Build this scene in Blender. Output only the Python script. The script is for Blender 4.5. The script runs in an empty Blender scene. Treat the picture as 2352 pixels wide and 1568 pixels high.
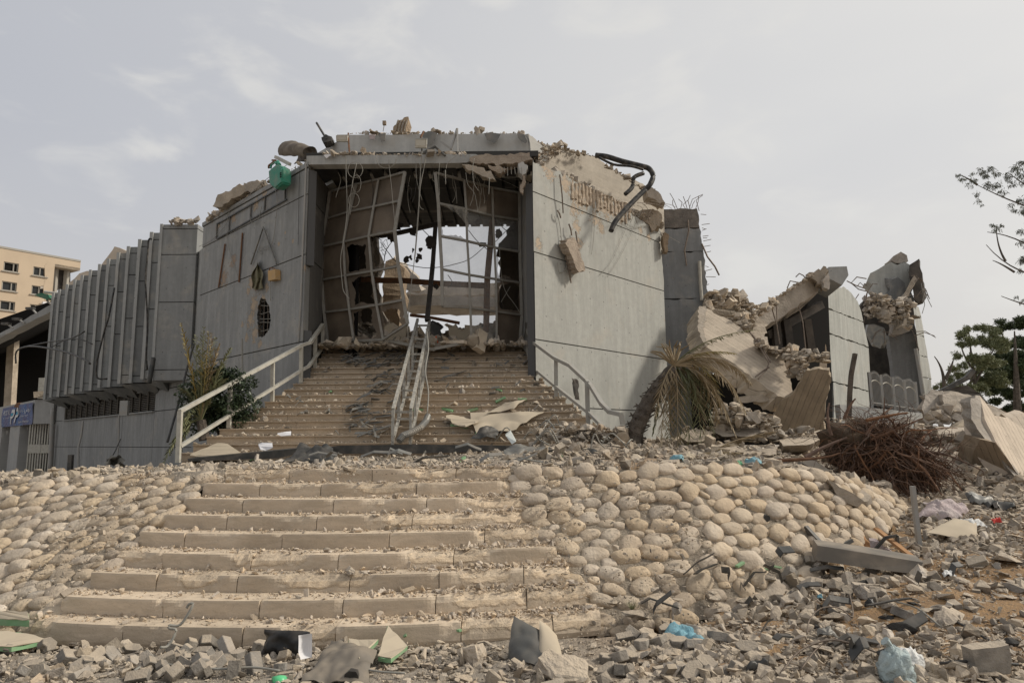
import bpy, bmesh, math, random
import numpy as np
from mathutils import Vector, Matrix, Euler, noise
random.seed(7)
rnd = random.Random(11)
R = math.radians
sc = bpy.context.scene
COL = sc.collection

# ------------------------------------------------------------ camera, sky, sun, exposure
FPX, PITCH, ROLL, EYE = 1569.5, 0.141, 0.0103, 1.7
cam_d = bpy.data.cameras.new('camera')
cam = bpy.data.objects.new('camera', cam_d)
COL.objects.link(cam)
cam_d.sensor_width = 36.0
cam_d.lens = 36.0 * FPX / 2352.0
cam_d.clip_end = 6000
cam.location = (0, 0, EYE)
CAMROT = Matrix.Rotation(math.pi / 2 + PITCH, 3, 'X') @ Matrix.Rotation(-ROLL, 3, 'Z')
cam.rotation_euler = CAMROT.to_euler()
sc.camera = cam

SUN_DIR = Vector((0.80, 0.10, 0.62)).normalized()      # towards the sun
sun_d = bpy.data.lights.new('sun', 'SUN')
sun = bpy.data.objects.new('sun', sun_d)
COL.objects.link(sun)
sun_d.energy = 3.1
sun_d.angle = R(7)
sun_d.color = (1.0, 0.93, 0.82)
sun.rotation_euler = SUN_DIR.to_track_quat('Z', 'Y').to_euler()

world = bpy.data.worlds.new('World')
sc.world = world
world.use_nodes = True
wt = world.node_tree
wt.nodes.clear()
def wn(t, **k):
    n = wt.nodes.new(t)
    for a, b in k.items(): setattr(n, a, b)
    return n
w_out = wn('ShaderNodeOutputWorld'); w_bg = wn('ShaderNodeBackground')
w_bg.inputs['Strength'].default_value = 0.1
sky = wn('ShaderNodeTexSky', sky_type='NISHITA', sun_disc=False)
sky.sun_elevation = math.asin(SUN_DIR.z)
sky.sun_rotation = math.atan2(SUN_DIR.x, SUN_DIR.y)
sky.air_density = 1.0; sky.dust_density = 4.0
tc = wn('ShaderNodeTexCoord')
mp = wn('ShaderNodeMapping'); mp.inputs['Scale'].default_value = (1.0, 1.0, 2.3)
mp.inputs['Rotation'].default_value = (0.35, 0.25, 0.3)
wt.links.new(tc.outputs['Generated'], mp.inputs['Vector'])
def wnoise(scale, detail, lo, hi):
    n = wn('ShaderNodeTexNoise'); n.inputs['Scale'].default_value = scale; n.inputs['Detail'].default_value = detail
    n.inputs['Roughness'].default_value = 0.52; n.inputs['Distortion'].default_value = 0.35
    wt.links.new(mp.outputs[0], n.inputs['Vector'])
    r = wn('ShaderNodeMapRange'); r.interpolation_type = 'SMOOTHSTEP'
    r.inputs['From Min'].default_value = lo; r.inputs['From Max'].default_value = hi
    wt.links.new(n.outputs['Fac'], r.inputs['Value'])
    return r.outputs[0]
c1 = wnoise(6.5, 5, 0.50, 0.72); c2 = wnoise(2.0, 3, 0.3, 0.75)
# glow of the veiled sun: dot(direction, sun azimuth)
dotn = wn('ShaderNodeVectorMath', operation='DOT_PRODUCT')
nrm = wn('ShaderNodeVectorMath', operation='NORMALIZE')
wt.links.new(tc.outputs['Generated'], nrm.inputs[0])
wt.links.new(nrm.outputs[0], dotn.inputs[0]); dotn.inputs[1].default_value = tuple(Vector((0.93, 0.10, 0.35)).normalized())
gl = wn('ShaderNodeMapRange'); gl.interpolation_type = 'SMOOTHSTEP'
gl.inputs['From Min'].default_value = -0.55; gl.inputs['From Max'].default_value = 0.95
wt.links.new(dotn.outputs['Value'], gl.inputs['Value'])
# pale dusty air near the horizon
sep = wn('ShaderNodeSeparateXYZ'); wt.links.new(nrm.outputs[0], sep.inputs[0])
hz = wn('ShaderNodeMapRange'); hz.interpolation_type = 'SMOOTHSTEP'
hz.inputs['From Min'].default_value = 0.42; hz.inputs['From Max'].default_value = 0.0
wt.links.new(sep.outputs['Z'], hz.inputs['Value'])
def wmix(fac, a, b, mode='MIX'):
    m = wn('ShaderNodeMix', data_type='RGBA', blend_type=mode, clamp_factor=True)
    m.clamp_result = False
    if isinstance(fac, float): m.inputs[0].default_value = fac
    else: wt.links.new(fac, m.inputs[0])
    for s, v in ((6, a), (7, b)):
        if isinstance(v, tuple): m.inputs[s].default_value = (*v, 1)
        else: wt.links.new(v, m.inputs[s])
    return m.outputs[2]
def wmul(a, b):
    m = wn('ShaderNodeMath', operation='MULTIPLY')
    for s, v in ((0, a), (1, b)):
        if isinstance(v, float): m.inputs[s].default_value = v
        else: wt.links.new(v, m.inputs[s])
    return m.outputs[0]
base = wmix(gl.outputs[0], (5.15, 5.3, 5.75), (8.1, 7.95, 7.65))
base = wmix(wmul(hz.outputs[0], 0.55), base, (7.5, 7.0, 6.4))
base = wmix(wmul(c2, 0.35), base, (6.0, 6.1, 6.4))
base = wmix(wmul(c1, 0.75), base, (7.9, 7.75, 7.4))
base = wmix(0.9, sky.outputs[0], base)
wt.links.new(base, w_bg.inputs['Color'])
wt.links.new(w_bg.outputs[0], w_out.inputs['Surface'])

sc.view_settings.view_transform = 'Standard'
sc.view_settings.look = 'None'
sc.view_settings.exposure = 0.0
sc.view_settings.gamma = 1.0
sc.view_settings.use_curve_mapping = False
sc.render.engine = 'CYCLES'
sc.cycles.max_bounces = 5
sc.cycles.transparent_max_bounces = 16
sc.cycles.use_adaptive_sampling = True

# ------------------------------------------------------------ placing helpers
# px, py are positions in the photograph (2352 wide); P gives the world point on that sight line at distance Y,
# G the one at height z.
def ray(px, py):
    v = CAMROT @ Vector(((px - 1176) / FPX, -(py - 784) / FPX, -1.0))
    return v
def P(px, py, Y):
    v = ray(px, py); return Vector((0, 0, EYE)) + v * (Y / v.y)
def G(px, py, z):
    v = ray(px, py); return Vector((0, 0, EYE)) + v * ((z - EYE) / v.z)

# ------------------------------------------------------------ object helpers
def tag(o, label=None, cat=None, group=None, kind=None):
    if label: o['label'] = label
    if cat: o['category'] = cat
    if group: o['group'] = group
    if kind: o['kind'] = kind
    return o
def empty(name, loc, label, cat, group=None, rot=(0, 0, 0)):
    o = bpy.data.objects.new(name, None); COL.objects.link(o)
    o.location = loc; o.rotation_euler = rot; o.empty_display_size = 0.2
    return tag(o, label, cat, group)
def children(o): return [c for c in bpy.data.objects if c.parent == o]
def copy_tree(o, parent=None):
    c = o.copy(); COL.objects.link(c); c.parent = parent
    for ch in list(o.children): copy_tree(ch, c)
    return c

class MB:
    """collects shapes (world coordinates, or local when loc given at build)"""
    def __init__(s): s.v = []; s.f = []
    def add(s, vs, fs):
        n = len(s.v); s.v += [tuple(v) for v in vs]; s.f += [tuple(i + n for i in f) for f in fs]; return s
    def box(s, c, size, rot=None):
        hx, hy, hz = size[0] / 2, size[1] / 2, size[2] / 2
        vs = [Vector((x * hx, y * hy, z * hz)) for x in (-1, 1) for y in (-1, 1) for z in (-1, 1)]
        m = Matrix.Identity(3)
        if rot is not None: m = rot if isinstance(rot, Matrix) else Euler(rot).to_matrix()
        c = Vector(c)
        return s.add([c + m @ v for v in vs], [(0, 1, 3, 2), (4, 6, 7, 5), (0, 4, 5, 1), (2, 3, 7, 6), (0, 2, 6, 4), (1, 5, 7, 3)])
    def bar(s, a, b, w, h=None, up=(0, 0, 1)):
        a, b = Vector(a), Vector(b); h = h or w
        d = (b - a); L = d.length
        if L < 1e-6: return s
        d /= L; upv = Vector(up)
        if abs(d.dot(upv)) > .98: upv = Vector((0, 1, 0))
        x = d.cross(upv).normalized(); z = x.cross(d)
        m = Matrix((x, d, z)).transposed()
        return s.box((a + b) / 2, (w, L, h), m)
    def polybar(s, pts, w, h=None):
        for a, b in zip(pts[:-1], pts[1:]): s.bar(a, b, w, h)
        return s
    def tube(s, pts, r, n=6, cap=True):
        pts = [Vector(p) for p in pts]; N = len(pts)
        rr = r if isinstance(r, (list, tuple)) else [r] * N
        ref = Vector((0.13, 0.31, 0.94)); vs = []; fs = []
        for i, p in enumerate(pts):
            d = (pts[min(i + 1, N - 1)] - pts[max(i - 1, 0)])
            if d.length < 1e-9: d = Vector((0, 0, 1))
            d.normalize()
            x = d.cross(ref)
            if x.length < .05: x = d.cross(Vector((1, 0, 0)))
            x.normalize(); y = d.cross(x)
            for k in range(n):
                a = 2 * math.pi * k / n
                vs.append(p + (x * math.cos(a) + y * math.sin(a)) * rr[i])
        for i in range(N - 1):
            for k in range(n):
                a = i * n + k; b = i * n + (k + 1) % n
                fs.append((a, b, b + n, a + n))
        if cap:
            fs.append(tuple(reversed(range(n)))); fs.append(tuple(range((N - 1) * n, N * n)))
        return s.add(vs, fs)
    def prism(s, pts, ext):
        """closed outline pts (3D) extruded by vector ext"""
        pts = [Vector(p) for p in pts]; n = len(pts); ext = Vector(ext)
        vs = pts + [p + ext for p in pts]
        fs = [tuple(range(n)), tuple(reversed(range(n, 2 * n)))]
        fs += [(i, i + n, (i + 1) % n + n, (i + 1) % n) for i in range(n)]
        return s.add(vs, fs)
    def grid(s, fn, nu, nv):
        vs = [fn(i / nu, j / nv) for j in range(nv + 1) for i in range(nu + 1)]
        fs = [(j * (nu + 1) + i, j * (nu + 1) + i + 1, (j + 1) * (nu + 1) + i + 1, (j + 1) * (nu + 1) + i) for j in range(nv) for i in range(nu)]
        return s.add(vs, fs)
    def build(s, name, m, parent=None, origin=None, smooth=False, tri=False):
        me = bpy.data.meshes.new(name)
        me.from_pydata(s.v, [], s.f)
        bm = bmesh.new(); bm.from_mesh(me)
        if tri: bmesh.ops.triangulate(bm, faces=bm.faces[:])
        bmesh.ops.recalc_face_normals(bm, faces=bm.faces[:])
        bm.to_mesh(me); bm.free()
        if smooth: me.polygons.foreach_set('use_smooth', [True] * len(me.polygons))
        me.update()
        if m: me.materials.append(m)
        return link_mesh(name, me, parent, origin)

def world_of(o):
    m = Matrix.Identity(4)
    chain = []
    while o is not None: chain.append(o); o = o.parent
    for q in reversed(chain): m = m @ (Matrix.Translation(q.location) @ q.rotation_euler.to_matrix().to_4x4())
    return m
def link_mesh(name, me, parent=None, origin=None):
    o = bpy.data.objects.new(name, me); COL.objects.link(o)
    if parent is not None:
        o.parent = parent
        me.transform(world_of(parent).inverted())
    else:
        if origin is None:
            n = len(me.vertices); co = np.empty(n * 3); me.vertices.foreach_get('co', co); co = co.reshape(-1, 3)
            lo, hi = co.min(0), co.max(0)
            origin = ((lo[0] + hi[0]) / 2, (lo[1] + hi[1]) / 2, lo[2])
        me.transform(Matrix.Translation(-Vector(origin)))
        o.location = origin
    return o
def thing_mesh(name, mb, m, label, cat, group=None, smooth=False, tri=False):
    return tag(mb.build(name, m, None, smooth=smooth, tri=tri), label, cat, group)
def struct(o): o['kind'] = 'structure'; return o

def np_mesh(name, V, F, mats, smooth=False, matidx=None):
    """V (n,3), F (m,k) numpy"""
    me = bpy.data.meshes.new(name)
    m, k = F.shape
    me.vertices.add(len(V)); me.vertices.foreach_set('co', np.ascontiguousarray(V, dtype=np.float32).ravel())
    me.loops.add(m * k); me.loops.foreach_set('vertex_index', np.ascontiguousarray(F, dtype=np.int32).ravel())
    me.polygons.add(m); me.polygons.foreach_set('loop_start', np.arange(0, m * k, k, dtype=np.int32))
    me.polygons.foreach_set('loop_total', np.full(m, k, dtype=np.int32))
    me.polygons.foreach_set('use_smooth', np.full(m, smooth))
    for mm in mats: me.materials.append(mm)
    if matidx is not None: me.polygons.foreach_set('material_index', matidx.astype(np.int32))
    me.update(calc_edges=True); me.validate()
    return me

# ------------------------------------------------------------ materials
MAT = {}
class NT:
    def __init__(s, name):
        s.m = bpy.data.materials.new(name); s.m.use_nodes = True; s.t = s.m.node_tree; s.t.nodes.clear()
        s.out = s.n('ShaderNodeOutputMaterial'); s.b = s.n('ShaderNodeBsdfPrincipled')
        s.t.links.new(s.b.outputs[0], s.out.inputs[0])
        s.geo = s.n('ShaderNodeNewGeometry'); s.pos = s.geo.outputs['Position']
        MAT[name] = s.m
    def n(s, t, **k):
        x = s.t.nodes.new(t)
        for a, b in k.items(): setattr(x, a, b)
        return x
    def l(s, a, b): s.t.links.new(a, b)
    def put(s, sock, v):
        if isinstance(v, (int, float)): sock.default_value = v
        elif isinstance(v, tuple): sock.default_value = (*v, 1) if len(sock.default_value) == 4 and len(v) == 3 else v
        else: s.l(v, sock)
    def noise(s, scale, detail=4, vec=None, rough=.55, dist=0.0, out='Fac'):
        x = s.n('ShaderNodeTexNoise'); x.inputs['Scale'].default_value = scale; x.inputs['Detail'].default_value = detail
        x.inputs['Roughness'].default_value = rough; x.inputs['Distortion'].default_value = dist
        s.l(vec if vec is not None else s.pos, x.inputs['Vector']); return x.outputs[out]
    def map(s, scale, rot=(0, 0, 0), vec=None):
        x = s.n('ShaderNodeMapping'); x.inputs['Scale'].default_value = scale; x.inputs['Rotation'].default_value = rot
        s.l(vec if vec is not None else s.pos, x.inputs['Vector']); return x.outputs[0]
    def ramp(s, v, lo, hi, a=0.0, b=1.0, smooth=True):
        x = s.n('ShaderNodeMapRange'); x.interpolation_type = 'SMOOTHSTEP' if smooth else 'LINEAR'
        s.put(x.inputs['Value'], v); s.put(x.inputs['From Min'], lo); s.put(x.inputs['From Max'], hi)
        s.put(x.inputs['To Min'], a); s.put(x.inputs['To Max'], b); return x.outputs[0]
    def mix(s, f, a, b, mode='MIX'):
        x = s.n('ShaderNodeMix', data_type='RGBA', blend_type=mode); s.put(x.inputs[0], f); s.put(x.inputs[6], a); s.put(x.inputs[7], b)
        return x.outputs[2]
    def math(s, op, a, b=0.0, c=None):
        x = s.n('ShaderNodeMath', operation=op); s.put(x.inputs[0], a); s.put(x.inputs[1], b)
        if c is not None: s.put(x.inputs[2], c)
        return x.outputs[0]
    def dot(s, d):
        x = s.n('ShaderNodeVectorMath', operation='DOT_PRODUCT'); s.l(s.pos, x.inputs[0]); x.inputs[1].default_value = d; return x.outputs['Value']
    def dist(s, p):
        x = s.n('ShaderNodeVectorMath', operation='DISTANCE'); s.l(s.pos, x.inputs[0]); x.inputs[1].default_value = tuple(p); return x.outputs['Value']
    def bump(s, h, strength=.4, dist=.02, prev=None):
        x = s.n('ShaderNodeBump'); x.inputs['Strength'].default_value = strength; x.inputs['Distance'].default_value = dist
        s.put(x.inputs['Height'], h)
        if prev is not None: s.l(prev, x.inputs['Normal'])
        return x.outputs[0]
    def fin(s, col, rough=.9, normal=None, metal=0.0):
        s.put(s.b.inputs['Base Color'], col); s.put(s.b.inputs['Roughness'], rough); s.put(s.b.inputs['Metallic'], metal)
        s.b.inputs['Specular IOR Level'].default_value = 0.25
        if normal is not None: s.l(normal, s.b.inputs['Normal'])
        return s.m

def rock(name, a, b, scale=3.0, bump=.5, bd=.02, island=.5, c=None, rough=.95, sat=(.75, 1.2), dust=0.0):
    """mottled mineral surface; island: how much single pieces differ"""
    t = NT(name)
    f = t.ramp(t.noise(scale, 6), .3, .7)
    col = t.mix(f, a, b)
    if c: col = t.mix(t.ramp(t.noise(scale * .45, 3), .55, .68), col, c)
    fine = t.noise(scale * 12, 4, rough=.7)
    col = t.mix(t.ramp(fine, .3, .75, 0, .35), col, tuple(x * .55 for x in a))
    if island:
        oi = t.n('ShaderNodeObjectInfo')
        r = t.math('FRACT', t.math('ADD', t.geo.outputs['Random Per Island'], oi.outputs['Random']))
        k = t.ramp(r, 0, 1, 1 - island * .5, 1 + island * .45, smooth=False)
        hs = t.n('ShaderNodeHueSaturation'); t.put(hs.inputs['Value'], k)
        t.put(hs.inputs['Saturation'], t.ramp(t.math('FRACT', t.math('MULTIPLY', r, 7.3)), 0, 1, sat[0], sat[1], smooth=False))
        t.l(col, hs.inputs['Color']); col = hs.outputs[0]
    if dust:      # powder settled on the upper faces
        sp = t.n('ShaderNodeSeparateXYZ'); t.l(t.geo.outputs['Normal'], sp.inputs[0])
        col = t.mix(t.math('MULTIPLY', t.ramp(t.math('ADD', sp.outputs['Z'], t.math('MULTIPLY', t.noise(scale * 2, 5), .5)), .65, 1.15), dust), col, t.mix(t.ramp(t.noise(3, 4), .35, .65), (.52, .43, .32), (.42, .35, .27)))
    n = t.bump(t.math('ADD', t.noise(scale * 5, 5), t.math('MULTIPLY', fine, .3)), bump, bd)
    return t.fin(col, rough, n)

def plain(name, a, rough=.6, metal=0.0, dirt=.35, scale=6.0, bump=.15, dcol=(.30, .26, .21)):
    t = NT(name)
    col = t.mix(t.ramp(t.noise(scale, 5), .38, .72, 0, dirt), a, dcol)
    n = t.bump(t.noise(scale * 6, 4), bump, .01)
    return t.fin(col, rough, n, metal)

def concrete(name, base, along, boards=.0, spots=(), ties=True, streak=.5, dark=(.09, .09, .088), beige=(.40, .31, .22), horizontal=False, bstr=.6):
    """board marked wall; along = horizontal unit vector of the wall plane"""
    t = NT(name)
    u = t.dot((along[0], along[1], 0)); z = t.dot((0, 0, 1))
    cm = t.n('ShaderNodeCombineXYZ'); t.l(u, cm.inputs[0]); t.l(z, cm.inputs[2])
    uv = cm.outputs[0]
    st = t.noise(1.0, 6, t.map((4.5, 1, .5), vec=uv) if not horizontal else t.map((.55, 1, 7), vec=uv), rough=.65)
    col = t.mix(t.ramp(st, .36, .68), tuple(x * (1 - .2 * streak) for x in base), tuple(min(1, x * (1 + .14 * streak)) for x in base))
    st2 = t.noise(1.0, 5, t.map((22, 1, .8), vec=uv) if not horizontal else t.map((.8, 1, 22), vec=uv), rough=.65)
    col = t.mix(t.ramp(st2, .56, .74, 0, .07 * streak), col, tuple(x * 1.45 for x in base))
    col = t.mix(t.ramp(st2, .42, .25, 0, .10 * streak), col, tuple(x * .5 for x in base))
    big = t.noise(.55, 4, uv)
    col = t.mix(t.ramp(big, .5, .72, 0, .6 * streak), col, tuple(x * .55 for x in base))
    stain = t.noise(1.0, 5, t.map((1.6, 1, .22), vec=uv), rough=.6, dist=.3)
    col = t.mix(t.ramp(stain, .55, .72, 0, .45 * streak), col, tuple(x * 1.35 for x in base))
    col = t.mix(t.ramp(stain, .45, .3, 0, .4 * streak), col, tuple(x * .6 for x in base))
    big2 = t.noise(.9, 5, uv, dist=.6)
    col = t.mix(t.ramp(big2, .54, .72, 0, .5), col, (.42, .38, .32))
    h = t.math('MULTIPLY', t.noise(35, 4), .25)
    if boards:
        w = t.math('FRACT', t.math('DIVIDE', z if horizontal else u, boards))
        g = t.ramp(t.math('ABSOLUTE', t.math('SUBTRACT', w, .5)), .455, .5, 1, 0)
        fl = t.math('FLOOR', t.math('DIVIDE', z if horizontal else u, boards))
        wn_ = t.n('ShaderNodeTexWhiteNoise', noise_dimensions='1D'); t.l(fl, wn_.inputs['W'])
        gm = t.math('MULTIPLY', t.math('SUBTRACT', 1, g), t.ramp(t.noise(1.6, 4, uv), .42, .62)); h = t.math('SUBTRACT', h, t.math('MULTIPLY', gm, .35)); h = t.math('ADD', h, t.math('MULTIPLY', wn_.outputs[0], .25))
        col = t.mix(t.math('MULTIPLY', gm, .16), col, tuple(x * .5 for x in base))
        col = t.mix(t.math('MULTIPLY', wn_.outputs[0], .10), col, tuple(x * 1.3 for x in base))
    if ties:
        def cell(v, p): return t.math('ABSOLUTE', t.math('SUBTRACT', t.math('FRACT', t.math('DIVIDE', v, p)), .5))
        du = t.math('MULTIPLY', cell(u, .62), .62); dz = t.math('MULTIPLY', cell(z, .71), .71)
        d = t.math('SQRT', t.math('ADD', t.math('MULTIPLY', du, du), t.math('MULTIPLY', dz, dz)))
        tm = t.ramp(d, .012, .022, 1, 0)
        col = t.mix(t.math('MULTIPLY', tm, .8), col, dark); h = t.math('SUBTRACT', h, t.math('MULTIPLY', tm, 1.0))
    nz = t.math('ADD', t.math('MULTIPLY', t.noise(5, 6, rough=.75, dist=.5), 1.0), t.math('MULTIPLY', t.noise(13, 5, rough=.8), .8))
    for (p, r, c) in spots:
        d = t.math('ADD', t.dist(p), t.math('MULTIPLY', t.math('SUBTRACT', nz, .86), r * 3.6))
        mk = t.ramp(d, r * .7, r * .95, 1, 0)
        col = t.mix(mk, col, c or beige); h = t.math('SUBTRACT', h, t.math('MULTIPLY', mk, 1.6))
    mot = t.noise(6, 6, uv, rough=.75)
    col = t.mix(t.ramp(mot, .35, .7, 0, .42), col, tuple(x * .7 for x in base))
    # scattered splinter scars
    vo = t.n('ShaderNodeTexVoronoi'); vo.inputs['Scale'].default_value = 2.1; t.l(uv, vo.inputs['Vector'])
    sm = t.ramp(t.math('ADD', vo.outputs['Distance'], t.math('MULTIPLY', t.noise(14, 3), .12)), .095, .115, 1, 0)
    sm = t.math('MULTIPLY', sm, t.ramp(t.noise(.8, 2, uv), .5, .6))
    col = t.mix(t.math('MULTIPLY', sm, .8), col, tuple(x * .85 for x in beige)); h = t.math('SUBTRACT', h, sm)
    n = t.bump(h, bstr, .012)
    return t.fin(col, .9, n)
# ------------------------------------------------------------ key lines of the place
AL, AR_ = 0.7894, 0.7296
XL, XR, YC = -4.96, 0.56, 16.0
DL = Vector((-math.sin(AL), math.cos(AL), 0)); DR = Vector((math.sin(AR_), math.cos(AR_), 0))
NL = Vector((-math.cos(AL), -math.sin(AL), 0)); NR = Vector((math.cos(AR_), -math.sin(AR_), 0))   # outward
def WL(s, z, out=0.0): p = Vector((XL, YC, z)) + DL * s + NL * out; return p
def WR(s, z, out=0.0): p = Vector((XR, YC, z)) + DR * s + NR * out; return p
def on_plane(px, py, p0, n):
    v = ray(px, py); o = Vector((0, 0, EYE)); return o + v * ((Vector(p0) - o).dot(n) / v.dot(n))
def OL(px, py, out=0.0): return on_plane(px, py, WL(0, 0, out), NL)     # point on the wall to the left of the entrance
def OR(px, py, out=0.0): return on_plane(px, py, WR(0, 0, out), NR)
def lerp(a, b, t): return a + (b - a) * t

# lower stair: left end, middle, right end of each tread edge
LEFT = [(68, 1425), (138, 1368), (208.5, 1313.5), (265, 1265), (321, 1220.5), (372.5, 1181), (420, 1144), (465, 1110), (513, 1078)]
MIDY = [1440, 1378.5, 1322, 1273.5, 1226, 1185, 1146.7, 1111, 1077.7]
RIGHT = [(1380.5, 1407.5), (1346, 1349), (1310.5, 1301.5), (1280, 1253.7), (1242, 1212.7), (1232, 1173), (1213, 1139), (1191, 1104), (1172, 1074)]
RISE = 0.15
STEPS = []
for i in range(9):
    z = RISE * (i + 1)
    a, m, b = G(*LEFT[i], z), G(683, MIDY[i], z), G(*RIGHT[i], z)
    # parabola Y(x) through the three
    A = np.array([[p.x ** 2, p.x, 1] for p in (a, m, b)]); co = np.linalg.solve(A, np.array([a.y, m.y, b.y]))
    STEPS.append((a.x, b.x, co))
def step_y(i, x):
    c = STEPS[i][2]; return c[0] * x * x + c[1] * x + c[2]
# upper stair
UST = [(413, 1039), (443, 1021), (474, 1002), (503.5, 985), (530, 968), (557, 952), (583.5, 936.4), (607.7, 921.6), (629.7, 907.6), (652, 893.7), (673, 880.8)]
def uy(k): return 12.5802 + 0.2852 * k
def uz(k): return 1.35 + 0.15 * k
UX = []
URX = [1385, 1372, 1369, 1365, 1346.7, 1327.8, 1310, 1291.6, 1276, 1260.7, 1242.7]
URXr = []
for k in range(1, 19):
    Y = uy(k)
    if k <= 11:
        xl = G(*UST[k - 1], uz(k)).x * (Y / G(*UST[k - 1], uz(k)).y)
        xr = P(URX[k - 1] + 8, UST[k - 1][1], Y).x
    else:
        xl, xr = XL + .06, XR - .06
    UX.append((xl, xr))

TOP = [(-30, 16, .9), (-14, 11.2, 1.1), (-10, 9.9, 1.15), (-6.7, 9.1, 1.22), (-3.62, 8.46, 1.33), (0.05, 8.46, 1.33), (1.8, 8.5, 1.32), (3.0, 8.85, 1.27), (4.07, 9.3, 1.2), (5.4, 10.3, .95), (6.2, 11.3, .8), (8.0, 13.5, .8), (14, 20, .9), (30, 36, 1.0)]
BOT = [(-30, 13, 0), (-14, 8.9, 0), (-8, 7.45, 0), (-5.3, 6.75, 0), (-4.2, 6.05, 0), (1.3, 6.25, 0), (2.3, 7.0, .06), (3.6, 8.0, .34), (4.8, 9.1, .5), (5.8, 10.4, .62), (6.4, 11.2, .7), (8.2, 13.4, .75), (14, 19.8, .85), (30, 35.5, .95)]
TA, BA = np.array(TOP), np.array(BOT)
def topc(x): return np.interp(x, TA[:, 0], TA[:, 1]), np.interp(x, TA[:, 0], TA[:, 2])
def botc(x): return np.interp(x, BA[:, 0], BA[:, 1]), np.interp(x, BA[:, 0], BA[:, 2])
def sm(t): t = np.clip(t, 0, 1); return t * t * (3 - 2 * t)
MOUNDS = [  # x, y, rx, ry, height   (heaps on the terrace and the field)
    (1.15, 12.1, 1.2, 1.0, .22), (0.1, 11.4, 1.2, .9, .06), (2.7, 12.6, 1.6, 1.2, .06), (4.8, 12.9, 1.4, 1.0, .16), (6.6, 14.5, 2.0, 1.8, .25),
    (9.9, 16.5, 1.8, 1.6, .7), (13.0, 17, 2.5, 3.0, .5), (8.0, 12.6, 1.6, 1.0, .2), (9.9, 12.4, 2.0, 1.2, .2), (3.6, 15.4, 1.4, 1.2, .25),
    (5.6, 19, 3, 2.2, .3), (8.5, 22, 3.2, 3, .3), (-6.3, 10.1, 1.5, .6, .08), (3.7, 6.6, .9, .6, .14), (4.9, 7.5, .8, .5, .14), (2.9, 5.5, .9, .6, .1),
    (-1.9, 11.9, 3.0, .5, .06)]
def height(x, y):
    """ground height (numpy arrays)"""
    x = np.asarray(x, float); y = np.asarray(y, float)
    ty, tz = topc(x); by, bz = botc(x)
    front = np.where(x > 1.2, np.clip((x - 1.2) / 5, 0, 1) * np.clip((y - 5.0) * .13, 0, .75), 0)
    front = np.minimum(front, bz + .0 * x) * (x > 1.2) + np.where(x > 6, np.clip((y - 6) * .10, 0, .8) * np.clip((x - 6) / 2, 0, 1) * 0, 0)
    slope = bz + (tz - bz) * np.clip((y - by) / np.maximum(ty - by, .05), 0, 1)
    back = y - ty
    lf = sm((-x - 5.9) / 1.6)                # left of the stair the ground behind the kerb drops
    drop = lf * sm((back - .35) / 4.0) * .85
    terr = tz - drop
    rb = sm((x - 1.0) / 2.5) * sm(back / 3.5) * .12
    terr = terr + rb
    z = np.where(y < by, front, np.where(y < ty, slope, terr))
    far = sm((np.hypot(x, y) - 45) / 60)
    for (mx, my, rx, ry, h) in MOUNDS:
        z = z + h * np.exp(-(((x - mx) / rx) ** 2 + ((y - my) / ry) ** 2))
    return z * (1 - far) + far * .3
def hz(x, y): return float(height(x, y))

# ------------------------------------------------------------ materials
SPL = [(OL(535, 505), .22, (.34, .25, .17)), (OL(587, 470), .20, None), (OL(608, 447), .15, None), (OL(585, 480), .12, None), (OL(515, 640), .30, (.33, .24, .17)),
       (OL(536, 600), .24, (.33, .24, .17)), (OL(500, 520), .16, None), (OL(702, 614), .14, None), (OL(597, 790), .16, None), (OL(603, 690), .20, None), (OL(612, 660), .14, None)]
for k_, (x_, y_) in enumerate([(578, 650), (570, 670), (583, 700), (576, 735), (585, 765), (566, 775), (590, 655), (556, 745), (640, 560), (673, 555), (655, 535), (622, 640), (690, 690)]):
    SPL.append((OL(x_, y_), [.24, .14, .3, .3, .26, .14, .2, .1, .06, .07, .06, .07, .08][k_], None))
GREY = (.30, .31, .305)
m_wallL = concrete('grey_concrete_left', (.285, .285, .275), DL, boards=.15, spots=SPL, streak=.75)
SPR = [(OR(x_, y_), r_, (.43, .34, .25)) for x_, y_, r_ in [(1330, 455, .5), (1350, 440, .55), (1375, 455, .5), (1395, 470, .45), (1420, 485, .35), (1320, 480, .25), (1325, 520, .22), (1328, 560, .2), (1370, 505, .3), (1380, 520, .2), (1470, 530, .14), (1485, 500, .25), (1490, 545, .14), (1510, 500, .2), (1330, 590, .16), (1237, 560, .18), (1300, 420, .3), (1260, 395, .25)]]
m_wallR = concrete('grey_concrete_right', (.375, .375, .345), DR, boards=.15, spots=SPR, streak=.5)
m_front = concrete('grey_concrete_front', (.36, .36, .345), (1, 0, 0), boards=.15, streak=.7)
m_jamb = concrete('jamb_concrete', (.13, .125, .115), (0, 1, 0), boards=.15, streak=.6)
BAYSP = []
for _ in range(34):
    q = P(rnd.uniform(368, 440), rnd.uniform(600, 850), 22.0); BAYSP.append((q, rnd.uniform(.05, .13), (.33, .24, .16)))
m_bay = concrete('bay_concrete', (.27, .272, .265), (1, 0, 0), boards=.2, spots=BAYSP, streak=.6)
m_drum = concrete('parapet_concrete', (.47, .465, .44), (1, 0, 0), boards=0, streak=.35, ties=False)
m_beige = concrete('board_formed_beige', (.42, .375, .31), DR, boards=.11, streak=.6, ties=False, horizontal=True, bstr=.9)
m_spall = rock('spalled_concrete', (.40, .32, .24), (.28, .22, .165), 5, 1.0, .03, 0.25)
m_slab = rock('slab_concrete', (.45, .39, .32), (.30, .26, .212), 2.2, 1.0, .035, 0.2, dust=.4)
m_slabboard = None
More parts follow.
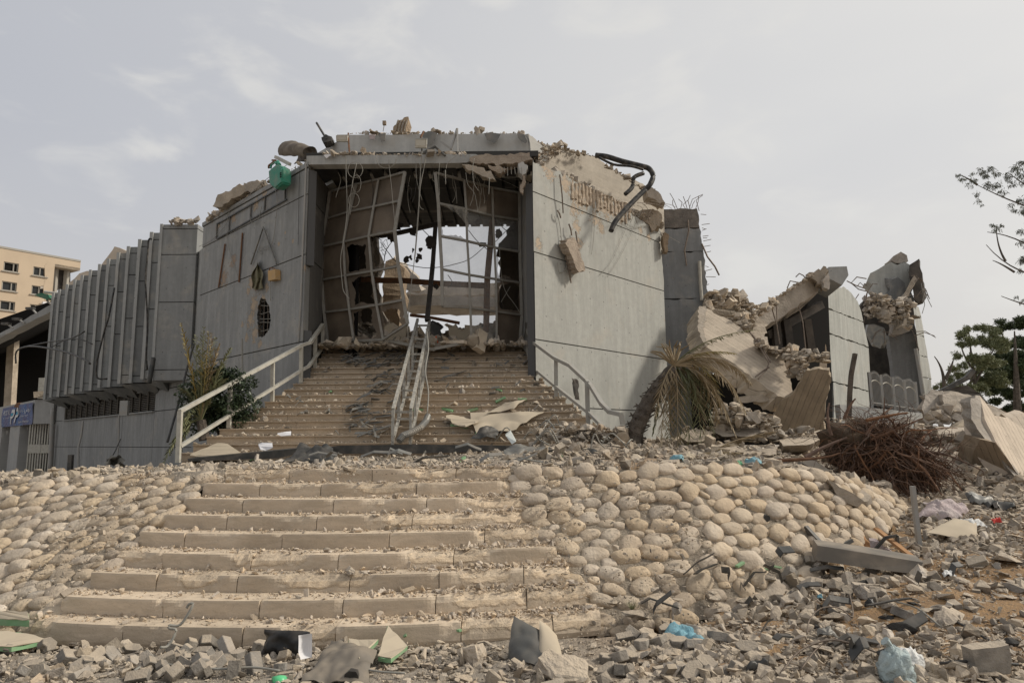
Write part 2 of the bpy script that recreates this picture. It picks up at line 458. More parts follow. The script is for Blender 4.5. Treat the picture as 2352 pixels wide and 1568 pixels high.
m_rubble = rock('rubble', (.46, .395, .315), (.31, .265, .21), 4.0, .9, .025, .85, c=(.36, .28, .20), dust=.75)
m_chunk = rock('broken_concrete', (.50, .44, .365), (.33, .285, .235), 5.0, 1.0, .03, .7, c=(.40, .33, .25), dust=.7)
m_paver = rock('paver_grey', (.31, .28, .24), (.19, .172, .148), 9.0, .9, .012, .6, dust=.7)
m_chips = rock('stone_chips', (.55, .45, .34), (.40, .32, .235), 6, .8, .015, .6)
m_cobble = rock('cobble_stone', (.55, .45, .33), (.42, .335, .245), 4.5, .9, .02, .26, c=(.60, .50, .38), sat=(.8, 1.15))
m_soilslope = rock('mortar_bed', (.40, .34, .265), (.27, .225, .175), 9, 1.0, .05, 0)
m_lime = None
def stone_mat(name, a, b, fresh):
    t = NT(name)
    v = t.noise(1.0, 5, t.map((3, 3, 14)), dist=1.0)
    col = t.mix(t.ramp(v, .35, .68), a, b)
    vein = t.ramp(t.math('ABSOLUTE', t.math('SUBTRACT', t.noise(1.0, 5, t.map((3.5, 3.5, 13)), dist=2.2), .5)), .0, .018, 1, 0)
    col = t.mix(t.math('MULTIPLY', vein, .3), col, tuple(x * .5 for x in a))
    at = t.n('ShaderNodeAttribute', attribute_name='chip')
    nz = t.noise(7, 6, rough=.7)
    ck = t.ramp(t.math('ADD', at.outputs['Fac'], t.math('MULTIPLY', t.math('SUBTRACT', nz, .5), .7)), .25, .5)
    col = t.mix(ck, col, t.mix(t.ramp(t.noise(5, 4), .4, .65), fresh, tuple(x * .8 for x in fresh)))
    # dust lies on what faces up
    sp = t.n('ShaderNodeSeparateXYZ'); t.l(t.geo.outputs['Normal'], sp.inputs[0])
    du = t.math('MULTIPLY', t.ramp(sp.outputs['Z'], .5, .9), .8)
    col = t.mix(du, col, t.mix(t.ramp(t.noise(9, 5), .35, .65), (.60, .49, .36), (.47, .38, .28)))
    tint = t.ramp(t.geo.outputs['Random Per Island'], 0, 1, .84, 1.1, smooth=False)
    oi = t.n('ShaderNodeObjectInfo'); tint = t.ramp(oi.outputs['Random'], 0, 1, .86, 1.08, smooth=False)
    hs = t.n('ShaderNodeHueSaturation'); t.put(hs.inputs['Value'], tint); t.l(col, hs.inputs['Color'])
    grime = t.ramp(t.noise(1.3, 5), .55, .75, 0, .35)
    col = t.mix(grime, hs.outputs[0], (.24, .19, .14))
    cr = t.n('ShaderNodeTexVoronoi'); cr.feature = 'DISTANCE_TO_EDGE'; cr.inputs['Scale'].default_value = 9
    t.l(t.map((1, 1, 2.2)), cr.inputs['Vector'])
    n = t.bump(t.math('ADD', t.math('MULTIPLY', t.noise(14, 6, rough=.7), .7), t.math('MULTIPLY', t.math('MULTIPLY', t.noise(9, 6, t.map((1, 1, 2.5)), rough=.75, dist=.8), ck), 3.0)), .6, .025)
    return t.fin(col, .92, n)
m_step = stone_mat('limestone_step', (.49, .405, .305), (.58, .48, .365), (.74, .59, .42))
m_ustep = stone_mat('brown_step_stone', (.42, .34, .25), (.49, .40, .30), (.52, .43, .32))
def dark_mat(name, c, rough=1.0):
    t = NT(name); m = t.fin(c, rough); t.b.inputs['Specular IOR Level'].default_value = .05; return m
m_dark = dark_mat('shade_and_mark_black', (.016, .015, .014))  # shade of enclosed rooms put into a near-black colour; also the can's marks
m_soot = rock('sooty_plaster', (.10, .085, .07), (.05, .045, .04), 2, .5, .02, .2)
m_steel = plain('grey_painted_steel', (.30, .295, .28), .55, .1, .55, 5)
m_rail = plain('cream_painted_rail', (.46, .44, .38), .5, 0, .45, 9, dcol=(.26, .23, .19))
m_railc = plain('scratched_rail', (.42, .40, .35), .5, .1, .75, 14, dcol=(.14, .13, .12))
m_rust = plain('rusty_iron', (.19, .095, .05), .85, .2, .6, 12, dcol=(.08, .055, .045))
m_rebar = plain('rebar', (.16, .125, .10), .7, .4, .4, 20)
m_wire = plain('pale_cable', (.26, .25, .22), .6, 0, .2, 10)
m_wiredark = plain('dark_cable', (.035, .035, .035), .6, 0, .2, 10)
m_blackpipe = plain('black_pipe', (.022, .022, .022), .5, 0, .3, 8)
m_bark = rock('bark', (.15, .125, .10), (.07, .058, .048), 6, 1.0, .03, 0)
m_sheet = plain('grey_sheet_metal', (.15, .15, .142), .5, .2, .5, 3, dcol=(.33, .29, .235))
m_darksheet = plain('dark_sheet_metal', (.055, .055, .052), .45, .3, .45, 4, dcol=(.22, .19, .16))
m_board = plain('dusty_board', (.46, .39, .29), .9, 0, .4, 3, dcol=(.33, .28, .22))
m_black = plain('black_plastic', (.02, .02, .02), .4, 0, .35, 7, dcol=(.16, .14, .12))
m_green = plain('green_foam', (.20, .36, .19), .85, 0, .35, 6, dcol=(.34, .33, .24))
m_paper = plain('white_paper', (.74, .73, .74), .85, 0, .12, 8)
m_wood = plain('splintered_wood', (.38, .21, .10), .85, 0, .4, 9, dcol=(.24, .14, .08))
def bag(name, c):
    t = NT(name)
    col = t.mix(t.ramp(t.noise(7, 4), .4, .7, 0, .35), c, (.36, .34, .30))
    return t.fin(col, .7, t.bump(t.noise(12, 5, dist=1.5), .9, .03))
m_bagblue = bag('blue_film', (.17, .34, .40)); m_bagpale = bag('pale_film', (.36, .43, .43)); m_bagpink = bag('pink_sacking', (.42, .345, .34)); m_baggreen = bag('green_film', (.08, .36, .17))
m_bagwhite = bag('white_film', (.66, .66, .64))

def ground_material():
    t = NT('rubble_soil')
    n1 = t.noise(.8, 5); n2 = t.noise(7, 6, rough=.7); n3 = t.noise(40, 4, rough=.7)
    col = t.mix(t.ramp(n2, .3, .7), (.42, .36, .29), (.30, .26, .21))
    sx = t.n('ShaderNodeSeparateXYZ'); t.l(t.pos, sx.inputs[0])
    ochre = t.mix(t.ramp(n2, .35, .65), (.40, .245, .115), (.29, .18, .095))
    a = t.math('MULTIPLY', t.ramp(sx.outputs['X'], .0, 2.2), t.ramp(sx.outputs['Y'], 12.5, 9))
    col = t.mix(t.math('MULTIPLY', a, t.ramp(t.math('ADD', n1, t.math('MULTIPLY', n2, .35)), .52, .66)), col, ochre)
    dd = t.dist((3.7, 6.5, .2)); d2 = t.dist((4.9, 7.4, .3))
    pm = t.math('MAXIMUM', t.ramp(t.math('ADD', dd, t.math('MULTIPLY', n2, .6)), 1.5, 1.0, 0, 1), t.ramp(t.math('ADD', d2, t.math('MULTIPLY', n2, .6)), 1.3, .8, 0, 1))
    col = t.mix(t.math('MULTIPLY', pm, .9), col, ochre)
    col = t.mix(t.ramp(n3, .3, .75, 0, .5), col, (.17, .15, .125))
    return t.fin(col, .97, t.bump(t.math('ADD', n2, t.math('MULTIPLY', n3, .5)), 1.0, .05))
m_ground = ground_material()

# ------------------------------------------------------------ ground (one sheet, fine near, coarse far)
def build_ground():
    xs = np.concatenate([-np.geomspace(900, 16, 18), np.arange(-15, 20, .14), np.geomspace(20, 900, 18)])
    ys = np.concatenate([[-60, -20, -6, 0], np.arange(2, 24, .14), np.geomspace(24, 1500, 26)])
    X, Y = np.meshgrid(xs, ys)
    Z = height(X, Y)
    rng = np.random.RandomState(3)
    near = (np.abs(X) < 20) & (Y < 25) & (Y > 1)
    Z = Z + near * (rng.rand(*Z.shape) - .5) * .045
    TYg, TZg = topc(X); BYg, BZg = botc(X)
    on_slope = (Y > BYg + .05) & (Y < TYg + .12) & (X > -11.2) & (X < 6.3)
    Z = np.where(on_slope, Z - .32, Z)
    # sink below the two stairs and under the cobbles
    lx0 = np.array([s[0] for s in STEPS]); 
    for i in range(9):
        inside = (X > STEPS[i][0] + .02) & (X < STEPS[i][1] - .02) & (Y > step_y(i, X) - .02) & (Y < step_y(i, X) + .55)
        Z = np.where(inside, np.minimum(Z, RISE * (i + 1) - .16), Z)
    ins = (X > -4.1) & (X < 1.0) & (Y > 6.0) & (Y < 8.6); Z = np.where(ins, np.minimum(Z, (Y - 6.0) * .5 - .1), Z)
    for k in range(1, 19):
        inside = (X > UX[k - 1][0]) & (X < UX[k - 1][1]) & (Y > uy(k)) & (Y < uy(k) + 7)
        Z = np.where(inside, np.minimum(Z, 1.2), Z)
    V = np.stack([X.ravel(), Y.ravel(), Z.ravel()], 1)
    nx, ny = len(xs), len(ys)
    i = np.arange(nx - 1); j = np.arange(ny - 1); I, J = np.meshgrid(i, j)
    a = (J * nx + I).ravel(); F = np.stack([a, a + 1, a + nx + 1, a + nx], 1)
    me = np_mesh('ground', V, F, [m_ground], smooth=True)
    o = bpy.data.objects.new('ground', me); COL.objects.link(o); struct(o)
build_ground()

# ------------------------------------------------------------ lower stair of limestone blocks
def nz1(x, seed=0.0): return noise.noise(Vector((x, seed, seed * .37)))
stair = empty('limestone_staircase', (-1.7, 6.1, 0), 'wide foreground staircase of chipped pale limestone blocks between two cobbled slopes', 'staircase')
for i in range(9):
    x0, x1, _ = STEPS[i]; z = RISE * (i + 1)
    st = bpy.data.objects.new('step', None); COL.objects.link(st); st.parent = stair; st.empty_display_size = .1
    x = x0; first = True
    while x < x1 - .02:
        w = rnd.uniform(.72, 1.12)
        if first: w *= rnd.uniform(.7, 1); first = False
        xe = x + w
        if x1 - xe < .35: xe = x1
        nu = max(8, int((xe - x) / .035))
        chips = []
        vs = []; prof = 9
        damaged = rnd.random()
        for a in range(nu + 1):
            u = a / nu; xx = lerp(x + .004, xe - .004, u); yf = step_y(i, xx)
            wr = sm((xx + 1.1) / 1.2) * .75 + sm((i - 5.5) / 2.5) * .45 + (.25 if damaged > .55 else 0)
            c = max(0, nz1(xx * 1.5 + 3, i * 3.1) * 1.5 + wr - .30) * .10
            c += max(0, nz1(xx * 6, i * 7.7)) * .10 * min(1, c * 22)
            if min(u, 1 - u) < .1 and damaged > .3: c += .03 * (1 - min(u, 1 - u) / .1)
            c = min(c, .13)
            j1 = nz1(xx * 14, i + 20) * .02 * min(1, c * 15); j2 = nz1(xx * 17, i + 40) * .025 * min(1, c * 15)
            j3 = nz1(xx * 30, i + 60) * .018 * min(1, c * 18)
            rows = [(yf + .46, z - .19, 0), (yf + .012, z - .19, 0), (yf, z - .145, 0), (yf + c * .12 + j3 * .4, z - .10, c * 5), (yf + c * .35 + j1, z - .055, c * 9), (yf + c * .7 + j2, z - .02 - c * .28, c * 9),
                    (yf + .004 + c * 1.15 + j1, z - .0005 - c * .22 + j3 * .3, c * 9), (yf + .04 + c * 1.6, z - c * .07 + j2 * .2, c * 6), (yf + .24, z, 0), (yf + .46, z, 0)]
            for (py_, pz_, ch) in rows: vs.append((xx, py_, pz_)); chips.append(ch)
        nr = 10; fs = []
        for a in range(nu):
            for r in range(nr - 1): fs.append((a * nr + r, a * nr + r + 1, (a + 1) * nr + r + 1, (a + 1) * nr + r))
        fs.append(tuple(range(nr))); fs.append(tuple(reversed(range(nu * nr, nu * nr + nr))))
        mb = MB(); mb.add(vs, fs)
        o = mb.build('stone_block', m_step, st)
        at = o.data.attributes.new('chip', 'FLOAT', 'POINT'); at.data.foreach_set('value', [min(1, c) for c in chips])
        x = xe

# ------------------------------------------------------------ upper stair
ustair = empty('entrance_staircase', (-2.1, 12.9, 1.35), 'long upper staircase of brown stone slabs climbing to the wrecked entrance', 'staircase')
for k in range(1, 19):
    xl, xr = UX[k - 1]; z = uz(k); y = uy(k)
    st = bpy.data.objects.new('step', None); COL.objects.link(st); st.parent = ustair; st.empty_display_size = .1
    x = xl; off = rnd.uniform(.3, 1)
    n = 0
    while x < xr - .01:
        xe = x + (off if n == 0 else rnd.choice([1.0, 1.15, .95, 1.2])); n += 1
        if xr - xe < .3: xe = xr
        mb = MB(); cx = (x + xe) / 2; w = xe - x - .006
        d = rnd.uniform(-.004, .004)
        gone = k in (5, 4, 3) and x > .3 and rnd.random() < .35
        if not gone:
            mb.box((cx, y + .2 + .018 + d, z - .088), (w, .4, .13))
        mb.box((cx, y + .192 + d, z - .012), (w, .43, .024))
        mb.build('stone_slab', m_ustep, st)
        x = xe
    # side cheek below the ends
    for xc_ in (xl + .12, xr - .12):
        MB().box((xc_, y + .2, (z - .16 + 1.0) / 2), (.2, .27, max(.06, z - .16 - 1.0))).build('side_cheek', m_ustep, st)
# floor of the hall
mb = MB(); mb.box((-2.2, 21.2, uz(18) - .15), (5.9, 6.8, .3)); fl = mb.build('hall_floor', m_slab); struct(fl)

# ------------------------------------------------------------ cobbled slopes
from mathutils.bvhtree import BVHTree
def cobble_mesh(seed):
    r = random.Random(seed); bm = bmesh.new(); bmesh.ops.create_icosphere(bm, subdivisions=3, radius=1)
    o = Vector((r.uniform(0, 50), r.uniform(0, 50), 0))
    for v in bm.verts:
        p = v.co.copy(); k = 1 + .2 * noise.noise(p * 1.1 + o) + .09 * noise.noise(p * 2.4 + o) + .035 * noise.noise(p * 6 + o)
        q = Vector((math.copysign(abs(p.x) ** .8, p.x), math.copysign(abs(p.y) ** .8, p.y), math.copysign(abs(p.z) ** .85, p.z)))
        v.co = q * k
    me = bpy.data.meshes.new('stone'); bm.to_mesh(me); bm.free()
    me.polygons.foreach_set('use_smooth', [True] * len(me.polygons)); me.materials.append(m_cobble); return me
CM = [cobble_mesh(i) for i in range(14)]
def slope_side(name, xa, xb, side):
    # u runs along, v from bottom (0) to top (1)
    def S(u, v):
        if side < 0:
            # left: bottom from the stair's left ends outward
            e = [Vector((s[0], step_y(i, s[0]), RISE * (i + 1))) for i, s in enumerate(STEPS)]
        else:
            e = [Vector((s[1], step_y(i, s[1]), RISE * (i + 1))) for i, s in enumerate(STEPS)]
        q = v * 8; k = min(7, int(q)); a = e[k].lerp(e[k + 1], q - k); a.z -= .05 ; a.z += -.15 * (1 - v)
        # stations further out: from explicit sections
        secs = SECL if side < 0 else SECR
        pts = [a] + [Vector(b).lerp(Vector(t), v) for b, t in secs]
        # arc length interp on u
        ls = [0]
        for p, q2 in zip(pts[:-1], pts[1:]): ls.append(ls[-1] + (q2 - p).length)
        L = u * ls[-1]
        for j in range(len(pts) - 1):
            if L <= ls[j + 1] + 1e-6:
                return pts[j].lerp(pts[j + 1], (L - ls[j]) / max(1e-6, ls[j + 1] - ls[j]))
        return pts[-1]
    mb = MB(); mb.grid(S, 60, 20)
    base_o = struct(mb.build(name, m_soilslope, None, smooth=True))
    # dart throwing
    r = random.Random(5 + side); pts = []; stones = []
    L = (S(1, .5) - S(0, .5)).length; cand = 0
    grid = {}
    def near(p, rad):
        c = (int(p[0] / .3), int(p[1] / .3))
        for a in range(c[0] - 1, c[0] + 2):
            for b in range(c[1] - 1, c[1] + 2):
                for (q, rq) in grid.get((a, b), ()):
                    if math.hypot(q[0] - p[0], q[1] - p[1]) < (rad + rq) * .515: return True
        return False
    for cand in range(26000):
        big = (.215 if side < 0 else .235) * (1.08 if cand < 900 else (.92 if cand < 6000 else (.78 if cand < 17000 else .55)))
        sz = big * r.uniform(.82, 1.15)
        u, v = r.random(), r.random()
        p = S(u, v)
        W_ = (S(u, 1) - S(u, 0)).length; p2 = (u * L, v * W_ * 1.42)
        if near(p2, sz) or (side > 0 and .30 < u < .38 and v < .25 and noise.noise(p * 2.2) > .0): continue
        c = (int(p2[0] / .3), int(p2[1] / .3)); grid.setdefault(c, []).append((p2, sz)); stones.append((p, sz, u, v))
    out = []
    for (p, sz, u, v) in stones:
        e = .01
        du = (S(min(1, u + e), v) - S(max(0, u - e), v)).normalized(); dv = (S(u, min(1, v + e)) - S(u, max(0, v - e))).normalized()
        n = du.cross(dv)
        if n.z < 0: n = -n
        ang = r.gauss(.12, .28) if side > 0 else r.gauss(-.35, .3)
        x = (du * math.cos(ang) + dv * math.sin(ang)).normalized(); y = n.cross(x).normalized()
        if side < 0: pass
        rx = sz * r.uniform(.54, .66); ry = sz * r.uniform(.37, .45); rz = sz * r.uniform(.26, .34)
        m = Matrix((x * rx, y * ry, n * rz)).transposed().to_4x4(); m.translation = p + n * rz * r.uniform(-.32, .05)
        out.append((m, sz, p))
    # those that fill the picture most stay single
    scp = []
    for m, sz, p in out:
        v = cam.location - p; d = (CAMROT.transposed() @ (p - Vector((0, 0, EYE))))
        px = 1176 + FPX * d.x / -d.z; vis = 1 if (-30 < px < 2380) else 0
        scp.append((vis * sz / -d.z, m))
    scp.sort(key=lambda t: -t[0])
    for k, (sc_, m) in enumerate(scp[:300]):
        if sc_ <= 0: break
        o = bpy.data.objects.new('stone', CM[k % 14]); COL.objects.link(o); o.parent = base_o
        mm = Matrix.Translation(-base_o.location) @ m
        o.matrix_local = mm
    rest = scp[300:]
    if rest:
        Vs, Fs, off = [], [], 0
        arrs = []
        for me in CM:
            n = len(me.vertices); co = np.empty(n * 3); me.vertices.foreach_get('co', co)
            tri = np.array([tuple(pl.vertices) for pl in me.polygons]); arrs.append((co.reshape(-1, 3), tri))
        for k, (_, m) in enumerate(rest):
            co, tri = arrs[k % 14]; M_ = np.array(m)
            Vs.append(co @ M_[:3, :3].T + M_[:3, 3]); Fs.append(tri + off); off += len(co)
        me = np_mesh('small_stones', np.concatenate(Vs), np.concatenate(Fs), [m_cobble], smooth=True)
        link_mesh('small_stones', me, base_o)['kind'] = 'stuff'
    return base_o
SECL = [((-5.3, 6.75, -.03), (-6.0, 8.95, 1.24)), ((-8, 7.45, -.03), (-8.6, 9.5, 1.18)), ((-10.5, 8.2, -.03), (-11, 10.2, 1.12))]
SECR = [((2.3, 7.0, .0), (1.9, 8.5, 1.31)), ((3.6, 8.0, .30), (3.1, 8.9, 1.26)), ((4.8, 9.1, .46), (4.15, 9.35, 1.18)), ((5.7, 10.2, .6), (5.3, 10.3, .93)), ((6.3, 11.2, .68), (6.15, 11.3, .78))]
slope_side('cobbled_slope', 0, 0, -1)
slope_side('cobbled_slope', 0, 0, 1)
# ------------------------------------------------------------ outlines and slabs
from mathutils.geometry import tessellate_polygon
def jag(pts, step=.2, amp=.03, seed=0, skip=()):
    out = []; r = random.Random(seed); n = len(pts)
    nn = Vector((0, 0, 0))
    for i in range(n): nn += Vector(pts[i]).cross(Vector(pts[(i + 1) % n]))
    nn = nn.normalized() if nn.length > 1e-9 else Vector((0, 1, 0))
    for i in range(n):
        a, b = Vector(pts[i]), Vector(pts[(i + 1) % n]); out.append(a)
        if i in skip: continue
        L = (b - a).length; k = int(L / step)
        for j in range(1, k + 1):
            if j / (k + 1) >= 1: break
            dv = Vector((r.uniform(-1, 1), r.uniform(-1, 1), r.uniform(-1, 1))) * amp; dv -= nn * dv.dot(nn)
            out.append(a.lerp(b, j / (k + 1)) + dv)
    return out
def slab_mb(pts, ext, step=.2, amp=.03, seed=0, mb=None, backamp=None, skip=()):
    """outline in 3D extruded by ext, with ragged broken edges"""
    mb = mb or MB(); o = jag(pts, step, amp, seed, skip); n = len(o); ext = Vector(ext)
    r = random.Random(seed + 5); ba = amp if backamp is None else backamp
    back = [p + ext + Vector((r.uniform(-1, 1), r.uniform(-1, 1), r.uniform(-1, 1))) * ba for p in o]
    tri = tessellate_polygon([o])
    fs = [tuple(t) for t in tri] + [tuple(i + n for i in reversed(t)) for t in tri]
    fs += [(i, (i + 1) % n, (i + 1) % n + n, i + n) for i in range(n)]
    return mb.add(o + back, fs)
def PX(*pts): return [P(*p) for p in pts]

hull = empty('ruined_hall', (XL, YC, 0), 'wrecked grey concrete hall with a gaping glazed entrance at the head of the stairs', 'building')

def panel(parent, name, outline, F, N, th, m, step=0, amp=0, seed=0, skip=()):
    pts = [F(s, z) for s, z in outline]
    ex = Vector((0, th * 1.35, 0))          # thickness runs back along the axis of the stairs, flush with the jambs
    if amp: mb = slab_mb(pts, ex, step, amp, seed, skip=skip)
    else: mb = MB().prism(pts, ex)
    return mb.build(name, m, parent)
def rows(parent, F, N, s0, s1, zs, m, th=.3, gap=.028, name='wall_panel', cols=None):
    cols = cols or [s0, s1]
    for c0, c1 in zip(cols[:-1], cols[1:]):
        for z0, z1 in zip(zs[:-1], zs[1:]):
            panel(parent, name, [(c0 + gap / 2, z0 + gap / 2), (c1 - gap / 2, z0 + gap / 2), (c1 - gap / 2, z1 - gap / 2), (c0 + gap / 2, z1 - gap / 2)], F, N, th, m)

# ---- the wall to the left of the entrance
def sL(px, py): return (OL(px, py) - WL(0, 0)).dot(DL)
def sR(px, py): return (OR(px, py) - WR(0, 0)).dot(DR)
ZJ = [2.444, 4.017, 6.146, 7.656]
SLE = sL(457, 700)
ztopL = (OL(712, 366).z + OL(470, 513).z) / 2
m_back = dark_mat('joint_shadow_concrete', (.10, .10, .10))
rows(hull, WL, NL, -.02, SLE, [0.0, ZJ[0]], m_wallL); rows(hull, WL, NL, -.02, SLE, [ZJ[0], ZJ[1]], m_wallL)
# row with the blasted hole: two halves meeting above and below it
hp = [(600, 683), (611, 688), (619, 706), (622, 735), (618, 758), (609, 770), (600, 774), (593, 772), (592, 745), (590, 722), (594, 700)]
hs = [((OL(x, y) - WL(0, 0)).dot(DL), OL(x, y).z) for x, y in hp]
r_ = random.Random(4)
top_i, bot_i = 0, 6
right_side = [hs[i] for i in range(0, 7)]           # top -> bottom along the right-hand edge (smaller s)
left_side = [hs[i] for i in (6, 7, 8, 9, 10, 0)]
def ragged(pl, k=5, a=.025):
    o = []
    for p, q in zip(pl[:-1], pl[1:]):
        o.append(p)
        for j in range(1, k): o.append((lerp(p[0], q[0], j / k) + r_.uniform(-a, a), lerp(p[1], q[1], j / k) + r_.uniform(-a, a)))
    o.append(pl[-1]); return o
right_side = ragged(right_side); left_side = ragged(left_side)
z0, z1 = ZJ[1] + .014, ZJ[2] - .014; cs = hs[0][0]; cb = hs[6][0]
mb = MB()
A_ = [(-.006, z0), (-.006, z1), (cs, z1)] + right_side + [(cb, z0)]
B_ = [(SLE - .014, z0), (cb, z0)] + left_side + [(cs, z1), (SLE - .014, z1)]
for o_ in (A_, B_):
    pts = [WL(s, z) for s, z in o_]; n = len(pts); tri = tessellate_polygon([pts]); bk = [p + Vector((0, .4, 0)) for p in pts]
    mb.add(pts + bk, [tuple(t) for t in tri] + [tuple(i + n for i in reversed(t)) for t in tri] + [(i, (i + 1) % n, (i + 1) % n + n, i + n) for i in range(n)])
o = mb.build('wall_panel', m_wallL, hull); o['label'] = 'grey panel blasted through by a tall ragged hole with bent bars'
rows(hull, WL, NL, -.02, SLE, [ZJ[2], ZJ[3]], m_wallL)
rows(hull, WL, NL, -.02, SLE, [ZJ[3], ztopL - .14], m_wallL)
MB().prism([WL(-.02, ztopL - .12, .02), WL(SLE + .05, ztopL - .12, .02), WL(SLE + .05, ztopL, .02), WL(-.02, ztopL, .02)], (0, .45, 0)).build('coping', m_wallL, hull)
for z_a, z_b in ((0, 4.3), (5.9, 8.3)):
    MB().prism([WL(0.02, z_a, -.05), WL(SLE - .05, z_a, -.05), WL(SLE - .05, z_b, -.05), WL(.02, z_b, -.05)], -NL * .2).build('wall_core', m_back, hull)
MB().prism([WL(0.3, 3.2, -1.6), WL(SLE - .05, 3.2, -1.6), WL(SLE - .05, 7, -1.6), WL(.3, 7, -1.6)], -NL * .1).build('inner_wall', m_dark, hull)  # shade behind the hole comes from the near-black wall colour
# bent bars across the hole
for k in range(6):
    y_ = 694 + k * 13; mbx = MB()
    a = OL(589, y_ + r_.uniform(-3, 3), -.12); b = OL(624, y_ - 3 + r_.uniform(-3, 3), -.1)
    mid = (a + b) / 2 + Vector((0, 0, r_.uniform(-.06, .03))) + NL * .05
    mbx.tube([a, mid, b], .008, 5).build('bent_bar', m_wire, hull)
for x_ in (600, 608, 615):
    MB().tube([OL(x_, 686, -.15), OL(x_ + r_.uniform(-3, 3), 730, -.1), OL(x_ - 2, 776, -.15)], .012, 5).build('bent_bar', m_rebar, hull)
# sign track left on the wall: two long rails, four uprights and the plates between
def LQ(px, py, o=.035): return OL(px, py, o)
for a, b, w in [((499, 514), (656, 424), .035), ((499, 548), (658, 458), .035), ((499, 512), (497, 549), .03), ((528, 497), (526, 534), .03), ((577, 470), (575, 505), .03), ((609, 450), (607, 488), .03), ((656, 423), (655, 459), .035)]:
    MB().bar(LQ(*a), LQ(*b), .03, w).build('sign_track', m_darksheet, hull)
MB().prism([LQ(608, 452, .015), LQ(655, 425, .015), LQ(655, 457, .015), LQ(608, 486, .015)], -NL * .02).build('sign_plate', m_sheet, hull)
for a, b in [((517, 560), (502, 660)), ((557, 535), (549, 648))]:
    MB().bar(LQ(*a), LQ(*b), .03, .045).build('rust_strip', m_rust, hull)
# plaster corner beside the entrance and thin dark conduit
MB().tube([LQ(703, 372, .03), LQ(699, 470, .04), LQ(694, 600, .03), LQ(690, 700, .04), LQ(685, 785, .03)], .022, 6).build('conduit', m_steel, hull)

# ---- jambs and lintel
zs = P(900, 376, YC).z
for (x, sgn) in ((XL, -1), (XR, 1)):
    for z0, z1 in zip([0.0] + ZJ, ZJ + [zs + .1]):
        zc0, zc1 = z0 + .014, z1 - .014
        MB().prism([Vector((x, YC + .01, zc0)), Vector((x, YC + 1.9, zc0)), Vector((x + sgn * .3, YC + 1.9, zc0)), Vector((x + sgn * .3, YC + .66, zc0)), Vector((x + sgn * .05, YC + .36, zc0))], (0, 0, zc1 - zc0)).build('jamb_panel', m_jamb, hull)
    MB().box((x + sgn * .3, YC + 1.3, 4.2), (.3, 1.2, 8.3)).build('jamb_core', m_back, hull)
ltop = P(900, 356, YC).z
bx = P(1088, 370, YC).x
for xa, xb in ((XL - .05, -3.2), (-3.2, -1.35)):
    MB().box(((xa + xb) / 2, YC + .15, (zs + ltop) / 2), (xb - xa - .004, .3, ltop - zs)).build('lintel', m_front, hull)
q = [(-1.35, zs), (bx - .35, zs), (bx - .1, zs + .04), (bx + .1, zs + .2), (bx + .05, ltop), (-1.35, ltop)]
slab_mb([Vector((x, YC, z)) for x, z in q], (0, .3, 0), .12, .02, 3, skip=(0, 5, 4)).build('lintel', m_front, hull)
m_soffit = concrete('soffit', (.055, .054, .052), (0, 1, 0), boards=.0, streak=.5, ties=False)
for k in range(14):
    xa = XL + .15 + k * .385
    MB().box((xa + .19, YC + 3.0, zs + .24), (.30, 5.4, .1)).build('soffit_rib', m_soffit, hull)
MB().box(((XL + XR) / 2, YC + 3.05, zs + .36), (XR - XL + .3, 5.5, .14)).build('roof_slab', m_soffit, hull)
# inner side walls of the porch hall
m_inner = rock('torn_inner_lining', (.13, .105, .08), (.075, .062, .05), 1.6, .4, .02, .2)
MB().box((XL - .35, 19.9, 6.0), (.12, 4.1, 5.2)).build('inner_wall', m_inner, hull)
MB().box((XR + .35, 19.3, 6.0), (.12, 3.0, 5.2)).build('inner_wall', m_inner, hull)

# ---- parapet drum above
yD = 17.2
dl, dr = P(800, 308, yD), P(1212, 308, yD)
zdt = (dl.z + dr.z) / 2; zdb = ltop - .03
slab_mb([Vector((dl.x, yD, zdb)), Vector((dr.x, yD, zdb)), Vector((dr.x + .02, yD, zdt - .35)), Vector((dr.x - .02, yD, zdt - .05)), Vector((dr.x - .35, yD, zdt)), Vector((dl.x + .25, yD, zdt)), Vector((dl.x, yD, zdt))], (0, .28, 0), .25, .012, 9, skip=(0, 6)).build('parapet', m_drum, hull)
a = Vector((dl.x, yD, 0)); b = a + DL * 2.3
MB().prism([Vector((a.x, a.y, zdb)), Vector((b.x, b.y, zdb)), Vector((b.x, b.y, zdt)), Vector((a.x, a.y, zdt))], -NL * .28).build('parapet', m_drum, hull)
d0 = Vector((dr.x, yD, 0))
def DQ(px, py): return on_plane(px, py, d0, NR)
tops = [(1214, 318), (1232, 330), (1262, 334), (1292, 339), (1330, 350), (1368, 360), (1392, 378), (1420, 398), (1445, 405), (1470, 420), (1498, 436), (1512, 448), (1524, 466)]
ol = [DQ(*p) for p in tops]
e = ol[-1].copy(); e.z = zdb - .7; f = ol[0].copy(); f.z = zdb - .0
slab_mb(ol + [e, f], -NR * .3, .18, .03, 12, skip=(len(ol), len(ol) + 1, len(ol) - 1)).build('broken_parapet', m_beige, hull)
# crumbled nose over the corner (grey plaster still on)
slab_mb([DQ(1210, 309) + NR * .06, DQ(1222, 318) + NR * .06, DQ(1240, 335) + NR * .06, DQ(1262, 352) + NR * .05, DQ(1250, 372) + NR * .05, DQ(1218, 372) + NR * .06], -NR * .1, .1, .03, 2).build('plaster_remnant', m_drum, hull)

# ---- the wall to the right of the entrance
SRE = sR(1531, 800)
rows(hull, WR, NR, -.02, SRE, [0.0, ZJ[0], ZJ[1], ZJ[2]], m_wallR)
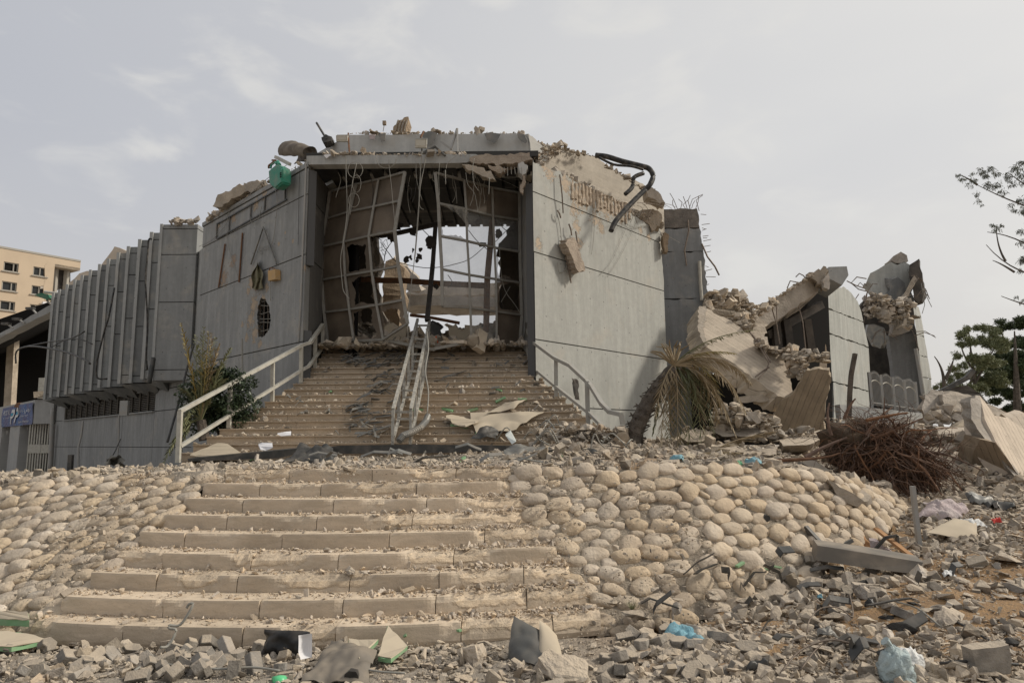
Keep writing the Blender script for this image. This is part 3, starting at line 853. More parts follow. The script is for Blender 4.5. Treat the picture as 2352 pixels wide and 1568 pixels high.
# two upper rows with a torn right-hand corner
r3 = [(-.02, ZJ[2] + .014), (SRE - .014, ZJ[2] + .014)] + [(sR(x, y), OR(x, y).z) for x, y in [(1529, 640), (1527, 600), (1525, 572), (1523, 562)]]
r3 = [r3[0], r3[1], (SRE, 6.6), (SRE - .05, 7.2), (SRE - .12, ZJ[3] - .014), (-.02, ZJ[3] - .014)]
panel(hull, 'wall_panel', r3, WR, NR, .3, m_wallR, .2, .02, 5, skip=(0, 4, 5))
tp = [(-.02, ZJ[3] + .014)]
brk = [(1523, 545), (1515, 525), (1500, 512), (1488, 516), (1470, 505), (1452, 492), (1440, 482), (1420, 470), (1396, 458), (1372, 446), (1350, 436), (1330, 424), (1311, 410), (1298, 402), (1284, 392), (1262, 390), (1246, 380), (1224, 372)]
tp += [(SRE - .16, ZJ[3] + .014)] + [(sR(x, y), max(ZJ[3] + .05, OR(x, y).z)) for x, y in brk]
panel(hull, 'wall_panel', tp, WR, NR, .3, m_wallR, .12, .02, 6, skip=(0, len(tp) - 1))
MB().prism([WR(.02, 0, -.05), WR(SRE - .05, 0, -.05), WR(SRE - .2, 7.9, -.05), WR(.02, 7.9, -.05)], -NR * .22).build('wall_core', m_back, hull)
m_rib = rock('rib_concrete', (.46, .38, .29), (.36, .29, .22), 6, .8, .02, 0)
# exposed ribs of the torn hollow blocks
r_ = random.Random(9)
for k in range(17):
    x_ = 1313 + k * 8.2; yt = 412 + (x_ - 1313) * .47; L_ = r_.uniform(34, 58) * (1 - .25 * k / 17)
    pts = []
    for j in range(7):
        t_ = j / 6; q = OR(x_ + r_.uniform(-.6, .6), yt + L_ * t_, -.03 + r_.uniform(0, .03)); pts.append(q)
    MB().tube(pts, [r_.uniform(.045, .07) for _ in range(7)], 6).build('exposed_rib', m_rib, hull)
# flaked patches hanging on the edge
for (x_, y_, w_, h_) in [(1527, 560, 12, 52), (1316, 560, 14, 30), (1238, 400, 10, 40)]:
    pass
# crumbled band along the top of the right wall
def chunk_verts(r, n=11, sx=1, sy=1, sz=1):
    return [Vector((r.gauss(0, 1), r.gauss(0, 1), r.gauss(0, 1))).normalized() * r.uniform(.75, 1) for _ in range(n)]
def hull_mesh(name, pts, m):
    bm = bmesh.new()
    for p in pts: bm.verts.new(p)
    res = bmesh.ops.convex_hull(bm, input=bm.verts[:])
    junk = [g for g in res.get('geom_interior', []) + res.get('geom_unused', []) if isinstance(g, bmesh.types.BMVert)]
    if junk: bmesh.ops.delete(bm, geom=list(set(junk)), context='VERTS')
    me = bpy.data.meshes.new(name); bm.to_mesh(me); bm.free(); me.materials.append(m); return me
CH = []
for k in range(26):
    r = random.Random(100 + k); fl = r.choice([1, 1, .7, .5, .35])
    pts = [Vector((p.x, p.y * r.uniform(.6, .95), p.z * fl)) for p in chunk_verts(r, r.choice([9, 10, 12, 14, 17]))]
    CH.append(hull_mesh('chunk', pts, m_chunk))
def rough_chunk_mesh(k):
    """bigger lump with a worn, pitted surface"""
    r = random.Random(500 + k); base_ = hull_mesh('chunk', [Vector((p.x, p.y * .8, p.z * r.choice([.9, .65, .5]))) for p in chunk_verts(r, 14)], m_chunk)
    bm = bmesh.new(); bm.from_mesh(base_)
    bmesh.ops.subdivide_edges(bm, edges=bm.edges[:], cuts=3, use_grid_fill=True)
    o = Vector((k * 3.3, 1, 2))
    for v in bm.verts:
        n = v.co.normalized(); v.co += n * (noise.noise(v.co * 2.6 + o) * .12 + noise.noise(v.co * 7 + o) * .06)
    bm.to_mesh(base_); bm.free(); return base_
RCH = [rough_chunk_mesh(k) for k in range(10)]
def place_mesh(me, name, loc, scale, rot, parent=None):
    o = bpy.data.objects.new(name, me); COL.objects.link(o)
    o.scale = scale if isinstance(scale, (tuple, list)) else (scale,) * 3
    o.rotation_euler = rot
    if parent is not None:
        o.parent = parent; o.location = world_of(parent).inverted() @ Vector(loc)
    else: o.location = loc
    return o
r_ = random.Random(21)
for k in range(34):
    x_ = r_.uniform(1226, 1522); y_ = np.interp(x_, [1224, 1284, 1311, 1440, 1523], [372, 391, 409, 481, 540])
    q = OR(x_, y_ + r_.uniform(-4, 5), -.12 + r_.uniform(-.1, .1))
    o = place_mesh(CH[k % 26], 'rim_fragment', q, r_.uniform(.06, .16), (r_.random() * 6, r_.random() * 6, r_.random() * 6), hull)

# ---- end bay and the folded fins going away to the left
def UY(px): return 17540.0 / (px + 420.0)
bay = bpy.data.objects.new('end_bay', None); COL.objects.link(bay); bay.parent = hull
yb = UY(369); pb = P(369, 515, yb); xr_b = P(444, 700, yb).x
zj = [P(369, y, yb).z for y in (515, 526, 585, 694, 849, 874)]
for z1, z0 in zip(zj[:-1], zj[1:]):
    MB().box(((pb.x + xr_b) / 2, yb + .6, (z0 + z1) / 2), (xr_b - pb.x, 1.2, z1 - z0 - .028)).build('bay_panel', m_bay, bay)
MB().box(((pb.x + xr_b) / 2, yb + .65, (zj[0] + zj[-1]) / 2), (xr_b - pb.x - .06, 1.1, zj[0] - zj[-1] - .06)).build('bay_core', m_back, bay)
MB().box((pb.x + .05, yb - .02, (zj[0] + zj[-1]) / 2), (.09, .04, zj[0] - zj[-1])).build('edge_rib', m_front, bay)
# return between bay and wall, lower than both at the top
e_ = WL(SLE, 0)
MB().prism([Vector((xr_b - .1, yb + .3, 0)), Vector((e_.x + .2, e_.y + .35, 0)), Vector((e_.x + .5, e_.y + .9, 0)), Vector((xr_b, yb + 1.4, 0))], (0, 0, P(450, 560, 21.5).z)).build('return_wall', m_front, hull)
MB().prism([Vector((xr_b - .3, yb + 1.0, 6)), Vector((e_.x + .4, e_.y + .9, 6)), Vector((e_.x + .5, e_.y + 1.2, 6)), Vector((xr_b - .1, yb + 1.4, 6))], (0, 0, 2.2)).build('return_wall', m_soot, hull)
FX = [346, 319, 293, 270, 247, 227, 206, 187, 170, 152.7, 135, 121]
FYT = [534, 551, 566, 580, 596, 608, 621, 632, 644, 654, 664, 673]
yref = UY(318)
zfin = [P(318, y, yref).z for y in (551, 567, 618, 721, 855, 876)]
prevx, prevy = pb.x, yb
for k, fx in enumerate(FX):
    y = UY(fx); x = P(fx, FYT[k], y).x; w = prevx - x
    f = bpy.data.objects.new('wall_fin', None); COL.objects.link(f); f.parent = hull
    dz = [0, .5][k % 2] * .9
    zz = [zfin[0], zfin[1], zfin[2] - dz, zfin[3] - dz, zfin[4] - .12 * (k % 2), zfin[5] - .05 * (k % 2)]
    mm = concrete('fin_concrete_%d' % (k % 4), tuple(c * [1.0, .72, .9, .8][k % 4] for c in (.245, .25, .245)), (1, 0, 0), boards=.22, streak=.8) if k < 4 else MAT['fin_concrete_%d' % (k % 4)]
    for z1, z0 in zip(zz[:-1], zz[1:]):
        MB().box((x + w / 2, y + .65, (z0 + z1) / 2), (w - .01, 1.3, z1 - z0 - .03)).build('fin_panel', mm, f)
    MB().box((x + w / 2, y + .68, (zz[0] + zz[-1]) / 2), (w - .07, 1.22, zz[0] - zz[-1] - .06)).build('fin_core', m_back, f)
    MB().box((x + .06, y - .03, (zz[0] + zz[-1]) / 2), (.11, .06, zz[0] - zz[-1])).build('edge_rib', m_front, f)
    # sloping soffit wedge
    v = [(x, y, zz[-1] - .03), (x + w, y, zz[-1] - .03), (x + w, y + 1.3, zz[-1] - .03), (x, y + 1.3, zz[-1] - .03), (x + w, y + .6, zz[-1] - .42), (x + w, y + 1.3, zz[-1] - .42)]
    MB().add(v, [(0, 1, 2, 3), (0, 4, 1), (1, 4, 5, 2), (0, 3, 5, 4), (3, 2, 5)]).build('soffit', mm, f)
    prevx, prevy = x, y
# ---- lower wall with the louvred strip window
pw = P(413, 950, 22.6)
def WF(s, z, out=0): return Vector((pw.x, pw.y, z)) + DL * s + NL * out
def onF(px, py): q = on_plane(px, py, WF(0, 0), NL); return (q - WF(0, 0)).dot(DL), q.z
s_a, z_wt = onF(358, 896); _, z_wb = onF(358, 944); s_b, _ = onF(148, 960)
zjl = onF(250, 1026)[1]
c1_, c2_ = onF(279, 1000)[0], onF(190, 1000)[0]
s_end = onF(120, 1000)[0]; s_0 = -2.2
for (c0, c1x) in ((s_0, s_a), (s_a, c1_), (c1_, c2_), (c2_, s_end)):
    for z0, z1 in ((-.3, zjl), (zjl, z_wb)):
        panel(hull, 'base_panel', [(c0 + .012, z0 + .012), (c1x - .012, z0 + .012), (c1x - .012, z1 - .012), (c0 + .012, z1 - .012)], WF, NL, .3, m_wallL)
rows(hull, WF, NL, s_0, s_a, [z_wb, z_wt, z_wt + 1.2], m_wallL); rows(hull, WF, NL, s_b, s_end, [z_wb, z_wt, z_wt + 1.2], m_wallL)
MB().prism([WF(s_0, -.3, -.06), WF(s_end, -.3, -.06), WF(s_end, z_wb, -.06), WF(s_0, z_wb, -.06)], -NL * .2).build('wall_core', m_back, hull)
MB().prism([WF(s_a, z_wt, 0), WF(s_b, z_wt, 0), WF(s_b, z_wt + 1.2, 0), WF(s_a, z_wt + 1.2, 0)], -NL * .3).build('window_head', m_wallL, hull)
sw = bpy.data.objects.new('louvre_window', None); COL.objects.link(sw); sw.parent = hull
m_louvre = plain('louvre_metal', (.10, .088, .07), .6, .2, .5, 3, dcol=(.06, .05, .045))
MB().prism([WF(s_a - .3, z_wb - .2, -.42), WF(s_b + 1.2, z_wb - .2, -.42), WF(s_b + 1.2, z_wt + .6, -.42), WF(s_a - .3, z_wt + .6, -.42)], -NL * .1).build('backing', m_dark, sw)
nl = 11
for k in range(nl):
    z_ = z_wb + (z_wt - z_wb) * (k + .5) / nl
    MB().prism([WF(s_a, z_ - .015, -.08), WF(s_b, z_ - .015, -.08), WF(s_b, z_ + .015, -.08), WF(s_a, z_ + .015, -.08)], -NL * .04).build('louvre_slat', m_louvre, sw)
for k in range(15):
    s_ = lerp(s_a, s_b, k / 14)
    MB().bar(WF(s_, z_wb, -.05), WF(s_, z_wt, -.05), .05).build('mullion', m_louvre, sw)
MB().bar(WF(s_a, z_wb, .02), WF(s_b, z_wb, .02), .12, .05).build('sill', m_wallL, sw)

# ---- interior seen through the screen: heaps and torn slabs at the back
for (pts, e, m, a) in [
    ([(815, 800, 21), (800, 700, 21), (822, 600, 21), (845, 520, 21), (862, 528, 21), (872, 580, 21), (866, 660, 21), (880, 720, 21), (905, 800, 21)], (0, .5, 0), m_slab, .06),
    ([(868, 800, 22), (880, 640, 22), (886, 600, 22.3), (905, 592, 22.4), (930, 618, 22.4), (926, 640, 22.3), (915, 700, 22), (925, 790, 22)], (.1, .7, 0), m_spall, .08),
    ([(755, 790, 20.5), (765, 650, 20.5), (782, 640, 20.5), (792, 700, 20.5), (800, 790, 20.5)], (0, .3, 0), m_slab, .06),
    ([(1140, 790, 21.5), (1150, 640, 21.5), (1165, 570, 21.5), (1180, 520, 21.5), (1215, 500, 21.5), (1225, 790, 21.5)], (.2, .5, 0), m_soot, .08),
    ([(1080, 800, 20.5), (1100, 745, 20.5), (1150, 735, 20.5), (1200, 760, 20.5), (1210, 800, 20.5)], (0, .8, .1), m_slab, .06),
    ([(945, 660, 29), (1000, 652, 29), (1230, 648, 29), (1230, 676, 29), (1060, 678, 29), (930, 676, 29)], (0, 1.5, 0), m_slab, .05),
    ([(918, 682, 27), (960, 678, 27), (1230, 684, 27), (1230, 706, 27), (990, 702, 27), (930, 700, 27), (915, 694, 27)], (0, 2.0, 0), m_slab, .05),
    ([(905, 590, 26), (935, 612, 26), (962, 640, 26), (968, 668, 26), (930, 664, 26), (900, 640, 26)], (0, .8, .2), m_slab, .1)]:
    slab_mb(PX(*pts), e, .3, a, len(hull.children)).build('torn_slab', m, hull)
m_curt = rock('hanging_lining', (.085, .07, .052), (.05, .042, .033), 1.2, .6, .04, .1)
for k, (pts) in enumerate([
    [(748, 440, 19.2), (840, 415, 19.2), (905, 405, 19.2), (925, 420, 19), (905, 505, 19), (870, 515, 19), (845, 560, 19), (835, 640, 19), (812, 560, 19), (790, 640, 19), (770, 560, 19), (745, 640, 19.2)],
    [(1145, 560, 19.6), (1195, 500, 19.6), (1215, 480, 19.6), (1215, 790, 19.6), (1170, 790, 19.6), (1155, 700, 19.6)],
    [(745, 640, 19.4), (770, 600, 19.4), (785, 700, 19.4), (760, 795, 19.4), (742, 795, 19.4)],
    [(822, 640, 19.4), (842, 570, 19.4), (858, 640, 19.4), (852, 740, 19.4), (872, 790, 19.4), (835, 795, 19.4)]]):
    slab_mb(PX(*pts), (0, .06, 0), .16, .07, 40 + k).build('torn_lining', m_curt, hull)
# ------------------------------------------------------------ tower block beside the wall
tower = empty('tower_block', P(1570, 1000, 22.6), 'dark concrete tower stump with bristling bars beside the pale wall', 'building')
YT = 22.6
tx0, tx1 = P(1500, 700, YT).x, P(1617, 700, YT).x
m_tower = concrete('tower_concrete', (.23, .235, .235), (1, 0, 0), boards=.16, streak=.7)
m_towertop = rock('tower_broken_top', (.22, .19, .16), (.13, .115, .10), 4, 1, .03, .1)
tz = [P(1560, y, YT).z for y in (478, 524, 578, 686, 850)] + [0.0]
edge = [(1607, 478), (1612, 500), (1610, 524), (1613, 545), (1618, 560), (1616, 578), (1621, 600), (1619, 640), (1622, 686), (1622, 740), (1624, 850)]
for i, (z1, z0) in enumerate(zip(tz[:-1], tz[1:])):
    xe1, xe0 = P([1607, 1611, 1617, 1622, 1624][i], 600, YT).x, P([1611, 1617, 1622, 1624, 1626][i], 600, YT).x
    pts = [Vector((tx0, YT, z0 + .014)), Vector((xe0, YT, z0 + .014)), Vector((xe1, YT, z1 - .014)), Vector((tx0, YT, z1 - .014))]
    slab_mb(pts, (.25, 1.4, 0), .15, .035, i + 60, skip=(0, 3) if i else (0, 3)).build('wall_panel', m_towertop if i == 0 else m_tower, tower)
MB().box(((tx0 + tx1) / 2, YT + .8, 4.5), (tx1 - tx0 - .15, 1.2, 8.9)).build('wall_core', m_back, tower)
MB().tube([P(1606.5, 600, YT - .12), P(1608.5, 648, YT - .12), P(1612, 690, YT - .12)], .055, 8).build('drain_pipe', m_rail, tower)
r_ = random.Random(31)
for k in range(11):
    x_ = r_.uniform(1522, 1610); y_ = 480 + r_.uniform(-2, 6)
    a = P(x_, y_, YT + r_.uniform(.1, 1)); d = Vector((r_.uniform(-.25, .25), 0, r_.uniform(.2, .75))); bnd = Vector((r_.uniform(-.25, .3), 0, r_.uniform(-.1, .15)))
    MB().tube([a, a + d * .6, a + d + bnd], .013, 4).build('rebar', m_rebar, tower)
for k in range(15):
    y_ = r_.uniform(490, 680); xe = np.interp(y_, [478, 560, 600, 700], [1609, 1617, 1621, 1623])
    a = P(xe - 1, y_, YT + .3)
    MB().tube([a, a + Vector((r_.uniform(.1, .35), 0, r_.uniform(-.06, .08)))], .012, 4).build('rebar', m_rebar, tower)
MB().tube(PX((1612, 560, 22.5), (1625, 590, 22.4), (1642, 612, 22.2), (1652, 632, 22.2)), .03, 5).build('bent_strip', m_rebar, tower)
MB().tube(PX((1580, 505, 22.5), (1582, 530, 22.5), (1572, 575, 22.45), (1577, 610, 22.5)), .025, 5).build('bent_strip', m_rebar, tower)

# ------------------------------------------------------------ collapsed wing
m_boardslab = concrete('board_slab', (.50, .43, .345), Vector((.83, .3, 0)).normalized(), boards=0, streak=.5, ties=False)
def board_slab_mat(name, base, d):
    """concrete showing its formwork boards along direction d"""
    t = NT(name); d = Vector(d).normalized()
    across = t.dot(tuple(d))
    w = t.math('FRACT', t.math('DIVIDE', t.math('ADD', across, t.math('MULTIPLY', t.noise(1.2, 3), .09)), .135))
    g = t.ramp(t.math('ABSOLUTE', t.math('SUBTRACT', w, .5)), .44, .5, 1, 0)
    fl = t.n('ShaderNodeTexWhiteNoise', noise_dimensions='1D'); t.l(t.math('FLOOR', t.math('DIVIDE', across, .135)), fl.inputs['W'])
    n1 = t.noise(2.2, 6, rough=.65)
    col = t.mix(t.ramp(n1, .35, .7), base, tuple(x * .72 for x in base))
    col = t.mix(t.math('MULTIPLY', fl.outputs[0], .3), col, tuple(x * 1.2 for x in base))
    brk_ = t.ramp(t.noise(6, 5), .42, .56)
    col = t.mix(t.math('MULTIPLY', t.math('MULTIPLY', t.math('SUBTRACT', 1, g), brk_), .5), col, (.13, .11, .09))
    pk = t.ramp(t.noise(11, 4, rough=.7), .66, .72); col = t.mix(t.math('MULTIPLY', pk, .7), col, (.20, .165, .13))
    h = t.math('ADD', t.math('MULTIPLY', g, .9), t.math('SUBTRACT', t.math('MULTIPLY', fl.outputs[0], .6), pk))
    h = t.math('ADD', h, t.math('MULTIPLY', t.noise(25, 4), .4))
    return t.fin(col, .93, t.bump(h, .8, .02))
def plane_of(a, b, c):
    a, b, c = P(*a), P(*b), P(*c); n = (b - a).cross(c - a).normalized(); ax = (b - a).normalized(); return a, n, n.cross(ax)
def flat(pl, pts): return [on_plane(x, y, pl[0], pl[1]) for x, y in pts]
PLA = plane_of((1623, 708, 20.2), (1791, 812, 19.2), (1653, 814, 18.9))
PLE = plane_of((1895, 860, 16.7), (1840, 990, 17.7), (1894, 985, 17.3))
PLJ = plane_of((2250, 908, 13.0), (2351, 1104, 11.7), (2352, 1000, 13.0))
PLU = plane_of((2252, 1010, 12.0), (2275, 1123, 12.5), (2351, 1104, 11.7))
m_bsA = board_slab_mat('tilted_slab', (.50, .425, .335), PLA[2])
m_bsE = board_slab_mat('leaning_slab', (.33, .265, .19), PLE[2])
m_bsJ = board_slab_mat('pale_leaning_slab', (.54, .455, .36), PLJ[2])
m_bsJ2 = board_slab_mat('slab_underside', (.31, .245, .175), (PLU[1].cross(Vector((.9, .3, -.3)))))
wing = empty('collapsed_wing', P(1750, 1000, 20), 'caved-in concrete wing with tilted slabs beyond the fallen palm', 'building')
slab_mb(flat(PLA, [(1607, 707), (1625, 709), (1655, 726), (1679, 735), (1725, 773), (1791, 812), (1812, 845), (1818, 880), (1822, 913), (1786, 909), (1755, 886), (1704, 848), (1653, 814), (1620, 794), (1608, 758)]), (-.25, .4, -.35), .14, .035, 71).build('tilted_slab', m_bsA, wing)
slab_mb([p + Vector((0, -.03, 0)) for p in flat(PLA, [(1604, 706), (1620, 703), (1622, 730), (1616, 760), (1626, 792), (1618, 796), (1603, 760)])], (-.2, .5, -.3), .12, .04, 72).build('broken_slab_edge', m_slab, wing)
# roof slab band
slab_mb(PX((1717, 733, 24), (1760, 700, 24.4), (1811, 666, 24.9), (1850, 641, 25.2), (1872, 630, 25.5), (1886, 650, 25.6), (1878, 673, 25.5), (1810, 716, 24.9), (1747, 760, 24.2), (1728, 752, 24)), (.6, 3.6, -.2), .25, .05, 73).build('roof_slab', m_slab, wing)
slab_mb(PX((1852, 636, 25), (1880, 617, 25), (1897, 612, 25), (1904, 622, 25), (1893, 664, 25), (1884, 652, 25), (1868, 640, 25)), (.2, .8, 0), .12, .08, 74).build('broken_roof_edge', m_slab, wing)
slab_mb(PX((1891, 640, 24.6), (1903, 626, 24.6), (1907, 650, 24.6), (1903, 665, 24.6), (1892, 660, 24.6)), (.1, .4, 0), .12, .04, 75).build('hanging_lump', m_chunk, wing)
pD = PX((1903, 613, 26.5), (1945, 611.5, 26.5), (1949, 632, 26.5), (1934, 655, 26.5), (1906, 640, 26.5))
MB().prism(pD, (.5, 2.5, 0)).build('roof_beam', m_front, wing)
# facade remnant along the same line as the pale wall
s_c0, s_c1 = sR(1890, 800), sR(1985, 800)
m_wallC = concrete('grey_concrete_far', (.40, .405, .375), DR, boards=.15, streak=.8)
zc = [OR(1900, y).z for y in (924, 877, 746)]; 
def crow(o_, seed): return panel(wing, 'facade_panel', [(sR(x, y), OR(x, y).z) for x, y in o_], WR, NR, .35, m_wallC, .3, .03, seed)
crow([(1914, 878), (2001, 901), (2004, 1000), (1918, 1000)], 1)
crow([(1902.5, 766), (1995, 799), (2001, 898), (1913, 875)], 2)
crow([(1892, 706), (1983, 741), (1995, 796), (1902, 763)], 3)
crow([(1889, 668), (1910, 668), (1937, 658), (1955, 672), (1970, 692), (1978, 715), (1983, 738), (1892, 703)], 4)
MB().prism([WR(s_c0 + 1.2, 0, -.2), WR(s_c1, 0, -.2), WR(s_c1, 7.2, -.2), WR(s_c0 + .8, 7.2, -.2)], -NR * .3).build('wall_core', m_back, wing)
for k in range(9):
    t0, t1 = k / 9, (k + 1) / 9
    a = P(lerp(1868, 1888, t0) + r_.uniform(-2, 2), lerp(678, 872, t0), 30.2 - 1.0 * t0); b = P(lerp(1868, 1888, t1) + r_.uniform(-2, 2), lerp(678, 872, t1) - 1, 30.2 - t0)
    w = P(17, 0, 30).x - P(0, 0, 30).x
    slab_mb([a, a + Vector((w, .1, 0)), b + Vector((w, .1, 0)), b], (.1, .6, 0), .15, .05, 80 + k).build('broken_wall_end', m_spall if k % 2 else m_slab, wing)
# room behind, its gloom put into the near-black wall colour
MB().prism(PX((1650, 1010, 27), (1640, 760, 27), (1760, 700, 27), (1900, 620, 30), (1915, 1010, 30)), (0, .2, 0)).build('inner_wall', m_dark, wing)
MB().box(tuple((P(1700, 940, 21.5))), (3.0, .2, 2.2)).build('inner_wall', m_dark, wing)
for x_, a_ in ((1805, 1818), (1852, 1866), (1780, 1790)):
    MB().bar(P(x_, 735, 26), P(a_, 830, 25.8), .28, .28).build('inner_column', m_soot, wing)
MB().bar(P(1760, 770, 26), P(1885, 700, 27), .3, .3).build('inner_beam', m_soot, wing)
slab_mb(flat(PLE, [(1853, 850), (1880, 846), (1904, 850), (1909, 866), (1901, 907), (1896, 950), (1894, 1000), (1830, 1010), (1776, 1000), (1771, 962), (1791, 924), (1820, 905)]), (.2, .4, .1), .14, .03, 76).build('leaning_slab', m_bsE, wing)
slab_mb(PX((1700, 914, 18.4), (1772, 903, 18.3), (1773, 914, 18.3), (1762, 922, 18.3), (1700, 924, 18.4)), (0, .5, .05), .2, .02, 77).build('floor_edge', m_slab, wing)
slab_mb(PX((1720, 880, 18.8), (1766, 885, 18.7), (1785, 905, 18.6), (1700, 905, 18.8)), (0, .3, .05), .2, .03, 78).build('brown_panel', m_bsE, wing)
slab_mb(PX((1612, 730, 22.3), (1618, 690, 22.3), (1640, 668, 22.4), (1680, 672, 22.6), (1712, 700, 22.8), (1735, 716, 23), (1765, 745, 23), (1740, 800, 22), (1660, 800, 21.8)), (.1, 1.2, 0), .25, .08, 79).build('buried_slab', m_slab, wing)
# hanging bars on the tilted slab
for pl in [[(1722, 762, 19.2), (1745, 795, 18.9), (1766, 835, 18.5), (1760, 850, 18.4), (1742, 870, 18.2)], [(1728, 768, 19.1), (1752, 800, 18.9), (1770, 832, 18.5)], [(1735, 865, 18.3), (1755, 850, 18.4), (1767, 843, 18.4)],
           [(1770, 697, 24), (1784, 745, 23.8), (1791, 790, 23.6)], [(1783, 698, 24), (1785, 738, 23.9)], [(1760, 700, 24.1), (1772, 708, 24), (1786, 697, 23.9)], [(1835, 705, 24.5), (1844, 740, 24.4), (1850, 800, 24.3)],
           [(1990, 640, 26), (1968, 636, 26), (1955, 650, 26), (1972, 664, 26.2), (1995, 670, 26)], [(1945, 645, 26), (1965, 655, 26), (1985, 662, 26)], [(1828, 636, 25), (1836, 628, 25), (1846, 633, 25), (1850, 640, 25)], [(1808, 662, 24.8), (1815, 645, 24.8), (1830, 648, 24.8)]]:
    MB().tube(PX(*pl), .022, 5).build('rebar', m_rebar, wing)

# ------------------------------------------------------------ second ruin further along
ruin = empty('distant_ruin', P(2080, 960, 40), 'jagged far stump of the concrete hall with a shattered crown above a spiked fence', 'building')
m_farwall = concrete('far_wall', (.40, .40, .37), DR, boards=.2, streak=.8)
m_farin = concrete('far_inner', (.20, .20, .195), (1, 0, 0), boards=.2, streak=.6)
def fr(name, pts, ext, m, a=.08, seed=0, skip=()): return slab_mb(PX(*pts), ext, .45, a, seed, skip=skip).build(name, m, ruin)
for i, (ya, yb_) in enumerate([(700, 722), (723, 768), (769, 815), (816, 865), (866, 1000)]):
    f0, f1 = lambda y: np.interp(y, [700, 900], [2097, 2122]), lambda y: np.interp(y, [700, 720, 900], [2110, 2115, 2144])
    fr('facade_panel', [(f0(ya), ya, 40), (f1(ya), ya + 5, 42), (f1(yb_), yb_ + 4, 42), (f0(yb_), yb_, 40)], (.5, .8, 0), m_farwall, .03, 90 + i)
for i, (ya, yb_) in enumerate([(768, 795), (796, 845), (846, 1000)]):
    f0, f1 = lambda y: np.interp(y, [768, 900], [2041, 2060]), lambda y: np.interp(y, [768, 900], [2093, 2121])
    fr('inner_panel', [(f0(ya), ya + 2, 41), (f1(ya) + 8, ya - 4, 40.6), (f1(yb_) + 8, yb_, 40.6), (f0(yb_), yb_ + 4, 41)], (0, .4, 0), m_farin, .02, 95 + i)
fr('crown_slab', [(1993, 640, 41), (2004, 625, 41), (2033, 608, 41), (2055, 606, 41), (2077, 601, 41), (2092, 612, 41), (2098, 660, 41), (2098, 700, 41), (2068, 695, 41), (2052, 680, 41), (2035, 690, 41), (2010, 680, 41), (2004, 655, 41)], (.6, 1.6, 0), m_farwall, .16, 101)
fr('crown_slab', [(2040, 640, 40.7), (2062, 636, 40.7), (2078, 650, 40.7), (2080, 690, 40.7), (2060, 700, 40.7), (2046, 690, 40.7)], (0, .4, 0), m_farin, .15, 102)
fr('crown_lump', [(2048, 598, 41), (2052, 588, 41), (2069, 578, 41), (2083, 586, 41), (2086, 600, 41), (2072, 604, 41), (2056, 604, 41)], (.3, 1.2, 0), m_slab, .1, 103)
fr('hanging_slab', [(2089, 608, 40), (2111, 594, 40), (2118, 640, 40), (2123, 678, 40), (2109, 694, 40), (2098, 688, 40), (2096, 650, 40), (2087, 625, 40)], (.6, .9, 0), m_soot, .12, 104)
fr('broken_prop', [(2100, 632, 39.6), (2106, 640, 39.6), (2076, 694, 39.6), (2068, 690, 39.6)], (.2, .4, 0), m_slab, .05, 105)
fr('floor_block', [(2047, 768, 39.5), (2052, 730, 39.5), (2058, 715, 39.5), (2085, 718, 39.5), (2090, 740, 39.5), (2090, 760, 39.5)], (.4, 1.2, 0), m_slab, .1, 106)
fr('floor_block', [(1985, 690, 39.5), (2030, 682, 39.5), (2050, 690, 39.5), (2046, 720, 39.5), (2010, 726, 39.5), (1984, 712, 39.5)], (.4, 1.2, 0), m_soot, .2, 107)
fr('torn_sheet', [(1995, 745, 39), (2030, 752, 39), (2040, 775, 39), (2022, 800, 39), (2005, 790, 39), (1990, 765, 39)], (.3, .5, 0), m_sheet, .15, 108)
fr('inner_panel', [(1975, 700, 44), (2095, 690, 44), (2110, 800, 44), (2130, 1005, 44), (1960, 1005, 44)], (0, .4, 0), m_soot, .05, 109)
for k in range(46):
    x_ = r_.uniform(1985, 2090); y_ = 690 + r_.uniform(-16, 30) + (x_ - 1985) * .1
    place_mesh(CH[k % 26], 'fragment', P(x_, y_, 39.3 + r_.uniform(0, .5)), r_.uniform(.1, .42), (r_.random() * 6, r_.random() * 6, 0), ruin)
for k in range(26):
    x_, y_ = r_.choice([(1980, 680), (2000, 720), (2025, 760), (2108, 680), (2118, 650), (1990, 660), (2095, 765), (2030, 700)]); a = P(x_ + r_.uniform(-8, 8), y_ + r_.uniform(-8, 8), 39)
    d = Vector((r_.uniform(-1.1, 1.1), r_.uniform(-.3, .1), r_.uniform(-1.2, .6)))
    MB().tube([a, a + d * .5 + Vector((0, 0, .2)), a + d], .025, 4).build('rebar', m_rebar, ruin)
MB().tube(PX((2103, 800, 39.6), (2112, 850, 39.6), (2120, 905, 39.6)), .1, 6).build('drain_pipe', m_steel, ruin)
for pl in ([(2118, 640, 39), (2128, 680, 39), (2140, 705, 39)], [(2116, 650, 39), (2124, 700, 39), (2118, 720, 39)]):
    MB().tube(PX(*pl), .02, 4).build('rebar', m_wire, ruin)

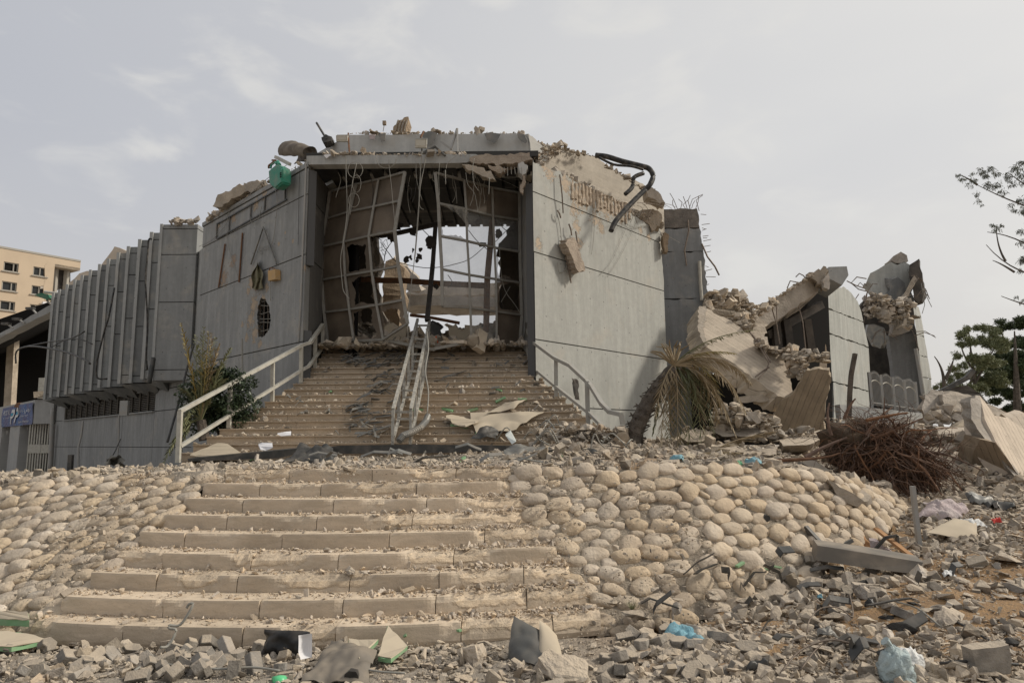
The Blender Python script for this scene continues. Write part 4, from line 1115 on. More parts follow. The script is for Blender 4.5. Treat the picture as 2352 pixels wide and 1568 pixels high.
# spiked fence and its low wall
fence = empty('spiked_fence', P(2050, 940, 27), 'grey metal fence with arched spiked tops in front of the far ruin', 'fence')
def fz(u): return P(lerp(2002, 2108, u), lerp(930, 945, u), 27 + 3 * u)
for k in range(5):
    u = k / 4; b_ = fz(u); MB().box((b_.x, b_.y, b_.z + .55), (.1, .1, 1.5)).build('post', m_steel, fence)
for k in range(40):
    u = k / 39; b_ = fz(u); h = 1.05 + .25 * abs(math.sin(u * math.pi * 4)) ** .6
    MB().box((b_.x, b_.y, b_.z + h / 2), (.02, .02, h)).tube([(b_.x, b_.y, b_.z + h), (b_.x, b_.y, b_.z + h + .12)], [.022, .002], 4).build('spiked_bar', m_steel, fence)
for h0 in (.1, .8):
    mb = MB(); pts = [fz(k / 32) + Vector((0, 0, h0 + (0 if h0 < .5 else .22 * abs(math.sin(k / 32 * math.pi * 4)) ** .6))) for k in range(33)]
    mb.tube(pts, .025, 4).build('rail', m_rail if h0 > .5 else m_steel, fence)
a_, b_ = P(1930, 935, 24), P(2128, 955, 28)
mb = MB(); mb.prism([a_ + Vector((0, 0, .1)), b_ + Vector((0, 0, .1)), b_ - Vector((0, 0, 2)), a_ - Vector((0, 0, 2))], (0, .4, 0))
thing_mesh('low_wall', mb, m_front, 'low grey concrete wall under the spiked fence behind the uprooted stump', 'wall')

# ------------------------------------------------------------ far buildings on the skyline
m_beigewall = plain('beige_render', (.53, .425, .31), .95, 0, .5, .5, bump=.1, dcol=(.43, .345, .255))
m_glass = NT('window_glass').fin((.03, .032, .033), .12)
m_frame = plain('window_frame', (.34, .32, .28), .6, 0, .3)
DF = Vector((.61, .79, 0)); NF = Vector((.79, -.61, 0)); F0 = P(0, 567, 75)
def OF(px, py, o=0): return on_plane(px, py, F0 + NF * o, NF)
far = empty('beige_apartment_block', (F0.x, F0.y, 0), 'beige apartment block on the skyline with blown-out windows and a shattered top corner', 'building')
def fpl(name, pts, th, m, o=0, skip=None, a=.12): return slab_mb([OF(x, y, o) for x, y in pts], -NF * th, .9, a, len(far.children), skip=skip or ()).build(name, m, far)
# face built as storeys with window holes
tl, trr = OF(0, 567), OF(186, 602)
ztop = tl.z; sM = (OF(122, 660) - F0).dot(DF); sEnd = (OF(186, 602) - F0).dot(DF)
def FP(s, z, o=0): return Vector((F0.x, F0.y, z)) + DF * s + NF * o
wins = []
def wrect(xa, ya, xb, yb_):
    a = OF(xa, ya); b = OF(xb, yb_); c = OF(xa, yb_); d = OF(xb, ya)
    return ((a - F0).dot(DF), (b - F0).dot(DF), (c.z + b.z) / 2, (a.z + d.z) / 2)
cols_s = [wrect(9, 603, 42, 624)[:2], wrect(77, 615, 107, 636)[:2]]
zr = [wrect(9, 603, 42, 624)[2:], wrect(5, 649, 35, 668)[2:], wrect(1, 694, 31, 712)[2:], wrect(-4, 740, 26, 757)[2:]]
dz_ = zr[0][0] - zr[1][0]; zr = [(zr[0][0] - dz_ * k, zr[0][1] - dz_ * k) for k in range(7)]
w0 = cols_s[1][0] - cols_s[0][0]; wl = cols_s[0][1] - cols_s[0][0]
cols_s = [(cols_s[0][0] - w0 * 2, cols_s[0][1] - w0 * 2), (cols_s[0][0] - w0, cols_s[0][1] - w0)] + cols_s
s_left = cols_s[0][0] - 3
zc_ = ztop
for (zb, zt_) in zr:
    MB().prism([FP(s_left, zt_), FP(sM, zt_), FP(sM, zc_), FP(s_left, zc_)], -NF * .4).build('wall', m_beigewall, far)
    edges = [s_left] + [v for c in cols_s for v in c] + [sM]
    for i in range(0, len(edges), 2):
        MB().prism([FP(edges[i], zb), FP(edges[i + 1], zb), FP(edges[i + 1], zt_), FP(edges[i], zt_)], -NF * .4).build('wall', m_beigewall, far)
    for ci, (a, b) in enumerate(cols_s):
        w = bpy.data.objects.new('window', None); COL.objects.link(w); w.parent = far
        MB().prism([FP(a, zb, -.25), FP(b, zb, -.25), FP(b, zt_, -.25), FP(a, zt_, -.25)], -NF * .05).build('pane', m_glass if r_.random() < .6 else m_dark, w)
        m3 = MB()
        for q in (a + .06, (a + b) / 2 + r_.uniform(-.3, .3), b - .06): m3.bar(FP(q, zb, -.15), FP(q, zt_, -.15), .1)
        m3.bar(FP(a, zb + .05, -.15), FP(b, zb + .05, -.15), .1); m3.bar(FP(a, zt_ - .05, -.15), FP(b, zt_ - .05, -.15), .1)
        m3.build('frame', m_frame, w)
        MB().bar(FP(a - .15, zb - .06, .05), FP(b + .15, zb - .06, .05), .2, .1).build('sill', m_frame, w)
    zc_ = zb
MB().prism([FP(s_left, -1), FP(sM, -1), FP(sM, zc_), FP(s_left, zc_)], -NF * .4).build('wall', m_beigewall, far)
# end part: parapet band, open shattered floor with soffit, posts and rubble, storeys below
zb1, zb2 = OF(186, 620).z, OF(127, 611).z
MB().prism([FP(sM, OF(127, 611).z), FP(sEnd, OF(186, 621).z), FP(sEnd, ztop), FP(sM, ztop)], -NF * .5).build('parapet', m_beigewall, far)
MB().prism([FP(s_left, ztop - .1, .06), FP(sEnd, ztop - .1, .06), FP(sEnd, ztop + .12, .06), FP(s_left, ztop + .12, .06)], -NF * .6).build('coping', m_frame, far)
Eq = (FP(sEnd, ztop) - FP(0, ztop))
MB().prism([FP(sM, zb2 - .05), FP(sEnd, zb2 - .05), FP(sEnd - 1, zb2 - .05, -9), FP(sM, zb2 - .05, -9)], (0, 0, .3)).build('ceiling_slab', m_slab, far)
zfl = OF(122, 658).z
MB().prism([FP(sM - .5, zfl - .25), FP(sEnd - 4, zfl - .5), FP(sEnd - 5, zfl - .5, -9), FP(sM, zfl - .25, -9)], (0, 0, .35)).build('floor_slab', m_slab, far)
for sx_ in (sEnd - 2.2, sEnd - 1.0): MB().bar(FP(sx_, 0, -1.2), FP(sx_, zb2, -1.2), .45, .45).build('column', m_frame, far)
MB().prism([FP(sM, zfl, -1.5), FP(sM + 2.4, zfl, -1.5), FP(sM + 2.2, zb2, -1.5), FP(sM, zb2, -1.5)], -NF * .3).build('inner_wall', m_soot, far)
MB().prism([FP(sM, -1, -.8), FP(sEnd - 3, -1, -.8), FP(sEnd - 4, zfl - .6, -.8), FP(sM, zfl - .3, -.8)], -NF * .3).build('inner_wall', m_soot, far)
fpl('wall_fragment', [(113, 770), (113, 655), (108, 645), (106, 635), (110, 622), (118, 616), (126, 612), (127, 600), (112, 600), (103, 610), (103, 770)], .38, m_beigewall, .02)
slab_mb([FP(sM + 1.5, zfl, -2), FP(sM + 2.8, zfl + 1.6, -2), FP(sM + 3.6, zfl + 1.4, -2), FP(sM + 6.5, zfl - .4, -2)], (-.5, 2, 0), .6, .2, 3).build('rubble_heap', m_slab, far)
for (x_, y_) in ((108, 702), (2, 760), (8, 764)):
    q = OF(x_, y_, .4); m3 = MB().box(q, (1.0, .5, .8), Matrix((DF, -NF, Vector((0, 0, 1)))).transposed()); m3.build('air_conditioner', m_paper, far)
# gables behind the fins
m_gable = plain('pale_gable', (.50, .43, .35), .95, 0, .4, .5)
mb = slab_mb(PX((230, 612, 70), (248, 588, 70), (263, 566, 70), (292, 577, 70), (300, 640, 70), (235, 640, 70)), (1, 6, 0), 1.2, .12, 5)
thing_mesh('gable_house', mb, m_gable, 'pale broken gable peeking over the tops of the concrete fins', 'building')
mb = slab_mb(PX((158, 650, 68), (182, 628, 68), (200, 622, 68), (215, 624, 68), (215, 680, 68), (160, 680, 68)), (1, 5, 0), 1.2, .12, 6)
thing_mesh('small_house', mb, m_gable, 'tan ruined house just showing between the apartment block and the fins', 'building')

# ------------------------------------------------------------ canopy building with the shop front at the far left
shop = empty('canopy_shop', P(60, 1080, 36), 'dark canopied building with a low shop front left of the concrete fins', 'building')
m_canopy = concrete('canopy_concrete', (.30, .30, .29), DL, boards=0, streak=.5, ties=False)
slab_mb(PX((-60, 796, 40), (0, 765, 38.5), (60, 732, 36.5), (122, 697, 34.5), (122, 712, 34.5), (60, 744, 36.5), (0, 776, 38.5), (-60, 808, 40)), (-.3, 1, 0), .8, .03, 8, skip=(3, 7)).build('canopy_roof', m_canopy, shop)
MB().prism(PX((-80, 1100, 54), (-80, 760, 54), (150, 680, 54), (150, 1100, 54)), (0, .3, 0)).build('back_wall', m_dark, shop)  # shade under the canopy put into the near-black wall and ceiling
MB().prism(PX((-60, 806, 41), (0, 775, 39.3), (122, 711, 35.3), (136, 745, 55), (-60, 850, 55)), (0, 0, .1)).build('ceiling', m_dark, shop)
MB().bar(P(31, 775, 47), P(21, 960, 47), .5, .5).build('column', m_slab, shop)
MB().bar(P(100, 868, 36), P(97, 915, 36), .3, .3).build('column', m_rail, shop)
yS = 34.3
pk = P(78, 950, yS)
def WK(s, z, o=0): return Vector((pk.x, pk.y, z)) + DL * s + NL * o
def onK(px, py, o=0): q = on_plane(px, py, WK(0, 0, o), NL); return (q - WK(0, 0)).dot(DL), q.z
m_shop = concrete('shop_concrete', (.36, .355, .34), DL, boards=0, streak=.5)
zt, zb = P(79, 918, yS).z, P(79, 973, yS).z
sW = onK(0, 950)[0]
MB().prism([WK(0, zb), WK(sW + 8, zb), WK(sW + 8, zt), WK(0, zt)], -NL * .5).build('fascia', m_shop, shop)
MB().box(((pk.x + P(121, 950, yS).x) / 2 + .02, yS + .25, (zb + zt) / 2), (P(121, 950, yS).x - pk.x, .5, zt - zb)).build('fascia', m_shop, shop)
MB().bar(P(100, 905, 34.4), P(78, 907, 34.2), .5, .3).build('broken_kerb', m_slab, shop)
slab_mb(PX((31, 935, 37), (38, 925, 37), (98, 927, 36), (90, 935, 36)), (0, 1, .1), 1, .04, 4).build('rusty_awning', m_rust, shop)
pa, pb_ = onK(19, 1000)[0], onK(43, 1000)[0]
sA, sB = onK(44, 1000)[0], onK(22, 1000)[0]
MB().prism([WK(sA, -1), WK(sB, -1), WK(sB, zb), WK(sA, zb)], -NL * .6).build('pillar', m_shop, shop)
sC = onK(3, 1000)[0]
MB().prism([WK(sC, -1), WK(sC + 8, -1), WK(sC + 8, zb), WK(sC, zb)], -NL * .6).build('pillar', m_shop, shop)
m_shutter = plain('corrugated_shutter', (.17, .16, .14), .6, .2, .4, 3, dcol=(.12, .11, .095))
def shutter(sa, sb, o, n):
    for k in range(n):
        a, b = lerp(sa, sb, k / n), lerp(sa, sb, (k + .72) / n)
        MB().prism([WK(a, -1, o), WK(b, -1, o), WK(b, zb, o), WK(a, zb, o)], -NL * .05).build('shutter_strip', m_shutter, shop)
shutter(.3, sA, -.5, 26); shutter(sB, sC, -.5, 14)
MB().prism([WK(0, -1, -.7), WK(sW + 6, -1, -.7), WK(sW + 6, zb, -.7), WK(0, zb, -.7)], -NL * .1).build('shutter_backing', m_dark, shop)
mz = P(60, 1031, yS).z
MB().prism([WK(.1, mz - .2, -.42), WK(sA, mz - .2, -.42), WK(sA, mz + .25, -.42), WK(.1, mz + .25, -.42)], -NL * .05).build('cross_plate', m_steel, shop)
gate = empty('barred_gate', P(97, 1080, yS), 'tall barred metal gate beside the corrugated shutters under the shop fascia', 'gate')
gx0, gx1 = P(73, 1000, yS + .6).x, P(121, 1000, yS + .6).x
for k in range(9):
    x_ = lerp(gx0, gx1, k / 8); MB().box((x_, yS + .45, (zb - 1) / 2), (.06, .06, zb + 1)).build('bar', m_rail, gate)
MB().box(((gx0 + gx1) / 2, yS + .4, mz), (gx1 - gx0, .04, .42)).build('cross_plate', m_rail, gate)
MB().box(((gx0 + gx1) / 2, yS + 1.6, (zb - 1) / 2), (gx1 - gx0 + 1, .1, zb + 1)).build('backing', m_dark, gate)
MB().tube(PX((122, 975, 34), (119, 1030, 34), (116, 1083, 34)), .1, 8).build('drain_pipe', m_steel, shop)
# banner
ban = empty('shop_banner', WK(1.5, zb, .06), 'faded blue banner with white lettering fixed along the shop fascia', 'banner')
m_ban = NT('banner_print')
t = m_ban; n_ = t.noise(1.3, 4)
m_banner = t.fin(t.mix(t.ramp(n_, .4, .65), (.085, .085, .17), (.05, .10, .23)), .6, t.bump(t.noise(1.8, 3, dist=1.2), .8, .15))
m_letter = NT('banner_letters').fin((.52, .52, .52), .7); m_teal = NT('banner_teal').fin((.04, .25, .36), .7)
b0, b1 = onK(77.5, 950)[0], onK(9, 950)[0]
bz0, bz1 = zb - .02, zt - .12
def bp(u, v, o=.06):   # u 0 at the far (left in the photo) end, v 0 bottom
    s = lerp(b1, b0, u); z = lerp(bz0, bz1, v)
    return WK(s, z, o + .05 * math.sin(u * 17 + v * 3) * (1 - abs(v - .5)))
mb = MB(); NU, NV = 40, 12
def torn(u, v): return abs(u - .49 - (v - 1) * .05) < .045 * max(0, (v - .62) / .38)
vs = [bp(i / NU, j / NV) for j in range(NV + 1) for i in range(NU + 1)]
fs = [(j * (NU + 1) + i, j * (NU + 1) + i + 1, (j + 1) * (NU + 1) + i + 1, (j + 1) * (NU + 1) + i) for j in range(NV) for i in range(NU) if not torn((i + .5) / NU, (j + .5) / NV)]
mb.add(vs, fs); mb.build('banner_cloth', m_banner, ban, smooth=True)
def text_on(name, body, u0, u1, v0, v1, m, parent=None, sh=0):
    cu = bpy.data.curves.new(name, 'FONT'); cu.body = body; cu.resolution_u = 3; cu.extrude = 0; cu.shear = sh
    tmp = bpy.data.objects.new(name, cu); COL.objects.link(tmp)
    dg = bpy.context.evaluated_depsgraph_get(); me = bpy.data.meshes.new_from_object(tmp.evaluated_get(dg)); bpy.data.objects.remove(tmp)
    co = [v.co.copy() for v in me.vertices]
    if not co: return None
    lx, hx = min(c.x for c in co), max(c.x for c in co); ly, hy = min(c.y for c in co), max(c.y for c in co)
    for v in me.vertices:
        v.co = bp(lerp(u0, u1, (v.co.x - lx) / (hx - lx)), lerp(v0, v1, (v.co.y - ly) / (hy - ly)), .10)
    me.materials.clear(); me.materials.append(m); return link_mesh(name, me, ban)
text_on('lettering', 'POST PALL', .06, .33, .60, .84, m_letter, sh=.25)
text_on('lettering', '\u0644\u0627\u0628 \u062a\u0633\u0648\u0628'[::-1][::-1], .60, .95, .55, .86, m_letter)
text_on('lettering', '\u0644\u0642\u0646\u0648 \u0641\u0631\u0635\u0648 \u062a\u0627\u0645\u062f\u062e', .63, .88, .36, .50, m_letter)
text_on('lettering', 'Transfers & Financial', .58, .92, .12, .22, m_letter)
text_on('lettering', 'for money services', .08, .32, .40, .48, m_letter)
def poly_on(name, pts, m): 
    MB().prism([bp(u, v, .10) for u, v in pts], -NL * -.012).build(name, m, ban)
for dx, dy in ((0, 0), (.115, .045)):
    poly_on('logo', [(.37 + dx, .10 + dy), (.39 + dx, .10 + dy), (.40 + dx, .36 + dy), (.43 + dx, .37 + dy), (.455 + dx, .45 + dy), (.465 + dx, .62 + dy), (.46 + dx, .78 + dy), (.445 + dx, .84 + dy), (.39 + dx, .82 + dy), (.385 + dx, .66 + dy), (.44 + dx, .66 + dy), (.44 + dx, .50 + dy), (.375 + dx, .48 + dy)], m_letter)
    poly_on('logo', [(.385 + dx, .50 + dy), (.435 + dx, .52 + dy), (.435 + dx, .64 + dy), (.385 + dx, .63 + dy)], m_teal)
# little lamps on the canopy and the green street light
for (x_, y_, Y_) in ((70, 862, 37), (98, 830, 36)): pass
g = empty('street_lamp', P(125, 684, 34.8), 'green street lamp head hanging sideways off the end of the fins', 'street lamp')
slab_mb(PX((78, 678, 34), (92, 672.5, 34), (110, 675, 34), (114, 684, 34), (107, 688, 34), (95, 684, 34)), (0, .5, 0), 1, .0, 0).build('lamp_head', plain('green_enamel', (.03, .13, .075), .4, 0, .3), g)
MB().tube(PX((101, 670, 34.2), (118, 672, 34.4), (136, 674, 34.6)), .07, 6).build('arm', m_steel, g)
MB().tube(PX((106, 688, 34.2), (113, 695, 34.3), (119, 700, 34.4)), .05, 6).build('bracket', m_steel, g)
for x0_, y0_, x1_, y1_ in ((41, 732, 56, 742), (72, 708, 84, 720), (16, 743, 30, 754)):
    q = empty('floodlight', P(x1_, y1_, 36.5), ['thin bracket lamp standing on the middle of the canopy edge', 'thin bracket lamp nearest the street lamp on the canopy edge', 'thin bracket lamp furthest out along the canopy edge'][(x0_ > 20) * 1 + (x0_ > 50) * 1 - 1 if x0_ > 20 else 2], 'lamp')
    MB().tube(PX((x0_, y0_, 36.5), (x1_, y1_, 36.5)), .05, 5).build('arm', m_steel, q)
    MB().box(P(x0_ - 2, y0_ + .5, 36.5), (.4, .25, .12)).build('lamp_head', m_darksheet, q)
# ------------------------------------------------------------ the wrecked glazed screen
def C3(x, y, Y): return P(689.06 + x * .32963, 344.53 + y * .32963, Y)
def mesh_pane(name, col, alpha):
    t = NT(name); tr = t.n('ShaderNodeBsdfTransparent'); mx = t.n('ShaderNodeMixShader')
    tr.inputs[0].default_value = (1, 1, 1, 1)
    c = t.mix(t.ramp(t.noise(1.2, 5), .35, .7), col, tuple(x * .65 for x in col))
    t.put(t.b.inputs['Base Color'], c); t.b.inputs['Roughness'].default_value = .7
    a = t.ramp(t.noise(2.5, 5), .2, .8, alpha * .85, min(1, alpha * 1.12)); t.l(a, mx.inputs[0])
    t.l(tr.outputs[0], mx.inputs[1]); t.l(t.b.outputs[0], mx.inputs[2]); t.l(mx.outputs[0], t.out.inputs[0]); return t.m
m_paneL = mesh_pane('dusty_brown_mesh', (.17, .135, .10), .90)
m_paneH = mesh_pane('torn_brown_mesh', (.15, .12, .09), .62)
m_paneR = mesh_pane('dusty_clear_mesh', (.38, .38, .37), .20)
m_scr = plain('screen_frame_grey', (.235, .225, .20), .6, .1, .5, 6, dcol=(.15, .13, .11))
LV = [([(210, 290), (185, 480), (145, 675), (152, 905), (170, 1130), (195, 1360)], 17.6), ([(390, 240), (345, 430), (305, 640), (315, 875), (345, 1110), (375, 1330)], 17.1),
      ([(548, 205), (515, 395), (480, 600), (500, 845), (535, 1080), (580, 1320)], 16.6), ([(732, 155), (695, 355), (660, 565), (685, 810), (722, 1045), (750, 1210)], 16.1)]
RV = [([(943, 160), (965, 372), (975, 600), (988, 830), (992, 1088)], 16.2), ([(1145, 212), (1158, 412), (1165, 635), (1180, 870), (1187, 1100), (1195, 1330)], 16.7),
      ([(1340, 265), (1345, 460), (1355, 680), (1365, 900), (1370, 1125), (1370, 1350)], 17.2), ([(1528, 300), (1530, 487), (1532, 710), (1537, 925), (1545, 1150), (1530, 1375)], 17.7)]
def leaf(cols, label, loc, panes):
    e = empty('entrance_screen', loc, label, 'glazed screen')
    N = [[C3(x, y, Y) for x, y in pts] for pts, Y in cols]
    for ci, c in enumerate(N):
        for a, b in zip(c[:-1], c[1:]): MB().bar(a, b, .075 if ci in (0, 3) else .055, .09).build('mullion', m_scr, e)
    for r in range(6):
        for c0, c1 in zip(N[:-1], N[1:]):
            if r < len(c0) and r < len(c1): MB().bar(c0[r], c1[r], .06, .05).build('transom', m_scr, e)
    for (c, r, kind) in panes:
        a, b = N[c], N[c + 1]
        if r + 1 >= len(a) or r + 1 >= len(b): continue
        q = [a[r], b[r], b[r + 1], a[r + 1]]; mid = sum(q, Vector()) / 4
        back = Vector((0, .05, 0))
        if kind in ('L', 'R'): MB().prism([p + back for p in q], (0, .012, 0)).build('pane', m_paneL if kind == 'L' else m_paneR, e)
        else:
            # torn: what is left of the lining along some sides
            rr = random.Random(c * 10 + r); pts = []
            for i in range(4):
                p, n = q[i], q[(i + 1) % 4]
                for j in range(9): pts.append(p.lerp(n, j / 9))
            inner = []
            oc = q[rr.randrange(4)].lerp(mid, .7)
            for i, p in enumerate(pts):
                w = noise.noise(Vector((math.cos(i / len(pts) * 6.283) * .9, math.sin(i / len(pts) * 6.283) * .9, c * 3.1 + r)))
                k = (.28 + .35 * w if kind == 'T' else .13 + .22 * w) + rr.uniform(-.05, .05)
                inner.append(p.lerp(oc, min(.6, max(.03, k))))
            n = len(pts); vs = [p + back for p in pts] + [p + back * 1.2 for p in inner]
            fs = [(i, (i + 1) % n, (i + 1) % n + n, i + n) for i in range(n)]
            MB().add(vs, fs).build('torn_pane', m_paneL if kind == 'T' else m_paneH, e)
    return e
leaf(LV, 'buckled glazed screen leaf with brown torn mesh beside the dark conduit side of the entrance', C3(480, 1370, 17), [(0, 0, 'L'), (1, 0, 'L'), (2, 0, 'L'), (0, 1, 'L'), (1, 1, 'L'), (2, 1, 'L'), (0, 2, 'L'), (1, 2, 'T'), (2, 2, 't'), (0, 3, 'L'), (1, 3, 'T'), (2, 3, 't'), (0, 4, 'L'), (1, 4, 'T'), (2, 4, 'T')])
leaf(RV, 'standing glazed screen leaf with pale see-through mesh nearest the sunlit wall', C3(1250, 1370, 17), [(1, 0, 'L'), (2, 0, 'L'), (0, 1, 't'), (1, 1, 'R'), (2, 1, 'R'), (0, 2, 'R'), (1, 2, 'R'), (2, 2, 't'), (0, 3, 'R'), (1, 3, 'R'), (2, 3, 'T'), (1, 4, 'R'), (2, 4, 'L'), (0, 4, 't')])
e = empty('threshold_rail', C3(1200, 1370, 16.9), 'dark bent bottom rail lying across the threshold under the standing screen', 'rail')
for a, b in (((930, 1385, 16.4), (1190, 1335, 16.7)), ((1190, 1335, 16.7), (1530, 1375, 17.6)), ((620, 1330, 16.7), (940, 1390, 16.4))): MB().bar(C3(*a), C3(*b), .07, .07).build('rail_length', m_scr, e)
e = empty('door_posts', C3(1570, 1370, 17.8), 'dark upright metal posts against the inner side of the sunlit wall', 'post')
for x in (1548, 1572, 1596): MB().bar(C3(x - 12, 180, 17.8), C3(x, 1390, 17.8), .09, .09).build('post', m_steel, e)
def strip_thing(name, pts, w, m, label, cat, group=None, h=None):
    mb = MB(); mb.polybar(pts, w, h or w); return thing_mesh(name, mb, m, label, cat, group)
m_char = plain('charred_steel', (.045, .04, .036), .7, .2, .4, 6, dcol=(.10, .08, .065))
strip_thing('bent_post', [C3(945, 515, 18.4), C3(925, 800, 18.2), C3(905, 1000, 17.8), C3(885, 1190, 17.4)], .11, m_char, 'black buckled post standing alone in the middle of the entrance gap', 'post')
strip_thing('roof_truss', [C3(330, 560, 19), C3(560, 600, 18.8), C3(700, 575, 18.6), C3(940, 520, 18.4), C3(1065, 505, 18.3)], .14, m_char, 'charred sagging girder crossing high in the entrance gap', 'girder', h=.09)
strip_thing('floor_girder', [C3(380, 905, 19.5), C3(720, 910, 19.3), C3(980, 930, 19), C3(1290, 945, 18.8)], .14, m_rust, 'brown level girder crossing the entrance gap at mid height', 'girder')
strip_thing('fallen_girder', [C3(770, 1150, 19), C3(900, 1165, 18.8), C3(1110, 1205, 18.6)], .08, m_rust, 'brown fallen girder just above the rubble in the entrance gap', 'girder')
strip_thing('inner_post', [C3(1340, 490, 18.5), C3(1325, 680, 18.5), C3(1305, 900, 18.4), C3(1295, 1345, 18.2)], .16, m_rust, 'brown inner post behind the see-through screen mesh', 'post')
strip_thing('purlin', [C3(545, 540, 19.2), C3(700, 542, 19.2)], .1, m_char, 'short charred purlin stub beneath the soffit', 'girder')
# scorched scraps hanging in the gap
r_ = random.Random(77)
for k, (x, y, w, h) in enumerate([(905, 645, 45, 50), (790, 580, 40, 30), (645, 610, 35, 40), (830, 745, 25, 30), (770, 745, 12, 25), (785, 700, 6, 22), (950, 955, 22, 22), (1388, 585, 26, 35), (1270, 655, 30, 20), (700, 520, 30, 20), (1240, 500, 35, 20), (840, 690, 18, 15), (815, 770, 20, 12), (740, 760, 28, 30), (1475, 540, 14, 30)]):
    pts = [C3(x + math.cos(a) * w * r_.uniform(.5, 1.1), y + math.sin(a) * h * r_.uniform(.5, 1.1), 18.2) for a in [i * math.pi / 4.5 for i in range(9)]]
    mb = slab_mb(pts, (0, .03, 0), .08, .03, k)
    thing_mesh('charred_scrap', mb, m_char, 'charred scrap of lining hanging inside the entrance gap', 'scrap', 'charred scraps hanging in the entrance gap')
mb = MB()
mb.grid(lambda u, v: C3(lerp(970, 1170, u) + v * (120 * (1 - u) ** .5 - 10), lerp(375, 410, u) + v * lerp(60, 145, u) * (1 - .1 * math.sin(u * 9)), 16.1 + .08 * math.sin(u * 20 + v * 5)), 14, 8)
thing_mesh('hanging_mesh', mb, mesh_pane('pale_hanging_mesh', (.30, .28, .24), .6), 'pale mesh sheet peeled off and hanging from the standing screen', 'mesh sheet', smooth=True)

# ------------------------------------------------------------ railings
def T3(x, y, Y): return P(373.2 + .2686 * x, 746.5 + .2686 * y, Y)
def T4(x, y, Y): return P(890 + .2686 * x, 746.5 + .2686 * y, Y)
def bars(e, name, pts, w, m, h=None):
    for a, b in zip(pts[:-1], pts[1:]): MB().bar(a, b, w, h).build(name, m, e)
e = empty('stair_railing', T3(130, 1160, 12.7), 'straight cream painted railing climbing beside the palm sapling and shrub', 'railing')
bars(e, 'top_rail', [T3(150, 735, 12.75), T3(1195, 170, 15.75), T3(1262, 150, 15.95), T3(1372, -5, 17.3)], .085, m_rail, .07)
bars(e, 'lower_rail', [T3(150, 1035, 12.75), T3(1190, 385, 15.75), T3(1252, 350, 15.95), T3(1375, 180, 17.3)], .075, m_rail, .06)
for (x0, y0, x1, y1, Y) in [(152, 735, 132, 1175, 12.72), (580, 515, 568, 880, 13.9), (943, 318, 938, 655, 14.95), (1188, 172, 1184, 495, 15.72), (1307, 95, 1304, 368, 16.6), (1374, 0, 1370, 190, 17.3)]:
    MB().bar(T3(x0, y0, Y), T3(x1, y1, Y), .075).build('post', m_rail, e)
e = empty('centre_railing', T4(120, 1000, 13.1), 'twin ladder-like steel railing running up the middle of the staircase', 'railing')
for (xa, xb, tag_) in ((48, 258, 0), (200, 362, 1)):
    lo = T4(xa, 722, 13.15); hi = T4(xb, -48, 17.6)
    MB().bar(lo, hi, .06, .07).build('top_rail', m_railc, e)
    dn = Vector((0, 0, -.82)); lo2 = T4(xa + 2, 1000, 13.15)
    MB().bar(lo2 + Vector((0, .05, .1)), hi + dn, .05, .06).build('lower_rail', m_railc, e)
    for k in range(6):
        t_ = k / 5.3; p = lo.lerp(hi, t_); MB().bar(p, p + Vector((0, 0, -.98 if k else -1.06)), .055).build('post', m_railc, e)
A_, B_ = (T4(48, 722, 13.15), T4(258, -48, 17.6)), (T4(200, 722, 13.15), T4(362, -48, 17.6))
for k in range(11):
    t_ = .04 + k * .095; d = Vector((0, 0, -.14 if k % 2 == 0 else -.5)); MB().bar(A_[0].lerp(A_[1], t_) + d, B_[0].lerp(B_[1], t_) + d, .045).build('rung', m_railc, e)
e = empty('bent_railing', T4(1700, 860, 13.4), 'bent grey railing sagging along the foot of the sunlit wall', 'railing')
m_raild = plain('dusty_grey_rail', (.33, .32, .29), .6, .1, .4, 9)
bars(e, 'top_rail', [T4(1195, 40, 17.0), T4(1242, 142, 16.2), T4(1430, 282, 14.9), T4(1560, 345, 14.2), T4(1695, 470, 13.5), T4(1745, 530, 13.3), T4(1830, 670, 12.9), T4(1900, 742, 12.6), T4(2000, 765, 12.3), T4(2012, 850, 12.3)], .08, m_raild, .07)
bars(e, 'lower_rail', [T4(1190, 150, 17.0), T4(1220, 340, 16.6), T4(1440, 525, 14.9), T4(1720, 745, 13.4), T4(1880, 905, 12.7)], .07, m_raild, .06)
for (x0, y0, x1, y1, Y) in [(1267, 165, 1268, 440, 16.2), (1440, 285, 1442, 612, 14.9), (1705, 480, 1716, 850, 13.4)]: MB().bar(T4(x0, y0, Y), T4(x1, y1, Y), .08).build('post', m_raild, e)

